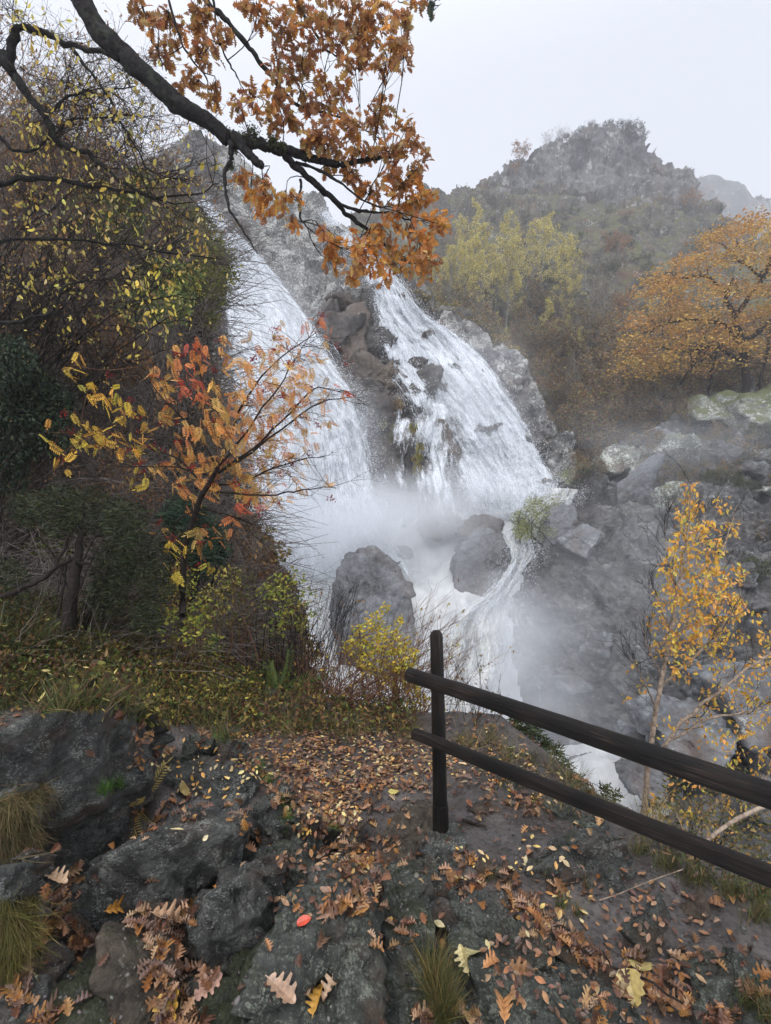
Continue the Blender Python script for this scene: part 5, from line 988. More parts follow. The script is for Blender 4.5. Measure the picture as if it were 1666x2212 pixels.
# layered growth over the bank
mixg = [(.06, .085, .02), (.10, .12, .025), (.045, .06, .018), (.17, .16, .035)]; mixr = [(.16, .08, .03), (.11, .055, .028), (.22, .13, .05), (.08, .045, .025)]; mixy = [(.34, .27, .05), (.42, .33, .07), (.2, .19, .05)]
for (bx, by), cs, d_, cl_, sz_, lab in [
  ((60, 620), [(40, 330, 60), (100, 400, 60), (30, 430, 60), (150, 340, 40)], (9, 11), mixr, .07, 'rusty brown shrub high on the bank by the frame edge'),
  ((220, 640), [(200, 420, 50), (260, 470, 60), (180, 500, 50), (300, 400, 40)], (9, 11), mixg, .07, 'dark olive shrub high on the bank below the bare trees'),
  ((120, 760), [(100, 540, 60), (60, 610, 60), (160, 600, 50)], (7.5, 9), mixr, .06, 'brown leaved shrub in the middle of the bank'),
  ((330, 820), [(330, 600, 50), (370, 660, 50), (290, 660, 50), (400, 600, 40)], (8, 9.5), mixg, .06, 'dark green shrub next to the olive bush by the fall'),
  ((250, 900), [(230, 730, 60), (180, 790, 50), (280, 780, 50)], (6.8, 8), mixr, .05, 'reddish brown brush behind the yellow rowan leaves'),
  ((430, 1050), [(420, 880, 45), (450, 940, 40), (400, 960, 40)], (7.5, 8.5), [(.05, .045, .035), (.08, .06, .04)], .05, 'dull grey brown brush behind the middle of the rowan'),
  ((520, 1300), [(520, 1150, 45), (560, 1210, 40), (500, 1230, 50), (570, 1270, 40)], (6.8, 7.8), mixr, .045, 'rust brown brush at the edge of the spray'),
  ((300, 1150), [(260, 1010, 50), (320, 1060, 45), (210, 1050, 40)], (5.8, 6.6), mixr, .045, 'rust coloured bracken heap under the rowan'),
  ((380, 1480), [(300, 1400, 40), (350, 1440, 40), (280, 1440, 40), (400, 1470, 36)], (4.6, 5.2), mixg, .04, 'low leafy dark green plant mass by the fern'),
  ((200, 1500), [(150, 1420, 40), (90, 1430, 40), (200, 1450, 36), (30, 1440, 40)], (4.3, 5.0), mixg, .04, 'dark green ground plants at the foot of the black trunk'),
  ((600, 1560), [(560, 1470, 40), (620, 1480, 40), (660, 1500, 36), (520, 1490, 36)], (4.7, 5.3), mixg, .04, 'mid green leafy plants under the reddish stems'),
  ((470, 1400), [(460, 1300, 40), (490, 1250, 34), (440, 1350, 34)], (5.0, 5.6), mixy, .04, 'yellow green leafy shrub under the lowest rowan leaves'),
  ((330, 1350), [(370, 1270, 28), (350, 1310, 28), (390, 1230, 20)], (4.6, 5.0), [(.5, .36, .06), (.4, .3, .06)], .04, 'golden leaved shoots beside the rowan stem'),
  ((590, 1540), [(600, 1190, 26), (615, 1260, 30), (640, 1330, 34), (665, 1400, 34), (575, 1150, 20)], (6.4, 7.4), [(.16, .10, .04), (.22, .17, .05), (.1, .1, .04), (.12, .06, .03)], .045, 'loose brown and olive brush breaking the bank edge against the white water'),
  ((-20, 1480), [(-20, 1380, 50), (40, 1370, 40), (10, 1420, 40)], (4.3, 4.8), mixg, .04, 'green bank plants at the frame edge under the juniper')]:
    leafy('leafy_shrub', lab, (bx, by, sum(d_) / 2), cs, 300 if d_[0] > 6 else 170, d_, sz_ * (1.35 if d_[0] > 6 else 1), [tuple(v * 1.35 for v in c) for c in cl_], OVAL, stems=14, stem_r=.006 * d_[0] / 5, mode='hang', tilt=.9, stem_mat='brush')
# -------- black forked trunk under the juniper
T = Tubes()
for pts, w in [([(140, 1440), (150, 1330), (160, 1260), (168, 1200), (175, 1150), (182, 1080)], [34, 28, 24, 18, 12, 6]), ([(-60, 1310), (0, 1290), (60, 1268), (100, 1245), (125, 1222), (160, 1208)], [16, 12, 11, 10, 9, 8]), ([(120, 1225), (150, 1160), (170, 1130), (200, 1090)], [8, 6, 4, 2]), ([(165, 1215), (200, 1220), (225, 1250), (235, 1280)], [8, 6, 4, 2]), ([(128, 1440), (125, 1360), (132, 1290), (150, 1200)], [7, 6, 5, 3])]:
    P = wig(spline(px_line(pts, (4.2, 4.3)), 24), .008, rv); T.add(P, np.interp(np.linspace(0, 1, 24), np.linspace(0, 1, len(w)), w) * .5 / F * 4.25, 8)
o = T.build('forked_trunk', M['twig']); tag(o, 'black forked trunk with patches of lichen, standing in the bank grass', 'tree')

# -------- rowan
row = empty('rowan_tree', at(400, 1330, 4.3), 'rowan with orange and red feathered leaves and red berry clusters leaning over the fall', 'tree')
T = Tubes(); RB = []
rl = [([(395, 1330), (400, 1200), (425, 1100), (450, 1050), (470, 1010)], [16, 14, 13, 11, 9]), ([(470, 1010), (500, 940), (520, 880), (560, 820), (610, 770), (690, 715)], [7, 6, 5, 4, 3, 1.5]), ([(460, 1030), (540, 980), (620, 920), (690, 870), (750, 858)], [7, 5, 4, 3, 1.5]),
 ([(460, 1030), (560, 960), (620, 900), (680, 840), (740, 850)], [6, 5, 4, 3, 1.5]), ([(450, 1050), (540, 1035), (620, 1000), (700, 985)], [6, 4, 3, 1.5]), ([(450, 1060), (560, 1070), (640, 1060), (725, 1052)], [5, 4, 3, 1.5]),
 ([(470, 1010), (470, 900), (440, 830), (420, 760)], [6, 4, 3, 1.5]), ([(470, 1010), (420, 930), (340, 850), (300, 790)], [6, 4, 3, 1.5]), ([(450, 1050), (380, 990), (300, 960), (200, 940), (130, 930)], [6, 4, 3, 2, 1.2]),
 ([(425, 1100), (480, 1110), (540, 1130), (530, 1150)], [5, 3, 2, 1.2]), ([(425, 1100), (380, 1130), (370, 1200), (365, 1260)], [4, 3, 2, 1.2]), ([(470, 1010), (540, 920), (600, 840), (640, 770), (660, 740)], [5, 4, 3, 2, 1.2]), ([(460, 1030), (390, 1010), (320, 1010), (150, 1000)], [4, 3, 2, 1]), ([(430, 1090), (500, 1130), (480, 1180)], [3, 2, 1])]
for pts, w in rl:
    P = wig(spline(px_line(pts, (4.2 + rv.normal() * .1, 4.1 + rv.normal() * .35)), 20), .006, rv); P[0] = px_line(pts, (4.2,))[0]
    T.add(P, np.interp(np.linspace(0, 1, 20), np.linspace(0, 1, len(w)), w) * .5 / F * 4.2, 6); RB.append(P); sub_twigs(T, P, .0028, rv, 8, .4, 1, 3, (.25, 0, .0), None, .5)
T.build('branch', M['twig'], row)
rowc = [(420, 765, 26, 1.2), (430, 790, 18), (385, 775, 24), (345, 818, 26), (355, 845, 20), (410, 840, 28), (160, 795, 20), (190, 845, 18), (245, 868, 22), (290, 890, 18), (455, 860, 32), (520, 850, 30), (560, 780, 26, .6), (600, 715, 20, .4), (650, 700, 20, .4), (690, 700, 18, 1.2), (716, 735, 12, 1.2), (600, 790, 36, .8), (650, 800, 36, .8),
 (700, 850, 30, .8), (742, 848, 14, 1.2), (555, 895, 38), (630, 900, 36), (500, 925, 36), (430, 935, 32), (200, 940, 28), (240, 952, 24), (155, 960, 16), (132, 1010, 16), (300, 958, 26), (555, 955, 36), (620, 970, 30), (520, 1035, 34), (460, 1050, 28), (400, 1010, 26), (350, 1010, 22), (704, 1053, 16), (640, 1068, 20), (535, 1090, 22, 1.4),
 (510, 1115, 16), (420, 1090, 18), (385, 1050, 20), (460, 1150, 12), (372, 1190, 22), (372, 1235, 18), (385, 1260, 14), (580, 1010, 26), (670, 980, 16, .6), (480, 890, 24), (580, 840, 26), (330, 920, 22, .7), (120, 965, 12), (650, 860, 24), (270, 990, 18, .6), (440, 1005, 22), (690, 790, 20, .5), (590, 740, 24, .6), (640, 835, 30), (700, 900, 24, .6), (600, 870, 34), (560, 940, 30), (660, 940, 26, .6), (600, 1030, 26, .6), (530, 800, 26), (490, 780, 22, .7), (250, 830, 22, .5), (170, 900, 18, .5), (480, 1000, 26), (380, 900, 26, .7), (390, 970, 24, .7), (480, 1170, 20, .7), (340, 1140, 20, .6), (420, 1160, 20), (560, 1075, 24), (260, 900, 22, .6), (100, 940, 12), (620, 760, 22, .6), (550, 730, 18, .5), (480, 740, 20, .6), (700, 760, 14), (640, 1010, 24, .7), (600, 1085, 18), (450, 1230, 16, .8), (310, 1030, 20, .7)]
redc = {5, 14, 15, 16, 20, 38, 39, 0}
RP = np.concatenate(RB); lv = Leaves(); T = Tubes(); ber = []
for i, c in enumerate(rowc):
    n = max(3, int(18 * (c[2] / 28) ** 2 * (c[3] if len(c) > 3 else 1))); dm = 4.15 + rv.normal() * .22
    P = cloud([(c[0], c[1], c[2] * 1.15)], 1600 * n * .75 / c[2] ** 2, (dm, dm + .05), rv); n = len(P)
    if n == 0: continue
    ctr = at(c[0], c[1] - 6, dm); nb = RP[np.argmin(((RP - ctr) ** 2).sum(1))]
    T.add(spline([nb, (nb + ctr) / 2 + rv.normal(size=3) * .03, ctr], 6), [.003, .0015], 4)
    dirs = np.stack([np.full(n, .35), np.zeros(n), np.full(n, -.5)], -1) + rv.normal(size=(n, 3)) * .45
    cols = [(.62, .16, .06), (.55, .10, .05), (.66, .22, .07)] if (i in redc) else ([(.62, .40, .05), (.66, .36, .06), (.55, .42, .06)] if c[0] < 330 or c[1] > 1170 else [(.60, .28, .07), (.58, .34, .09), (.56, .22, .07), (.46, .28, .08)])
    S_ = rv.uniform(.07, .125, n) * (.82 if c[0] > 580 else 1)
    lv.add(ROWAN, P - dirs * .05, rotmats(n, rv, 'dir', .2, dirs), S_, pick(cols, n, rv))
    for k in range(min(n, 3)): T.add(spline([ctr, (ctr + P[k]) / 2 + [0, 0, .02], P[k]], 4), [.0016, .001], 3)
    if rv.uniform() < .8: ber.append(ctr + rv.normal(size=3) * .07)
T.build('twig', M['stem'], row); lv.build('foliage', M['leaf'], row)
bp_ = np.concatenate([b + rv.normal(size=(16, 3)) * np.array([.02, .02, .014]) for b in ber] + [at(x, y, 4.1) + rv.normal(size=(16, 3)) * np.array([.02, .02, .014]) for x, y in [(545, 775), (560, 760), (630, 750), (455, 830), (480, 910), (520, 940), (380, 950), (330, 965), (415, 1010), (545, 1010), (300, 1000), (390, 830), (640, 880), (470, 880), (570, 845)]])
_bm = bmesh.new(); bmesh.ops.create_icosphere(_bm, subdivisions=1, radius=1); ICO1 = (np.array([v.co[:] for v in _bm.verts]), np.array([[v.index for v in f.verts] for f in _bm.faces])); _bm.free()
bl = Leaves(); bl.add(ICO1, bp_, rotmats(len(bp_), rv), rv.uniform(.0045, .0065, len(bp_)), pick([(.30, .012, .012), (.22, .01, .012)], len(bp_), rv)); bl.build('berry_cluster', M['leaf'], row)

# -------- birch beside the rails
bir = empty('birch_tree', at(1395, 1760, 5.0), 'slender pale stemmed birch with small golden leaves beyond the rails', 'tree')
T = Tubes(); T2 = Tubes(); E = []
bl_ = [([(1385, 1800), (1395, 1700), (1405, 1620), (1420, 1520), (1435, 1440), (1450, 1350), (1470, 1250), (1485, 1150), (1492, 1080), (1490, 1030)], [13, 12, 11, 10, 9, 8, 6, 4, 2, 1]),
 ([(1400, 1660), (1450, 1590), (1510, 1530), (1570, 1480), (1640, 1430), (1720, 1390)], [9, 8, 7, 6, 5, 3]), ([(1450, 1600), (1530, 1555), (1600, 1540), (1680, 1520)], [6, 5, 4, 2]), ([(1440, 1420), (1500, 1320), (1550, 1220), (1580, 1130), (1590, 1090)], [6, 5, 4, 2, 1]), ([(1430, 1480), (1500, 1420), (1570, 1340), (1600, 1280)], [6, 5, 3, 1]),
 ([(1450, 1360), (1420, 1300), (1400, 1260)], [4, 3, 1]), ([(1465, 1280), (1440, 1200), (1435, 1130)], [4, 2, 1]), ([(1475, 1220), (1520, 1130), (1530, 1080)], [4, 2, 1]), ([(1420, 1530), (1380, 1450), (1360, 1420)], [4, 2, 1]), ([(1430, 1460), (1400, 1400), (1385, 1340)], [4, 2, 1]), ([(1500, 1780), (1570, 1720), (1640, 1690), (1700, 1640)], [6, 5, 4, 3])]
for pts, w in bl_:
    P = wig(spline(px_line(pts, (5.0, 5.0 + rv.normal() * .35)), 26), .008, rv); T.add(P, np.interp(np.linspace(0, 1, 26), np.linspace(0, 1, len(w)), w) * .5 / F * 5, 7); sub_twigs(T2, P, .0028, rv, 10, .42, 1, 3, (0, 0, .45), E, .45)
T.build('trunk', M['birch_bark'], bir); T2.build('twig', M['twig'], bir)
bc = [(1490, 1050, 18), (1500, 1085, 26), (1478, 1110, 22), (1560, 1090, 22, .7), (1490, 1140, 34), (1530, 1150, 34), (1580, 1140, 26, .6), (1470, 1180, 36), (1530, 1200, 40), (1440, 1220, 24), (1470, 1250, 42), (1540, 1260, 44), (1590, 1240, 26), (1440, 1290, 34), (1500, 1310, 46), (1570, 1310, 40), (1420, 1340, 26), (1470, 1370, 44), (1540, 1370, 44), (1600, 1310, 24), (1420, 1400, 24, .7),
      (1480, 1430, 40, .6), (1560, 1420, 36, .6), (1600, 1380, 22, .6), (1660, 1380, 30, .7), (1640, 1440, 36, .7), (1600, 1490, 40, .6), (1650, 1530, 40, .5), (1540, 1500, 40, .5), (1390, 1480, 22, .5), (1370, 1440, 14, .5), (1520, 1570, 50, .3), (1600, 1600, 50, .35), (1650, 1640, 40, .35), (1560, 1680, 50, .25), (1430, 1570, 30, .2), (1480, 1720, 50, .25), (1590, 1720, 40, .4), (1420, 1730, 14, 1), (1405, 1750, 10, 1), (1350, 1500, 12, .4), (1640, 1330, 20, .4), (1560, 1780, 60, .2)]
P = cloud(bc, 120, (4.7, 5.4), rv); n = len(P); lv = Leaves()
lv.add(OVAL, P, rotmats(n, rv, 'hang', .8), rv.uniform(.032, .062, n), pick([(.62, .34, .05), (.66, .42, .06), (.58, .28, .05), (.5, .40, .08), (.66, .36, .10)], n, rv)); lv.build('foliage', M['leaf'], bir)

# -------- trees and scrub on the far side
def proto_tree(name, label, h, cr, seed, nleaf, ls, cols, cat='tree', group=None, limbs=11, r0=.09, base=.25, up=.9, mat='far_bark', stems=1, twigl=1.0, nt=7):
    r = np.random.default_rng(seed); root = empty(name, (0, 0, -500), label, cat, group); T = Tubes(); E = []
    O = np.array([0, 0, -500.])
    for s_ in range(stems):
        top = O + np.array([r.normal() * .1 * h, r.normal() * .1 * h, h * r.uniform(.85, 1)]) + (r.normal(size=3) * np.array([.25, .25, 0]) * cr if stems > 1 else 0)
        P = wig(spline([O + r.normal(size=3) * [.1, .1, 0] * (stems > 1), O + (top - O) * .5 + r.normal(size=3) * .05 * h * np.array([1, 1, .3]), top], 14), .012 * h, r)
        T.add(P, [r0 / math.sqrt(stems), r0 * .12], 6)
        for k in range(limbs):
            t = base + (1 - base) * (k + r.uniform()) / limbs; b = P[int(t * 13)]
            a = r.uniform(0, 6.28); d = np.array([math.cos(a), math.sin(a), up * r.uniform(.6, 1.4)]); d /= np.linalg.norm(d); L = cr * (1.15 - .75 * t) * r.uniform(.8, 1.3)
            e = b + d * L; q = wig(spline([b, (b + e) / 2 + r.normal(size=3) * .08 * L, e], 7), .02 * L, r); T.add(q, [r0 * .35 * (1.1 - t), r0 * .08], 4)
            sub_twigs(T, q, r0 * .10, r, nt, L * .4 * twigl, 1, 3, (0, 0, .35), E, .6)
    T.build('trunk', M[mat], root)
    if nleaf:
        EP = np.concatenate(E); nc = max(1, nleaf // 5); cc = EP[r.integers(0, len(EP), nc)]
        m = np.repeat(cc, 5, 0) + r.normal(size=(nc * 5, 3)) * cr * .05; n = len(m); lv = Leaves()
        lv.add(DIAM, m, rotmats(n, r), r.uniform(.6, 1.3, n) * ls, pick(cols, n, r, .2)); lv.build('crown', M['leaf_far'], root)
    return root
def place(protos, spots, depth, labels=None, s0=1.0, jit=.2, sink=.3):
    for i, sp in enumerate(spots):
        x, y, s = sp[:3]; d = float(sp[3]) if len(sp) > 3 else float(depth(x, y))
        loc = at(x, y, d) - np.array([0, 0, sink]); pr = protos[i % len(protos)]
        if i < len(protos): pr.location = tuple(loc); pr.rotation_euler = (0, 0, rv.uniform(0, 6.28)); pr.scale = (s * s0,) * 3; o = pr
        else: o = copy_thing(pr, loc, rv.uniform(0, 6.28), s * s0 * rv.uniform(1 - jit, 1 + jit) if jit else s * s0)
        if labels: o['label'] = labels[i]
yel = [(.62, .50, .13), (.52, .44, .13), (.68, .58, .24), (.38, .35, .11)]; gry = [(.16, .12, .07), (.22, .16, .08)]
PY = [proto_tree('birch_tree', '', 9.5, 2.4, 300 + k, 3400 if k < 2 else 2400, .15, yel, limbs=19, r0=.10, base=.2, up=1.3, group=None) for k in range(3)]
spY = [(1060, 640, 1.0), (1010, 650, .8), (1110, 650, 1.05), (985, 640, .55), (1085, 660, .55), (1165, 655, 1.0), (1200, 680, .9), (1135, 640, 1.1), (1030, 610, 1.1), (1235, 700, .6), (940, 640, .75), (1215, 640, .85), (1180, 745, .5), (1265, 900, .22)]
LY = ['tall golden green birch in the middle of the birch stand', 'pale yellow leaved birch over the second fall, second in the stand', 'slim yellow green birch with bare lower stems, centre of the stand', 'low bright yellow birch close to the oak leaf tips', 'short bright yellow birch with a rounded top in front of the stand', 'yellow green birch in the right half of the stand', 'thin leaved birch at the right end of the stand', 'tallest birch of the stand, standing under the crag slope', 'sparse birch whose top reaches the bare skyline trees', 'short dull yellow birch just right of the stand', 'half hidden birch behind the hanging oak leaves', 'greenish birch high on the slope at the right end of the stand', 'small olive yellow tree below the stand', 'tiny golden bush alone on the brown slope above the boulders']
place(PY, spY, hillD, LY, 1.12, 0)
rs_ = np.random.default_rng(4)
place_more = [(rs_.uniform(930, 1260), rs_.uniform(560, 720), rs_.uniform(.5, 1.0)) for _ in range(16)]
for i_, (x_, y_, s_) in enumerate(place_more):
    c_ = copy_thing(PY[i_ % 3], at(x_, y_, float(hillD(x_, y_))) - np.array([0, 0, .3]), rs_.uniform(0, 6.28), s_, 'thin yellow green birch mixed into the birch stand'); c_['group'] = 'birches filling the stand'
PB_ = [proto_tree('bare_tree', '', 9, 2.2, 320 + k, 260, .14, gry, limbs=15, r0=.10, base=.2, up=1.6, nt=8) for k in range(2)]
spB = [(975, 540, 1.0), (1040, 520, .9), (1005, 560, 1.1), (1080, 540, .8), (950, 600, .9), (1120, 570, .8), (1250, 640, .7), (1300, 700, .7), (1300, 640, .5), (1220, 760, .6)]
LB = ['bare grey tree on the skyline next to the oak leaves', 'bare tree on the skyline, second from the oak leaves', 'tall bare tree rising behind the birch stand', 'leafless tree between the skyline and the tallest birch', 'bare tree at the lip above the second fall', 'bare tree on the slope above the right half of the birch stand', 'grey leafless tree right of the birch stand', 'bare brown tree in the dip left of the orange oak', 'small bare tree high in the dip below the crag', 'low bare tree above the pale outcrop']
place(PB_, spB, hillD, LB, 1.25, 0)
for i_ in range(26):
    x_, y_ = rs_.uniform(940, 1330), rs_.uniform(560, 780); c_ = copy_thing(PB_[i_ % 2], at(x_, y_, float(hillD(x_, y_))) - np.array([0, 0, .3]), rs_.uniform(0, 6.28), rs_.uniform(.6, 1.1), 'leafless grey tree standing among the birches and brown scrub'); c_['group'] = 'leafless trees among the birches'
brn = [(.17, .09, .05), (.23, .13, .06), (.12, .08, .055), (.28, .20, .08), (.2, .19, .07)]; grn = [(.06, .07, .03), (.09, .09, .035), (.05, .055, .03)]; org = [(.32, .17, .07), (.26, .14, .07)]
PS = [proto_tree('brown_shrub', 'brown nearly leafless shrub among others like it on the far slope', 2.6, 1.7, 340 + k, [900, 1300, 700][k], .13, brn, 'shrub', 'brown shrubs on the far slope', limbs=7, r0=.05, base=.05, up=1.0, stems=3) for k in range(3)]
rs = np.random.default_rng(8); sp = []
while len(sp) < 230:
    x, y = rs.uniform(900, 1760), rs.uniform(640, 1010)
    if y < np.interp(x, [900, 1000, 1100, 1200, 1400, 1760], [620, 690, 640, 620, 690, 700]): continue
    if y > np.interp(x, [900, 1100, 1180, 1260, 1350, 1500, 1760], [660, 780, 930, 1000, 970, 880, 850]): continue
    sp.append((x, y + 14, rs.uniform(.7, 1.6)))
place(PS, sp, hillD, None, 1.0, .2, .4)
for i_ in range(34):
    x_ = rs_.uniform(1170, 1700); y_ = np.interp(x_, [1170, 1260, 1350, 1500, 1700], [900, 960, 930, 880, 850]) - rs_.uniform(0, 90); c_ = copy_thing(PB_[i_ % 2], at(x_, y_, float(hillD(x_, y_))) - np.array([0, 0, .3]), rs_.uniform(0, 6.28), rs_.uniform(.3, .62), 'low leafless tree on the brown slope just above the gorge rocks'); c_['group'] = 'low leafless trees above the gorge rocks'
PG = [proto_tree('green_shrub', 'dark green low bush on the far slope', 1.8, 1.6, 350 + k, 1500, .12, grn, 'shrub', 'dark green bushes on the far slope', limbs=7, r0=.04, base=.05, up=.8, stems=3) for k in range(2)]
sp = [(rs.uniform(1000, 1700), rs.uniform(455, 700), rs.uniform(.5, 1.1)) for _ in range(90)] + [(1135, 745, .8), (1190, 870, .7), (1500, 690, .9), (1450, 620, 1.2), (1180, 690, 1), (1100, 700, .8), (1150, 820, .7)]
place(PG, sp, hillD, None, 1.0, .2, .4)
PO = [proto_tree('rusty_shrub', '', 2.6, 2.0, 360, 1700, .15, org, 'shrub', None, limbs=8, r0=.05, base=.05, up=.9, stems=3)]
place(PO, [(1500, 455, 1.7), (1340, 560, 1.5), (1120, 350, 1.6), (1110, 380, 1.2), (1350, 690, 1.2), (1430, 660, 1.2)], hillD,
      ['rusty orange bushes under the right end of the crag', 'rusty bush in the middle of the stony slope', 'tan bush on the skyline at the left shoulder of the crag', 'tan bush a little below the shoulder of the crag', 'reddish shrub left of the orange oak', 'reddish shrub behind the orange oak top'], 1, 0)
PK = [proto_tree('ridge_bush', 'low dark bush growing along the top of the crag', 1.7, 2.2, 370 + k, 900, .22, [(.05, .055, .035), (.08, .07, .045)], 'shrub', 'low bushes along the crag top', limbs=8, r0=.06, base=.05, up=.8, stems=3) for k in range(2)]
place(PK, [(1235, 300, .9), (1250, 293, .9), (1268, 288, 1), (1285, 285, .9), (1305, 284, 1), (1325, 284, 1.1), (1345, 284, 1), (1362, 284, 1.1), (1380, 287, 1.2), (1392, 296, .8), (1215, 305, .7), (1300, 300, 1), (1350, 305, 1.1), (1260, 310, 1), (1200, 312, .7)], lambda x, y: 137, None, 1.0, .1, .5)
PR_ = [proto_tree('ridge_bush', '', 4.6, 2.4, 380 + k, 120, .18, gry, 'shrub', None, limbs=9, r0=.06, base=.1, up=1.7, stems=4) for k in range(2)]
place(PR_, [(1205, 315, 1.0), (1180, 325, 1.0), (1225, 305, .8)], lambda x, y: 136, ['leafless feathery bush on the skyline left of the crag top', 'leafless feathery bush lower on the crag shoulder', 'small leafless bush touching the dark crag top bushes'], 1.1, 0)
PD = [proto_tree('ridge_bush', 'small dark tree on the hazy distant ridge', 4, 4, 390, 400, .9, grn, 'tree', 'trees on the distant ridge', limbs=7, r0=.2, base=.1)]
place(PD, [(1490, 372, 1), (1508, 374, 1.2), (1530, 380, .8), (1548, 388, 1.3), (1570, 396, .9), (1590, 402, 1), (1612, 410, 1), (1640, 412, 1.2), (1660, 414, 1)], lambda x, y: 325, None, .7, .2, 7)

for i_ in range(26):
    x_ = rs_.uniform(980, 1420); y_ = rs_.uniform(np.interp(x_, [980, 1420], [690, 760]), np.interp(x_, [980, 1150, 1420], [700, 860, 930])); c_ = copy_thing(PO[0], at(x_, y_, float(hillD(x_, y_))) - np.array([0, 0, .3]), rs_.uniform(0, 6.28), rs_.uniform(.3, .8), 'rusty leaved bush among the brown scrub of the far slope'); c_['group'] = 'rusty bushes in the brown scrub'
for i_ in range(18):
    x_ = rs_.uniform(1000, 1400); y_ = rs_.uniform(np.interp(x_, [1000, 1400], [690, 720]), np.interp(x_, [1000, 1150, 1400], [720, 860, 900])); c_ = copy_thing(PY[i_ % 3], at(x_, y_, float(hillD(x_, y_))) - np.array([0, 0, .3]), rs_.uniform(0, 6.28), rs_.uniform(.18, .42), 'small golden bush among the brown scrub of the far slope'); c_['group'] = 'golden bushes in the brown scrub'
# the big orange oak across the gorge
oo = empty('oak_tree', at(1600, 850, 36), 'broad orange and gold oak on the far side of the gorge', 'tree')
T = Tubes(); ol = [([(1605, 870), (1612, 800), (1600, 740), (1590, 680), (1570, 640), (1585, 600)], [18, 15, 13, 11, 8, 4]), ([(1600, 740), (1560, 700), (1500, 690), (1440, 700), (1390, 720)], [10, 8, 6, 4, 2]), ([(1605, 780), (1540, 750), (1480, 760), (1420, 750), (1360, 770)], [10, 8, 6, 4, 2]), ([(1590, 680), (1650, 600), (1666, 560), (1700, 500)], [11, 9, 7, 4]), ([(1600, 740), (1660, 700), (1720, 650)], [10, 8, 5]), ([(1575, 640), (1530, 600), (1470, 600), (1420, 610)], [8, 6, 4, 2]), ([(1650, 600), (1600, 560), (1560, 530), (1540, 505)], [6, 5, 4, 2]), ([(1640, 870), (1650, 790), (1670, 700)], [8, 7, 5]), ([(1530, 850), (1540, 790), (1560, 740)], [5, 4, 3]), ([(1470, 830), (1500, 780), (1520, 740)], [4, 3, 2])]
OE = []
for pts, w in ol:
    P = wig(spline(px_line(pts, (36, 36 + rv.normal() * 2)), 20), .07, rv); T.add(P, np.interp(np.linspace(0, 1, 20), np.linspace(0, 1, len(w)), w) * .5 / F * 36, 7); sub_twigs(T, P, .035, rv, 9, 1.8, 1, 3, (0, 0, .2), OE)
T.build('trunk', M['twig'], oo)
oc_ = [(1560, 500, 26), (1590, 495, 30), (1640, 490, 34), (1530, 520, 24), (1690, 500, 40), (1500, 560, 26), (1470, 580, 30), (1540, 560, 34), (1600, 550, 36), (1660, 560, 40), (1430, 600, 28), (1480, 620, 34), (1540, 620, 38), (1610, 620, 40), (1680, 630, 40), (1400, 640, 26), (1440, 660, 34), (1500, 680, 38), (1570, 690, 40), (1640, 690, 40), (1720, 690, 50), (1380, 690, 28), (1410, 720, 34),
       (1470, 730, 36), (1540, 740, 36), (1600, 740, 34), (1360, 745, 26), (1350, 775, 22), (1400, 775, 30), (1460, 780, 30), (1520, 785, 26), (1350, 800, 16), (1410, 800, 20), (1660, 750, 34), (1400, 610, 16), (1720, 580, 50), (1600, 790, 20, .5), (1480, 690, 30), (1730, 760, 40)]
lv = Leaves(); cl = []
for c in oc_:
    k = int(13 * (c[2] / 30) ** 2)
    for _ in range(k):
        a = rv.uniform(0, 6.28); q = c[2] * math.sqrt(rv.uniform()); ctr = at(c[0] + q * math.cos(a), c[1] + q * math.sin(a) * .8, 36 + rv.normal() * 2.0)
        n = 34 if len(c) < 4 else 15; P = ctr + rv.normal(size=(n, 3)) * np.array([.50, .45, .17]); base = np.array([(.50, .29, .07), (.47, .24, .07), (.54, .36, .09), (.38, .22, .08)][rv.integers(0, 4)])
        lv.add(DIAM, P, rotmats(n, rv, 'flat', .7), rv.uniform(.13, .26, n), np.clip(base * (1 + rv.normal(0, .14, (n, 1))), 0, 1))
lv.build('crown', M['leaf_far'], oo)
sp = [(rs.uniform(1180, 1700), rs.uniform(880, 1060), rs.uniform(.25, .6)) for _ in range(60)] + [(1430, 990, .7), (1470, 930, .8), (1350, 1030, .5), (1640, 960, .8), (1600, 1010, .7), (1560, 960, .6), (1660, 1180, .5), (1640, 1250, .5), (1500, 1000, .5)]
sp = [q for q in sp if q[1] > np.interp(q[0], [1180, 1250, 1340, 1480, 1640], [1200, 1030, 985, 910, 850])]
for i_, q in enumerate(sp):
    c_ = copy_thing((PG + PS)[i_ % 5], at(q[0], q[1], float(faceD(q[0], q[1]))) - np.array([0, 0, .2]), rs.uniform(0, 6.28), q[2], 'small scrubby bush rooted among the boulders of the gorge side'); c_['group'] = 'scrub on the gorge side'
ks = np.random.default_rng(17)
for i_ in range(46):
    x_, y_ = ks.uniform(1200, 1700), ks.uniform(900, 1640)
    if y_ < np.interp(x_, [1200, 1250, 1340, 1480, 1640], [1130, 1050, 1000, 930, 880]): continue
    d_ = float(faceD(x_, y_)); sz = ks.uniform(.25, .8) * (d_ / 22) * np.array([1.1, .9, .75]); pts = at(x_, y_, d_) + ks.normal(size=(12, 3)) * sz * .8
    hull_rock('boulder', pts, M[['boulder', 'pale_boulder', 'face'][i_ % 3] if y_ < 1150 else ['boulder', 'face'][i_ % 2]], 'loose angular stone lodged in the grey gorge side', 'boulder', seed=i_ + 400, rough=.04, chip=.06, group='loose stones on the gorge side', rnd=22)
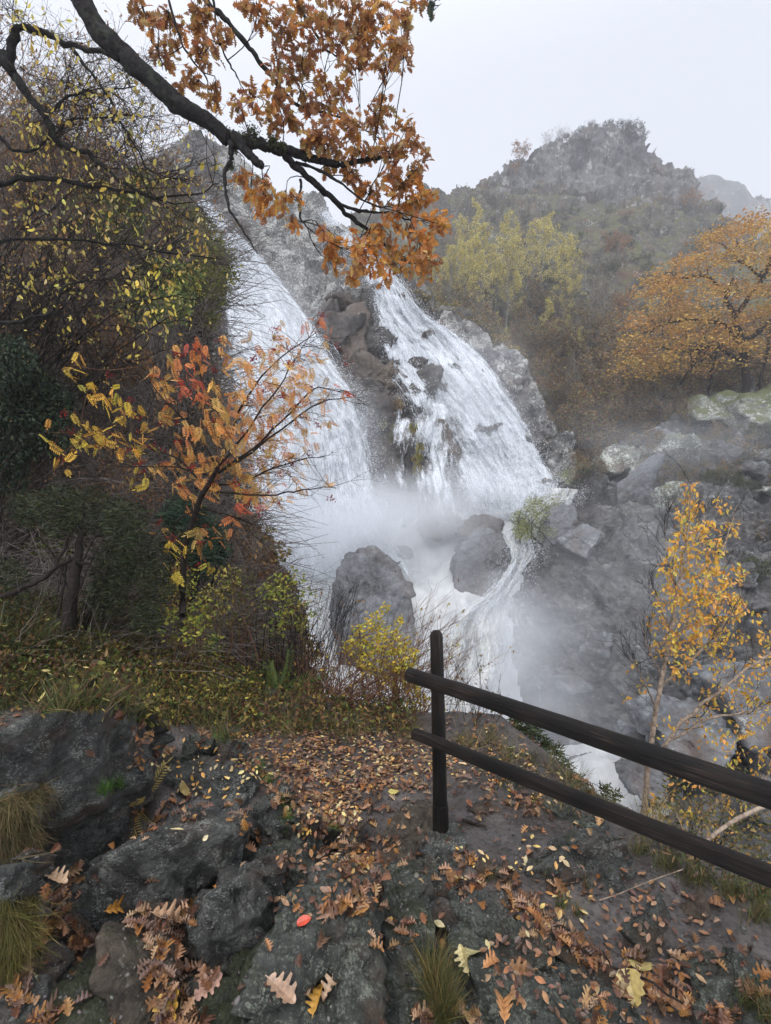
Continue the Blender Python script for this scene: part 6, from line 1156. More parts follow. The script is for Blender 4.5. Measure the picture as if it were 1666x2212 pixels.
# willow bush in the spray and little growths on the rocks
leafy('willow_bush', 'small grey green willow bush standing in the spray beside the pinnacle rock', (1150, 1175, 22.4), [(1140, 1120, 30), (1165, 1100, 26), (1125, 1140, 18), (1185, 1085, 20, .5), (1160, 1150, 24), (1205, 1080, 16, .5), (1190, 1150, 14, .6), (1120, 1120, 18), (1130, 1150, 20), (1150, 1085, 18)], 1300, (21.4, 22.6), .11, [(.22, .24, .09), (.30, .29, .10), (.16, .18, .07)], WILLOW, mat='leaf_far', stems=16, stem_r=.02, mode='up', tilt=1.5)
leafy('moss_tuft', 'brown dry grass hanging from a ledge of the second fall', (860, 900, 29.6), [(862, 868, 12), (848, 880, 10)], 900, (29.2, 29.6), .28, [(.2, .13, .05), (.26, .18, .07)], WILLOW, mat='leaf_far', stems=0, mode='hang', tilt=.25, cat='plant')
leafy('moss_tuft', 'ochre moss drape on the trickle buttress', (905, 1030, 26.5), [(905, 960, 10), (903, 985, 12), (902, 1010, 12), (892, 920, 10)], 800, (26.2, 26.6), .28, [(.15, .13, .035), (.2, .16, .05)], WILLOW, mat='leaf_far', stems=0, mode='hang', tilt=.25, cat='plant')
leafy('moss_tuft', 'olive moss cushion beside the left fall', (850, 950, 28), [(842, 940, 10), (825, 910, 10), (850, 920, 8)], 800, (27.6, 28), .25, [(.10, .10, .03), (.14, .12, .04)], WILLOW, mat='leaf_far', stems=0, mode='hang', tilt=.4, cat='plant')
# leaves fallen along the ledge over the second fall
P = []
for x, y, r_ in [(930, 640, 25), (965, 660, 25), (1000, 680, 25), (1040, 700, 25), (1075, 730, 20), (1110, 755, 18), (900, 625, 18)]:
    q = rv.normal(size=(260, 2)) * r_ * .6; X, Y = x + q[:, 0] * 1.2, y + q[:, 1] * .5; P.append(at(X, Y, np.minimum(hillD(X, Y), cliffD(X, Y)) - .25))
P = np.concatenate(P); lv = Leaves(); lv.add(DIAM, P, rotmats(len(P), rv, 'flat', .4), rv.uniform(.12, .22, len(P)), pick([(.42, .33, .12), (.34, .22, .08), (.2, .2, .06)], len(P), rv)); tag(lv.build('ledge_leaves', M['leaf_far']), kind='stuff')

# ------------------------------------------------------------------ brown cover of the bank, ferns, grass
def on_bank(n, poly, off=.12):
    pl = np.array(poly, float); X = rv.uniform(pl[:, 0].min(), pl[:, 0].max(), n * 3); Y = rv.uniform(pl[:, 1].min(), pl[:, 1].max(), n * 3)
    m = inpoly(X, Y, poly); X, Y = X[m][:n], Y[m][:n]
    return at(X, Y, bankD(X, Y) - rv.uniform(0, off, len(X)) * bankD(X, Y))
P = on_bank(60000, [(-200, 180), (60, 265), (340, 345), (450, 465), (500, 570), (480, 700), (470, 790), (520, 1000), (600, 1220), (700, 1440), (760, 1560), (0, 1600), (-200, 1500)], .10)
lv = Leaves(); n = len(P); dd = np.clip(P[:, 1] / 10, .5, 1.8)
q_ = fbm(P / 1.5, 3, 410)
cc = np.where((q_ > .12)[:, None], pick([(.045, .05, .02), (.03, .038, .016), (.07, .075, .025)], n, rv, .3), np.where((q_ < -.1)[:, None], pick([(.13, .065, .03), (.09, .05, .025), (.17, .10, .04)], n, rv, .3), pick([(.04, .028, .018), (.06, .042, .025), (.025, .02, .014)], n, rv, .3)))
lv.add(DIAM, P, rotmats(n, rv), rv.uniform(.03, .075, n) * dd, cc); tag(lv.build('undergrowth', M['leaf']), kind='stuff')
T = Tubes(); P = on_bank(7500, [(-60, 300), (60, 290), (330, 370), (440, 480), (490, 570), (470, 700), (460, 790), (510, 1000), (560, 1180), (600, 1400), (0, 1500), (-60, 1400)], .22)
for p in P:
    d_ = np.array([rv.normal() * .7 + .5, rv.normal() * .3, rv.normal() * .5 + .15]); d_ /= np.linalg.norm(d_); L = rv.uniform(.4, 1.7) * p[1] / 9
    q = np.array([p, p + d_ * L * .35 + rv.normal(size=3) * .03 * L, p + d_ * L * .7 + rv.normal(size=3) * .05 * L - [0, 0, .03 * L], p + d_ * L - [0, 0, .10 * L]]); T.add(q, [.0085 * p[1] / 9 * rv.uniform(.5, 1.3), .003 * p[1] / 9], 3)
    if rv.uniform() < .5: e = q[1] + (rv.normal(size=3) * .3 + d_ * .6) * L * .5; T.add(np.array([q[1], (q[1] + e) / 2 + rv.normal(size=3) * .02, e]), [.003 * p[1] / 9, .0015 * p[1] / 9], 3)
tag(T.build('brushwood_undergrowth', M['brush']), kind='stuff')

# surfaces for things that lie on the ground
from mathutils.bvhtree import BVHTree
_V = []; _F = []; _o = 0
for v_, f_ in NEAR:
    _V.append(v_); _F.extend((f_ + _o).tolist()); _o += len(v_)
BV = BVHTree.FromPolygons(np.concatenate(_V).tolist(), _F)
def ray_px(x, y):
    d = Vector(((x - CXP) / F, 1, -(y - CYP) / F)).normalized(); h = BV.ray_cast(Vector((0, 0, EYE)), d, 12)
    return (np.array(h[0][:]), np.array(h[1][:])) if h[0] is not None else None
def ray_down(x, y):
    h = BV.ray_cast(Vector((x, y, 3)), Vector((0, 0, -1)), 20)
    return (np.array(h[0][:]), np.array(h[1][:])) if h[0] is not None else None
def lie(hits, tilt=.25, lift=.006, r=rv):
    P = np.array([h[0] for h in hits]); N = np.array([h[1] for h in hits]); N[N[:, 2] < 0] *= -1
    Z = N * .8 + np.array([0, 0, .35]) + r.normal(size=N.shape) * tilt; Z /= np.linalg.norm(Z, axis=1)[:, None]
    Yv = r.normal(size=N.shape); Yv -= (Yv * Z).sum(1)[:, None] * Z; Yv /= np.linalg.norm(Yv, axis=1)[:, None]
    return P + N * lift + Z * r.uniform(0, .012, (len(P), 1)), np.stack([np.cross(Yv, Z), Yv, Z], -1)
def curl(t, k, j=0):                          # a dried, curled version of a leaf
    V = t[0].copy(); V[:, 2] += k * V[:, 0] ** 2 * 6 + (-.25 if j else .18) * (V[:, 1] - .5) ** 2; return (V, t[1])
OAK_L = curl(OAK, .35); OAK_M = curl(OAK, .6, 1); OVL = curl(WILLOW, .2); OVL[0][:, 2] += 0
SMALL = (OVAL[0] * np.array([1.0, 1, .6]), OVAL[1])
tan = [(.21, .095, .04), (.26, .135, .065), (.15, .068, .035), (.10, .048, .028), (.30, .18, .095), (.33, .15, .045), (.07, .035, .022), (.12, .06, .035)]
yl = [(.60, .40, .12), (.62, .48, .22), (.55, .30, .07), (.50, .38, .2)]
lit = Leaves()
def strew(circles, per, kind, r=rv):
    H = []
    for c in circles:
        n = int(per * (c[2] / 40) ** 2 * (c[3] if len(c) > 3 else 1))
        for _ in range(n):
            a = r.uniform(0, 6.28); q = c[2] * math.sqrt(r.uniform()); h = ray_px(c[0] + q * math.cos(a), c[1] + q * math.sin(a) * .7)
            if h is not None and h[0][1] < 6: H.append(h)
    if not H: return
    P, R = lie(H, .22 if kind == 'oak' else .10); n = len(P)
    if kind == 'oak':
        k = r.uniform(size=n) < .5; S_ = r.uniform(.024, .062, n)
        lit.add(OAK_L, P[k], R[k], S_[k], pick(tan, k.sum(), r)); lit.add(OAK_M, P[~k], R[~k], S_[~k], pick(tan, (~k).sum(), r))
    else: lit.add(SMALL, P, R, r.uniform(.02, .042, n), pick(yl if kind == 'small' else tan, n, r))
# piles of oak leaves (discs as seen), then the small bright leaves
piles = [(460, 1600, 40), (300, 1590, 36), (250, 1560, 20), (350, 1610, 36), (300, 1640, 30), (380, 1740, 30), (420, 1765, 26), (330, 1790, 20), (500, 1740, 20, .6), (290, 1760, 18), (540, 1800, 22), (520, 1770, 20), (560, 1620, 50), (650, 1600, 60), (760, 1610, 60), (860, 1610, 50), (600, 1680, 50), (690, 1690, 60), (790, 1700, 60), (880, 1690, 50, .7),
  (640, 1720, 40), (720, 1760, 45), (700, 1820, 30), (770, 1820, 40), (760, 1880, 40), (790, 1950, 32), (820, 1890, 26), (810, 1760, 40, .7), (130, 1960, 38, 1.3), (160, 1900, 30), (100, 2000, 34, 1.3), (70, 2030, 26, 1.2), (170, 2030, 26), (330, 2010, 40, 1.3), (390, 1980, 30, 1.3), (300, 1980, 24), (350, 2060, 26, 1.2), (340, 2100, 24), (380, 2160, 34, 1.3), (400, 2120, 24), (380, 2210, 34, 1.3), (30, 2150, 30), (100, 2190, 30), (450, 2110, 18),
  (1000, 1860, 26, 1.2), (1020, 1900, 34, 1.3), (1080, 1880, 20), (1000, 1930, 20), (1110, 1730, 30, 1.2), (1140, 1745, 30, 1.2), (1060, 1720, 26, .9), (1040, 1760, 18, .7), (1180, 1760, 20), (1090, 1920, 28), (1130, 1960, 34, 1.3), (1170, 2000, 34, 1.3), (1220, 2030, 30, 1.2), (1260, 2060, 26), (1300, 2090, 26), (1370, 2120, 34, .8), (1430, 2140, 34, .8), (1500, 2180, 34), (1560, 2200, 30), (1380, 2060, 30, .25), (1480, 2080, 30, .25), (1600, 2090, 40, .2), (1560, 1950, 40, .12), (1200, 1920, 26, .7), (920, 2100, 20), (960, 2130, 24), (1010, 2190, 18), (820, 2050, 14), (870, 2010, 20, .8), (1250, 1830, 20, .5), (850, 1820, 26), (960, 1900, 16, .7), (740, 1950, 14), (1300, 2180, 30, .5), (920, 2200, 20), (1640, 2150, 30)]
strew(piles, 30, 'oak')
strew([(600, 1620, 100), (760, 1640, 110), (880, 1640, 70), (430, 1660, 90, .35), (480, 1690, 60, .4), (380, 1640, 60, .35), (700, 1760, 80), (1050, 1640, 90, .6), (1150, 1700, 70, .6), (760, 1860, 50, .6), (1000, 1870, 60, .4), (1200, 1980, 90, .15), (1150, 1850, 70, .3)], 22, 'small')
strew([(600, 1620, 100), (760, 1640, 110), (880, 1660, 80), (700, 1760, 80), (1020, 1650, 90, .6), (1300, 2050, 250, .12), (700, 1900, 120, .2)], 70, 'crumbs')
H = [h for h in (ray_down(rv.uniform(-3, 1.6), rv.uniform(1.0, 4.6)) for _ in range(1300)) if h]
P, R = lie(H); n = len(P); lit.add(OAK_L, P, R, rv.uniform(.02, .065, n), pick(tan, n, rv, .25))
tag(lit.build('leaf_litter', M['litter']), kind='stuff')
# stones and grit on the path
H = [h for h in (ray_down(rv.uniform(-1.6, 2.3), rv.uniform(.9, 4.4)) for _ in range(5200)) if h]
gl = Leaves(); P = np.array([h[0] for h in H]); n = len(P); sc_ = rv.uniform(.003, .009, n) * (1 + 1.0 * (rv.uniform(size=n) > .97))
gl.add((ICO1[0] * np.array([1.2, .9, .6]), ICO1[1]), P, rotmats(n, rv), sc_, pick([(.10, .09, .08), (.05, .045, .04), (.11, .10, .09), (.03, .025, .022)], n, rv)); tag(gl.build('gravel', M['litter']), kind='stuff')

# single large leaves
def one_leaf(tm, x, y, size, ang, col, label, group=None, name='fallen_leaf', tilt=.12):
    h = ray_px(x, y)
    if h is None: return
    P, N = h; N = N if N[2] > 0 else -N; Z = N + np.array([0, 0, .4]) + rv.normal(size=3) * tilt; Z /= np.linalg.norm(Z)
    a = math.radians(ang); Yv = np.array([math.sin(a), math.cos(a), 0.]); Yv -= (Yv @ Z) * Z; Yv /= np.linalg.norm(Yv); R = np.stack([np.cross(Yv, Z), Yv, Z], -1)[None]
    V, Fs, C = scatter(tm, (P + N * .012 - Yv * size * .5)[None], R, np.array([size]), np.array(col)[None] * rv.uniform(.85, 1.15))
    tag(mesh_obj(name, V, Fs, M['litter'], colors=C), label, 'leaf', group)
RND = fan([(0.01, 0), (.18, .08), (.30, .3), (.32, .55), (.22, .8), (.08, .95), (0, 1)])
BROAD = fan([(0.01, 0), (.3, .05), (.42, .2), (.34, .3), (.48, .42), (.36, .52), (.42, .68), (.22, .74), (.2, .9), (0, 1)])
one_leaf(RND, 658, 1993, .052, 70, (.55, .07, .03), 'orange red oval leaf lying on the broad flat slab')
one_leaf(OAK_L, 712, 1968, .115, 150, (.30, .17, .11), 'tan oak leaf pointing down near the top of the broad flat slab')
one_leaf(OAK_L, 772, 1972, .10, 80, (.50, .25, .08), 'orange oak leaf at the upper right corner of the broad flat slab')
one_leaf(OAK_M, 692, 2035, .07, 20, (.14, .08, .05), 'small dark brown oak leaf in the middle of the broad flat slab')
one_leaf(OAK_L, 605, 2140, .12, 120, (.36, .23, .15), 'pale tan oak leaf low on the broad flat slab, by the mossy flank')
one_leaf(OAK_L, 690, 2165, .11, 10, (.55, .30, .06), 'golden oak leaf between two tan ones at the bottom of the slab')
one_leaf(OAK_M, 722, 2135, .10, 60, (.40, .27, .17), 'tan oak leaf touching the golden one from the right')
one_leaf(OAK_M, 655, 2160, .10, -30, (.38, .25, .17), 'tan oak leaf touching the golden one from the left')
one_leaf(SMALL, 845, 1993, .045, 10, (.62, .36, .07), 'yellow oval leaf on the knobbly rock by the grassy crack')
one_leaf(RND, 443, 1808, .028, 10, (.60, .50, .30), 'cream oval leaf on the pale top of the large block')
one_leaf(OVL, 382, 1797, .085, -60, (.58, .47, .25), 'narrow curled straw coloured leaf on the edge of the large block')
one_leaf(BROAD, 396, 1705, .10, 20, (.42, .31, .12), 'broad yellow brown leaf on the low humped rock')
one_leaf(OAK_L, 1272 - 267, 2068, .09, 10, (.46, .38, .18), 'large pale yellow leaf beside the grass tuft on the slabs')
one_leaf(BROAD, 1020, 2065, .10, 40, (.48, .42, .20), 'broad greenish yellow leaf beside the grass tuft on the slabs')
one_leaf(OAK_L, 1110, 2095, .12, 95, (.40, .22, .11), 'orange tan oak leaf flat on the wet dark slab')
one_leaf(OAK_M, 1060, 2085, .08, 60, (.42, .20, .08), 'small orange oak leaf left of the tan one on the wet dark slab')
one_leaf(SMALL, 1057, 2042, .040, 0, (.62, .52, .26), 'single pale yellow oval leaf standing out on the wet dark slab')
one_leaf(SMALL, 950, 1996, .05, 120, (.55, .46, .22), 'straw coloured narrow leaf at the top of the wet dark slab')
one_leaf(BROAD, 1365, 2130, .10, 200, (.42, .31, .10), 'bright yellow broad leaf on the gravel below the leaf trail')
one_leaf(BROAD, 1385, 2090, .10, 20, (.46, .36, .14), 'dull yellow broad leaf just above the bright yellow one')
one_leaf(OAK_L, 1270, 2160, .08, 40, (.42, .26, .12), 'curled tan oak leaf on the long low slab')
one_leaf(OAK_M, 1090, 2180, .11, 10, (.44, .22, .09), 'orange oak leaf hanging over the broken edge of the long slab')
one_leaf(OAK_L, 960, 1882, .07, 100, (.35, .18, .09), 'wet brown oak leaf glued to the small square slab')
one_leaf(BROAD, 852, 1713, .07, 30, (.48, .40, .12), 'yellow green broad leaf on the path left of the post')
one_leaf(OAK_L, 120, 1900, .10, 100, (.45, .30, .18), 'pale star shaped leaf on the dark hollow below the mossy bank')
one_leaf(OAK_L, 60, 2120, .13, 170, (.26, .16, .13), 'greyish pink oak leaf lying in the dark corner')
one_leaf(OAK_L, 110, 2190, .14, 20, (.28, .17, .13), 'long greyish brown oak leaf below the one in the dark corner')
one_leaf(OAK_L, 450, 2130, .11, 40, (.40, .24, .18), 'pinkish oak leaf leaning on the squarish dark block')
one_leaf(OAK_L, 355, 1985, .14, 70, (.42, .25, .14), 'large tan oak leaf tucked under the large block')
one_leaf(OAK_M, 415, 1955, .09, 40, (.48, .24, .06), 'orange curled oak leaf between the two dark blocks')
one_leaf(OAK_L, 375, 2180, .14, 5, (.55, .32, .06), 'golden orange oak leaf in the crevice at the bottom edge')
one_leaf(OAK_M, 250, 1900 + 60, .10, 60, (.52, .25, .05), 'bright orange oak leaf on top of the brown pile')
one_leaf(BROAD, 1103, 1618, .07, 0, (.50, .48, .22), 'round pale green leaf at the lip of the drop behind the rails')
one_leaf(OAK_L, 1300, 1780, .09, 40, (.42, .24, .10), 'oak leaf on the path beyond the curved ridge rock')
k = 0
for (x, y, r_) in [p_[:3] for p_ in piles + piles[30:70]]:
    if y < 1860 or k > 60: continue
    one_leaf([OAK_L, OAK_M][k % 2], x + rv.normal() * r_ * .6, y + rv.normal() * r_ * .4, rv.uniform(.06, .10), rv.uniform(0, 360), tan[k % 6], 'dry brown or orange oak leaf lying loose on a leaf pile', 'dry oak leaves on top of the piles', tilt=.2); k += 1

# grass, ferns
GR = [grass_t(.35), grass_t(.6), grass_t(.15)]
def tuft(spots, per, h, cols, name='grass', spread=.09, tilt=.35, mat='grass', hang=False, w=1.0):
    g = Leaves()
    for (x, y, r_) in spots:
        n = int(per * (r_ / 20) ** 2) + 3
        for t in GR:
            H = [h_ for h_ in (ray_px(x + rv.normal() * r_ * .55, y + rv.normal() * r_ * .35) for _ in range(n // 3)) if h_ and h_[0][1] < 7]
            if not H: continue
            P = np.array([h_[0] for h_ in H]); m = len(P)
            d_ = np.stack([rv.normal(0, tilt, m), rv.normal(0, tilt, m) - .1, np.ones(m)], -1) if not hang else np.stack([rv.normal(.25, .3, m), rv.normal(-.4, .2, m), rv.normal(-.5, .4, m)], -1)
            d_ /= np.linalg.norm(d_, axis=1)[:, None]; a = rv.uniform(0, 6.28, m); Yv = np.stack([np.cos(a), np.sin(a), np.zeros(m)], -1); Yv -= (Yv * d_).sum(1)[:, None] * d_; Yv /= np.linalg.norm(Yv, axis=1)[:, None]
            S_ = rv.uniform(.5, 1.25, m) * h
            g.add((t[0] * np.array([w, 1, 1]),) + t[1:], P, np.stack([np.cross(Yv, d_), Yv, d_], -1), S_, pick(cols, m, rv))
    return tag(g.build(name, M[mat]), kind='stuff')
gg = [(.06, .08, .022), (.09, .11, .03), (.045, .06, .02), (.15, .14, .05), (.20, .14, .07), (.11, .07, .04)]
dry = [(.28, .20, .09), (.35, .27, .13), (.2, .15, .06), (.16, .15, .05)]
brt = [(.08, .17, .03), (.12, .22, .04), (.06, .12, .02)]
tuft([(x, y, 34) for x in range(-20, 240, 28) for y in (1445, 1485, 1520) if rv.uniform() < .75] + [(x, y, 30) for x in range(240, 480, 26) for y in (1455, 1505, 1545) if rv.uniform() < .6] + [(480, 1580, 22), (500, 1600, 18), (440, 1570, 24), (540, 1540, 24), (600, 1560, 24), (660, 1570, 24), (720, 1580, 22)], 70, .16, gg, w=.7, tilt=.7)
tuft([(x, y, 34) for x in range(-20, 330, 30) for y in (1330, 1370, 1410)], 60, .24, [(.04, .055, .02), (.06, .08, .025), (.1, .09, .03), (.12, .07, .03)], w=.8, tilt=.7)
tuft([(320, 1520, 20), (400, 1540, 20), (500, 1540, 20), (880, 1590, 30), (1000, 1610, 30), (1060, 1600, 26), (1200, 1660, 24), (1240, 1690, 24), (1300, 1740, 22), (1100, 1640, 24), (620, 1580, 30), (760, 1590, 26)], 60, .15, dry + gg, w=.5, tilt=.7)
tuft([(615, 1740, 10), (622, 1770, 10), (618, 1800, 9), (560, 1660, 14), (580, 1690, 12), (230, 1712, 16), (260, 1700, 12), (720, 1800, 10), (480, 1598, 16)], 210, .07, brt, w=.8)
tuft([(1210, 1960, 14), (1245, 1975, 14), (1180, 1890, 12), (1270, 1920, 10), (1380, 1840, 22), (1440, 1870, 26), (1500, 1900, 28), (1580, 1930, 30), (1640, 1980, 30), (1230, 1680, 20), (1270, 1720, 20), (1150, 1640, 18), (985, 1670, 9), (1620, 2170, 26), (1660, 2200, 20), (1060, 1900, 10), (1650, 1940, 26)], 130, .07, gg, w=.8)
tuft([(930, 2090, 16), (945, 2130, 20), (955, 2170, 20), (960, 2205, 20), (940, 2150, 16)], 330, .13, [(.10, .10, .03), (.2, .14, .05), (.06, .07, .02)], w=.35)
tuft([(20, 1730, 30), (60, 1720, 22), (90, 1700, 20), (20, 1780, 34), (60, 1790, 26), (20, 1850, 20)], 200, .13, [(.17, .13, .06), (.22, .16, .08), (.10, .10, .04)], hang=True, w=.4)
tuft([(20, 1960, 26), (50, 1980, 24), (30, 2020, 30), (70, 1940, 14), (10, 2060, 26)], 260, .14, [(.12, .12, .03), (.16, .14, .04), (.2, .15, .06)], hang=True, w=.35)
tuft([(1520, 1790, 50), (1600, 1820, 50), (1480, 1760, 40), (1640, 1860, 40), (1420, 1780, 30)], 46, .22, dry, w=.5)
g2 = Leaves()
for (x0, x1, y0, y1, n_, cs_, hh) in [(-20, 330, 1320, 1530, 6500, mixg + mixr, .22), (300, 560, 1420, 1570, 5200, mixg + mixr + mixy, .16), (520, 900, 1480, 1590, 4200, mixg + mixr + [(.3, .2, .06)], .14), (-20, 500, 1380, 1550, 900, [(.45, .33, .08), (.28, .30, .07), (.5, .42, .15)], .2), (980, 1300, 1600, 1760, 1500, [(.12, .1, .04), (.2, .12, .05), (.06, .07, .03), (.3, .2, .08)], .08), (1380, 1660, 1780, 1960, 1600, [(.12, .1, .04), (.2, .12, .05), (.06, .08, .03)], .08)]:
    H = []
    for _ in range(n_):
        x_, y_ = rv.uniform(x0, x1), rv.uniform(y0, y1)
        if x0 == 980 and abs(y_ - (1600 + (x_ - 980) * .55)) > 42: continue
        if x0 == 1380 and abs(y_ - (1800 + (x_ - 1380) * .5)) > 40: continue
        h = ray_px(x_, y_)
        if h is not None and 1.6 < h[0][1] < 8: H.append(h[0])
    P = np.array(H); n = len(P); P[:, 2] += hh * rv.uniform(0, 1, n) ** 1.5
    g2.add([OVAL, WILLOW][n % 2], P, rotmats(n, rv, 'hang', 1.2), rv.uniform(.02, .05, n), pick(cs_, n, rv, .3))
tag(g2.build('undergrowth', M['leaf']), kind='stuff')
def fern(x, y, d, n, size, cols, label, tilt=.5, out=1.0, lean=(0, 0, 0)):
    b = at(x, y, d); root = empty('fern', b, label, 'fern')
    for k in range(n):
        a = 6.28 * k / n + rv.normal() * .3; dr = np.array([math.cos(a) * out, math.sin(a) * out * .8, rv.uniform(.3, .9)]) + np.array(lean); dr /= np.linalg.norm(dr)
        R = rotmats(1, rv, 'dir', .05, dr[None]); V, Fs, C = scatter(FERN, b[None] + rv.normal(size=(1, 3)) * .01, R, np.array([size * rv.uniform(.7, 1.15)]), pick(cols, 1, rv))
        mesh_obj('frond', V, Fs, M['leaf'], root, colors=C)
yf = [(.42, .34, .08), (.50, .38, .10), (.36, .26, .08)]; gf = [(.12, .17, .04), (.2, .2, .05), (.08, .12, .03)]
fern(275, 1745, 2.85, 7, .26, yf, 'yellow bracken fern drooping between the big rock and the humped rock', lean=(.3, -.3, -.1))
fern(180, 1470, 4.0, 6, .38, [(.30, .32, .08), (.2, .25, .06)], 'pale green fern frond arching over the bank grass', lean=(.3, 0, .2))
fern(60, 1600, 3.4, 6, .3, [(.3, .27, .08), (.2, .2, .05)], 'half yellow fern just above the big lichen-streaked rock', lean=(0, 0, .3))
fern(230, 1420, 4.6, 7, .4, gf, 'green fern at the foot of the juniper')
fern(110, 1380, 5.2, 8, .6, [(.25, .3, .04), (.3, .3, .06)], 'bright yellow green fern behind the black forked trunk', lean=(.2, 0, .2))
fern(600, 1500, 4.9, 8, .45, gf, 'deep green fern under the reddish stems', lean=(0, 0, .1))
fern(690, 1560, 4.6, 8, .4, [(.08, .12, .03), (.12, .15, .04)], 'low green fern lying over the far path edge', lean=(.3, 0, -.1))
fern(420, 1430, 4.9, 7, .4, gf, 'green fern between the bramble and the dry grass', lean=(0, 0, .2))
# heather and broom at the lip by the rails
leafy('heather_bush', 'dark green upright heather at the lip of the drop behind the upper rail', (1130, 1640, 4.3), [(1120, 1560, 22), (1110, 1530, 14), (1150, 1580, 22), (1170, 1610, 22), (1130, 1600, 26), (1200, 1620, 16), (1105, 1580, 16)], 900, (4.2, 4.6), .05, [(.05, .075, .03), (.035, .05, .02), (.08, .09, .03)], WILLOW, stems=18, stem_r=.004, mode='up', tilt=2.2)
leafy('heather_bush', 'small dark heather sprigs farther along the lip above the stream', (1240, 1720, 3.5), [(1225, 1660, 14), (1250, 1690, 16), (1310, 1705, 14), (1330, 1720, 12), (1215, 1640, 10)], 700, (3.4, 3.6), .04, [(.05, .075, .03), (.035, .05, .02), (.08, .09, .03)], WILLOW, stems=12, stem_r=.003, mode='up', tilt=2.2)
leafy('scrub_bush', 'brown and green scrub below the rails under the birch', (1500, 1880, 4.5), [(1480, 1760, 50), (1560, 1790, 50), (1620, 1830, 50), (1650, 1750, 50), (1450, 1700, 30), (1540, 1720, 40), (1600, 1690, 40), (1660, 1880, 40), (1430, 1740, 30)], 120, (4.0, 5.0), .035, [(.12, .11, .04), (.08, .09, .03), (.2, .14, .05), (.3, .2, .06)], OVAL, stems=40, stem_r=.004)
# loose pieces of wood
T = Tubes(); T.add(spline([gh(1525, 1818, .06), gh(1560, 1790, .08), gh(1600, 1765, .12), gh(1665, 1735, .16), gh(1760, 1690, .2)], 14), [.009, .012], 7); tag(T.build('pale_branch', M['birch_bark']), 'pale bare branch poking up below the lower rail', 'branch')
T = Tubes(); T.add(spline([gh(1295, 1945, .02), gh(1340, 1930, .03), gh(1400, 1905, .04), gh(1475, 1878, .05)], 12), [.003, .0025], 5); tag(T.build('dry_stalk', M['birch_bark']), 'long straw coloured stalk lying over the path', 'stalk')
T = Tubes(); T.add(spline([gh(1000, 1745 + 26, .015), gh(1030, 1782, .02), gh(1050, 1786, .015)], 8), [.009, .007], 6); tag(T.build('broken_stick', M['twig']), 'short black stick on the path right of the post', 'stick')
T = Tubes(); T.add(wig(spline([gh(1200, 2030, .02), gh(1290, 2075, .02), gh(1400, 2120, .02), gh(1480, 2170, .02), gh(1560, 2230, .02)], 20), .004, rv), [.006, .003], 5); tag(T.build('dead_twig', M['twig']), 'long dark dead twig buried in the leaf trail', 'twig')

# ------------------------------------------------------------------ air
hm = bpy.data.materials.new('haze_air'); hm.use_nodes = True; hn = hm.node_tree.nodes; hn.remove(hn['Principled BSDF'])
pv = hn.new('ShaderNodeVolumePrincipled'); pv.inputs['Density'].default_value = .0012; pv.inputs['Color'].default_value = (.93, .95, 1, 1); pv.inputs['Anisotropy'].default_value = .2
hm.node_tree.links.new(pv.outputs[0], hn['Material Output'].inputs['Volume'])
def boxmesh(name, lo, hi, mat):
    lo, hi = np.array(lo, float), np.array(hi, float); V = np.array([[(lo, hi)[i][0], (lo, hi)[j][1], (lo, hi)[k][2]] for i in (0, 1) for j in (0, 1) for k in (0, 1)])
    Q = np.array([(0, 1, 3, 2), (4, 6, 7, 5), (0, 4, 5, 1), (2, 3, 7, 6), (0, 2, 6, 4), (1, 5, 7, 3)]); return mesh_obj(name, V, Q, mat, origin=(lo + hi) / 2)
hz = boxmesh('haze', (-420, -12, -32), (520, 480, 300), hm); tag(hz, kind='stuff')
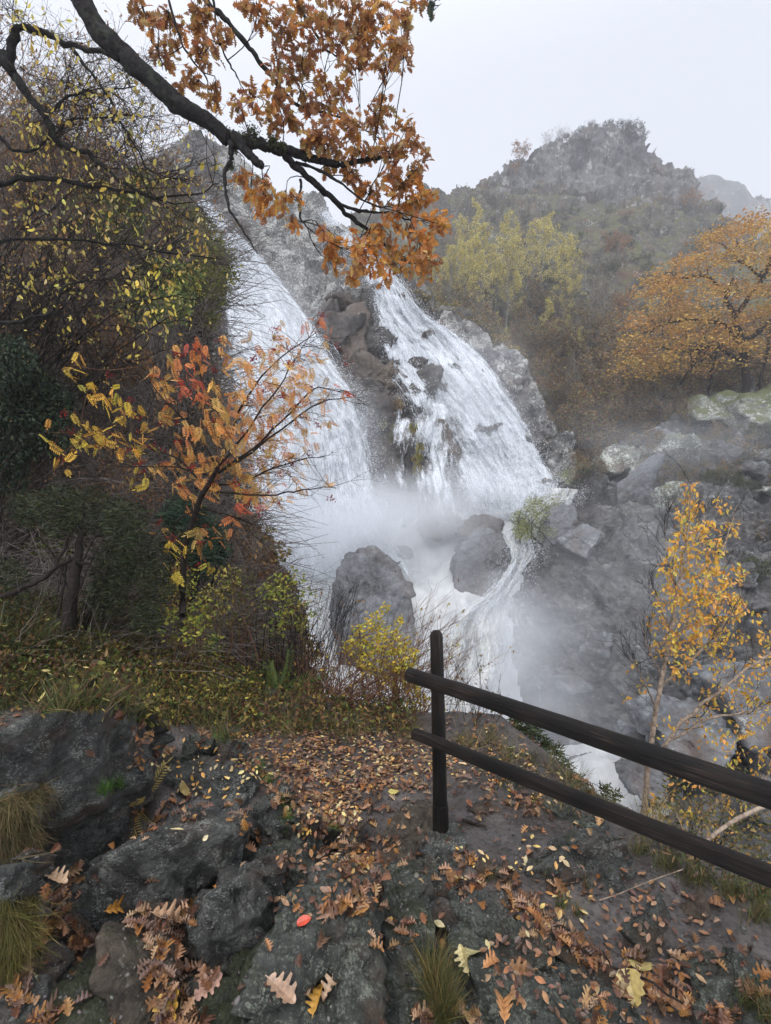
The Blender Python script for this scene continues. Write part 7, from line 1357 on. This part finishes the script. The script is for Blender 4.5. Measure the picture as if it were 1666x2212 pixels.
def mist(cx, cy, d, rx, ry, rz, dens, seed, ns=.45):
    m = bpy.data.materials.new('spray_mist'); m.use_nodes = True; n = m.node_tree.nodes; l = m.node_tree.links; n.remove(n['Principled BSDF'])
    tc = n.new('ShaderNodeTexCoord'); ln = n.new('ShaderNodeVectorMath'); ln.operation = 'LENGTH'; l.new(tc.outputs['Object'], ln.inputs[0])
    mr = n.new('ShaderNodeMapRange'); mr.interpolation_type = 'SMOOTHSTEP'; mr.inputs['From Min'].default_value = 1.0; mr.inputs['From Max'].default_value = .1; l.new(ln.outputs['Value'], mr.inputs['Value'])
    nz = n.new('ShaderNodeTexNoise'); nz.inputs['Scale'].default_value = 1.6; nz.inputs['Detail'].default_value = 3; mp = n.new('ShaderNodeMapping'); mp.inputs['Location'].default_value = (seed, 0, 0); l.new(tc.outputs['Object'], mp.inputs[0]); l.new(mp.outputs[0], nz.inputs[0])
    r2 = n.new('ShaderNodeMapRange'); r2.inputs['From Min'].default_value = .36; r2.inputs['From Max'].default_value = .62; l.new(nz.outputs[0], r2.inputs['Value'])
    mu = n.new('ShaderNodeMath'); mu.operation = 'MULTIPLY'; l.new(mr.outputs['Result'], mu.inputs[0]); l.new(r2.outputs['Result'], mu.inputs[1])
    m2 = n.new('ShaderNodeMath'); m2.operation = 'MULTIPLY'; m2.inputs[1].default_value = dens; l.new(mu.outputs[0], m2.inputs[0])
    p = n.new('ShaderNodeVolumePrincipled'); p.inputs['Color'].default_value = (.95, .97, 1, 1); l.new(m2.outputs[0], p.inputs['Density']); l.new(p.outputs[0], n['Material Output'].inputs['Volume'])
    V, T_ = ICO1; bm = bmesh.new(); bmesh.ops.create_icosphere(bm, subdivisions=3, radius=1); V = np.array([v.co[:] for v in bm.verts]); T_ = np.array([[v.index for v in f.verts] for f in bm.faces]); bm.free()
    o = mesh_obj('mist', V, T_, m, origin=(0, 0, 0)); o.location = tuple(at(cx, cy, d)); o.scale = (rx, ry, rz); tag(o, kind='stuff')
    return o
mist(800, 1170, 23.5, 7.0, 4.5, 4.2, .75, 1)
mist(600, 800, 29.5, 4.0, 2.5, 8.5, .26, 31)
mist(760, 980, 26.5, 2.8, 2.2, 5.0, .25, 37)
mist(1040, 880, 29.0, 4.6, 2.4, 6.5, .20, 41)
mist(1420, 1010, 24.5, 7, 2.5, 3.0, .05, 47)
mist(1330, 1250, 17.5, 4.5, 2.5, 4.5, .10, 43)
mist(1040, 1400, 18.0, 4.8, 3.5, 3.6, .38, 5)
mist(1480, 930, 26.0, 9, 4, 2.6, .05, 9)
mist(640, 1080, 25.5, 3.6, 3, 4.5, .5, 13)
mist(1060, 1080, 24.8, 4.8, 2.4, 2.8, .5, 17)
mist(1180, 1560, 15.5, 4, 3, 3.4, .22, 21)
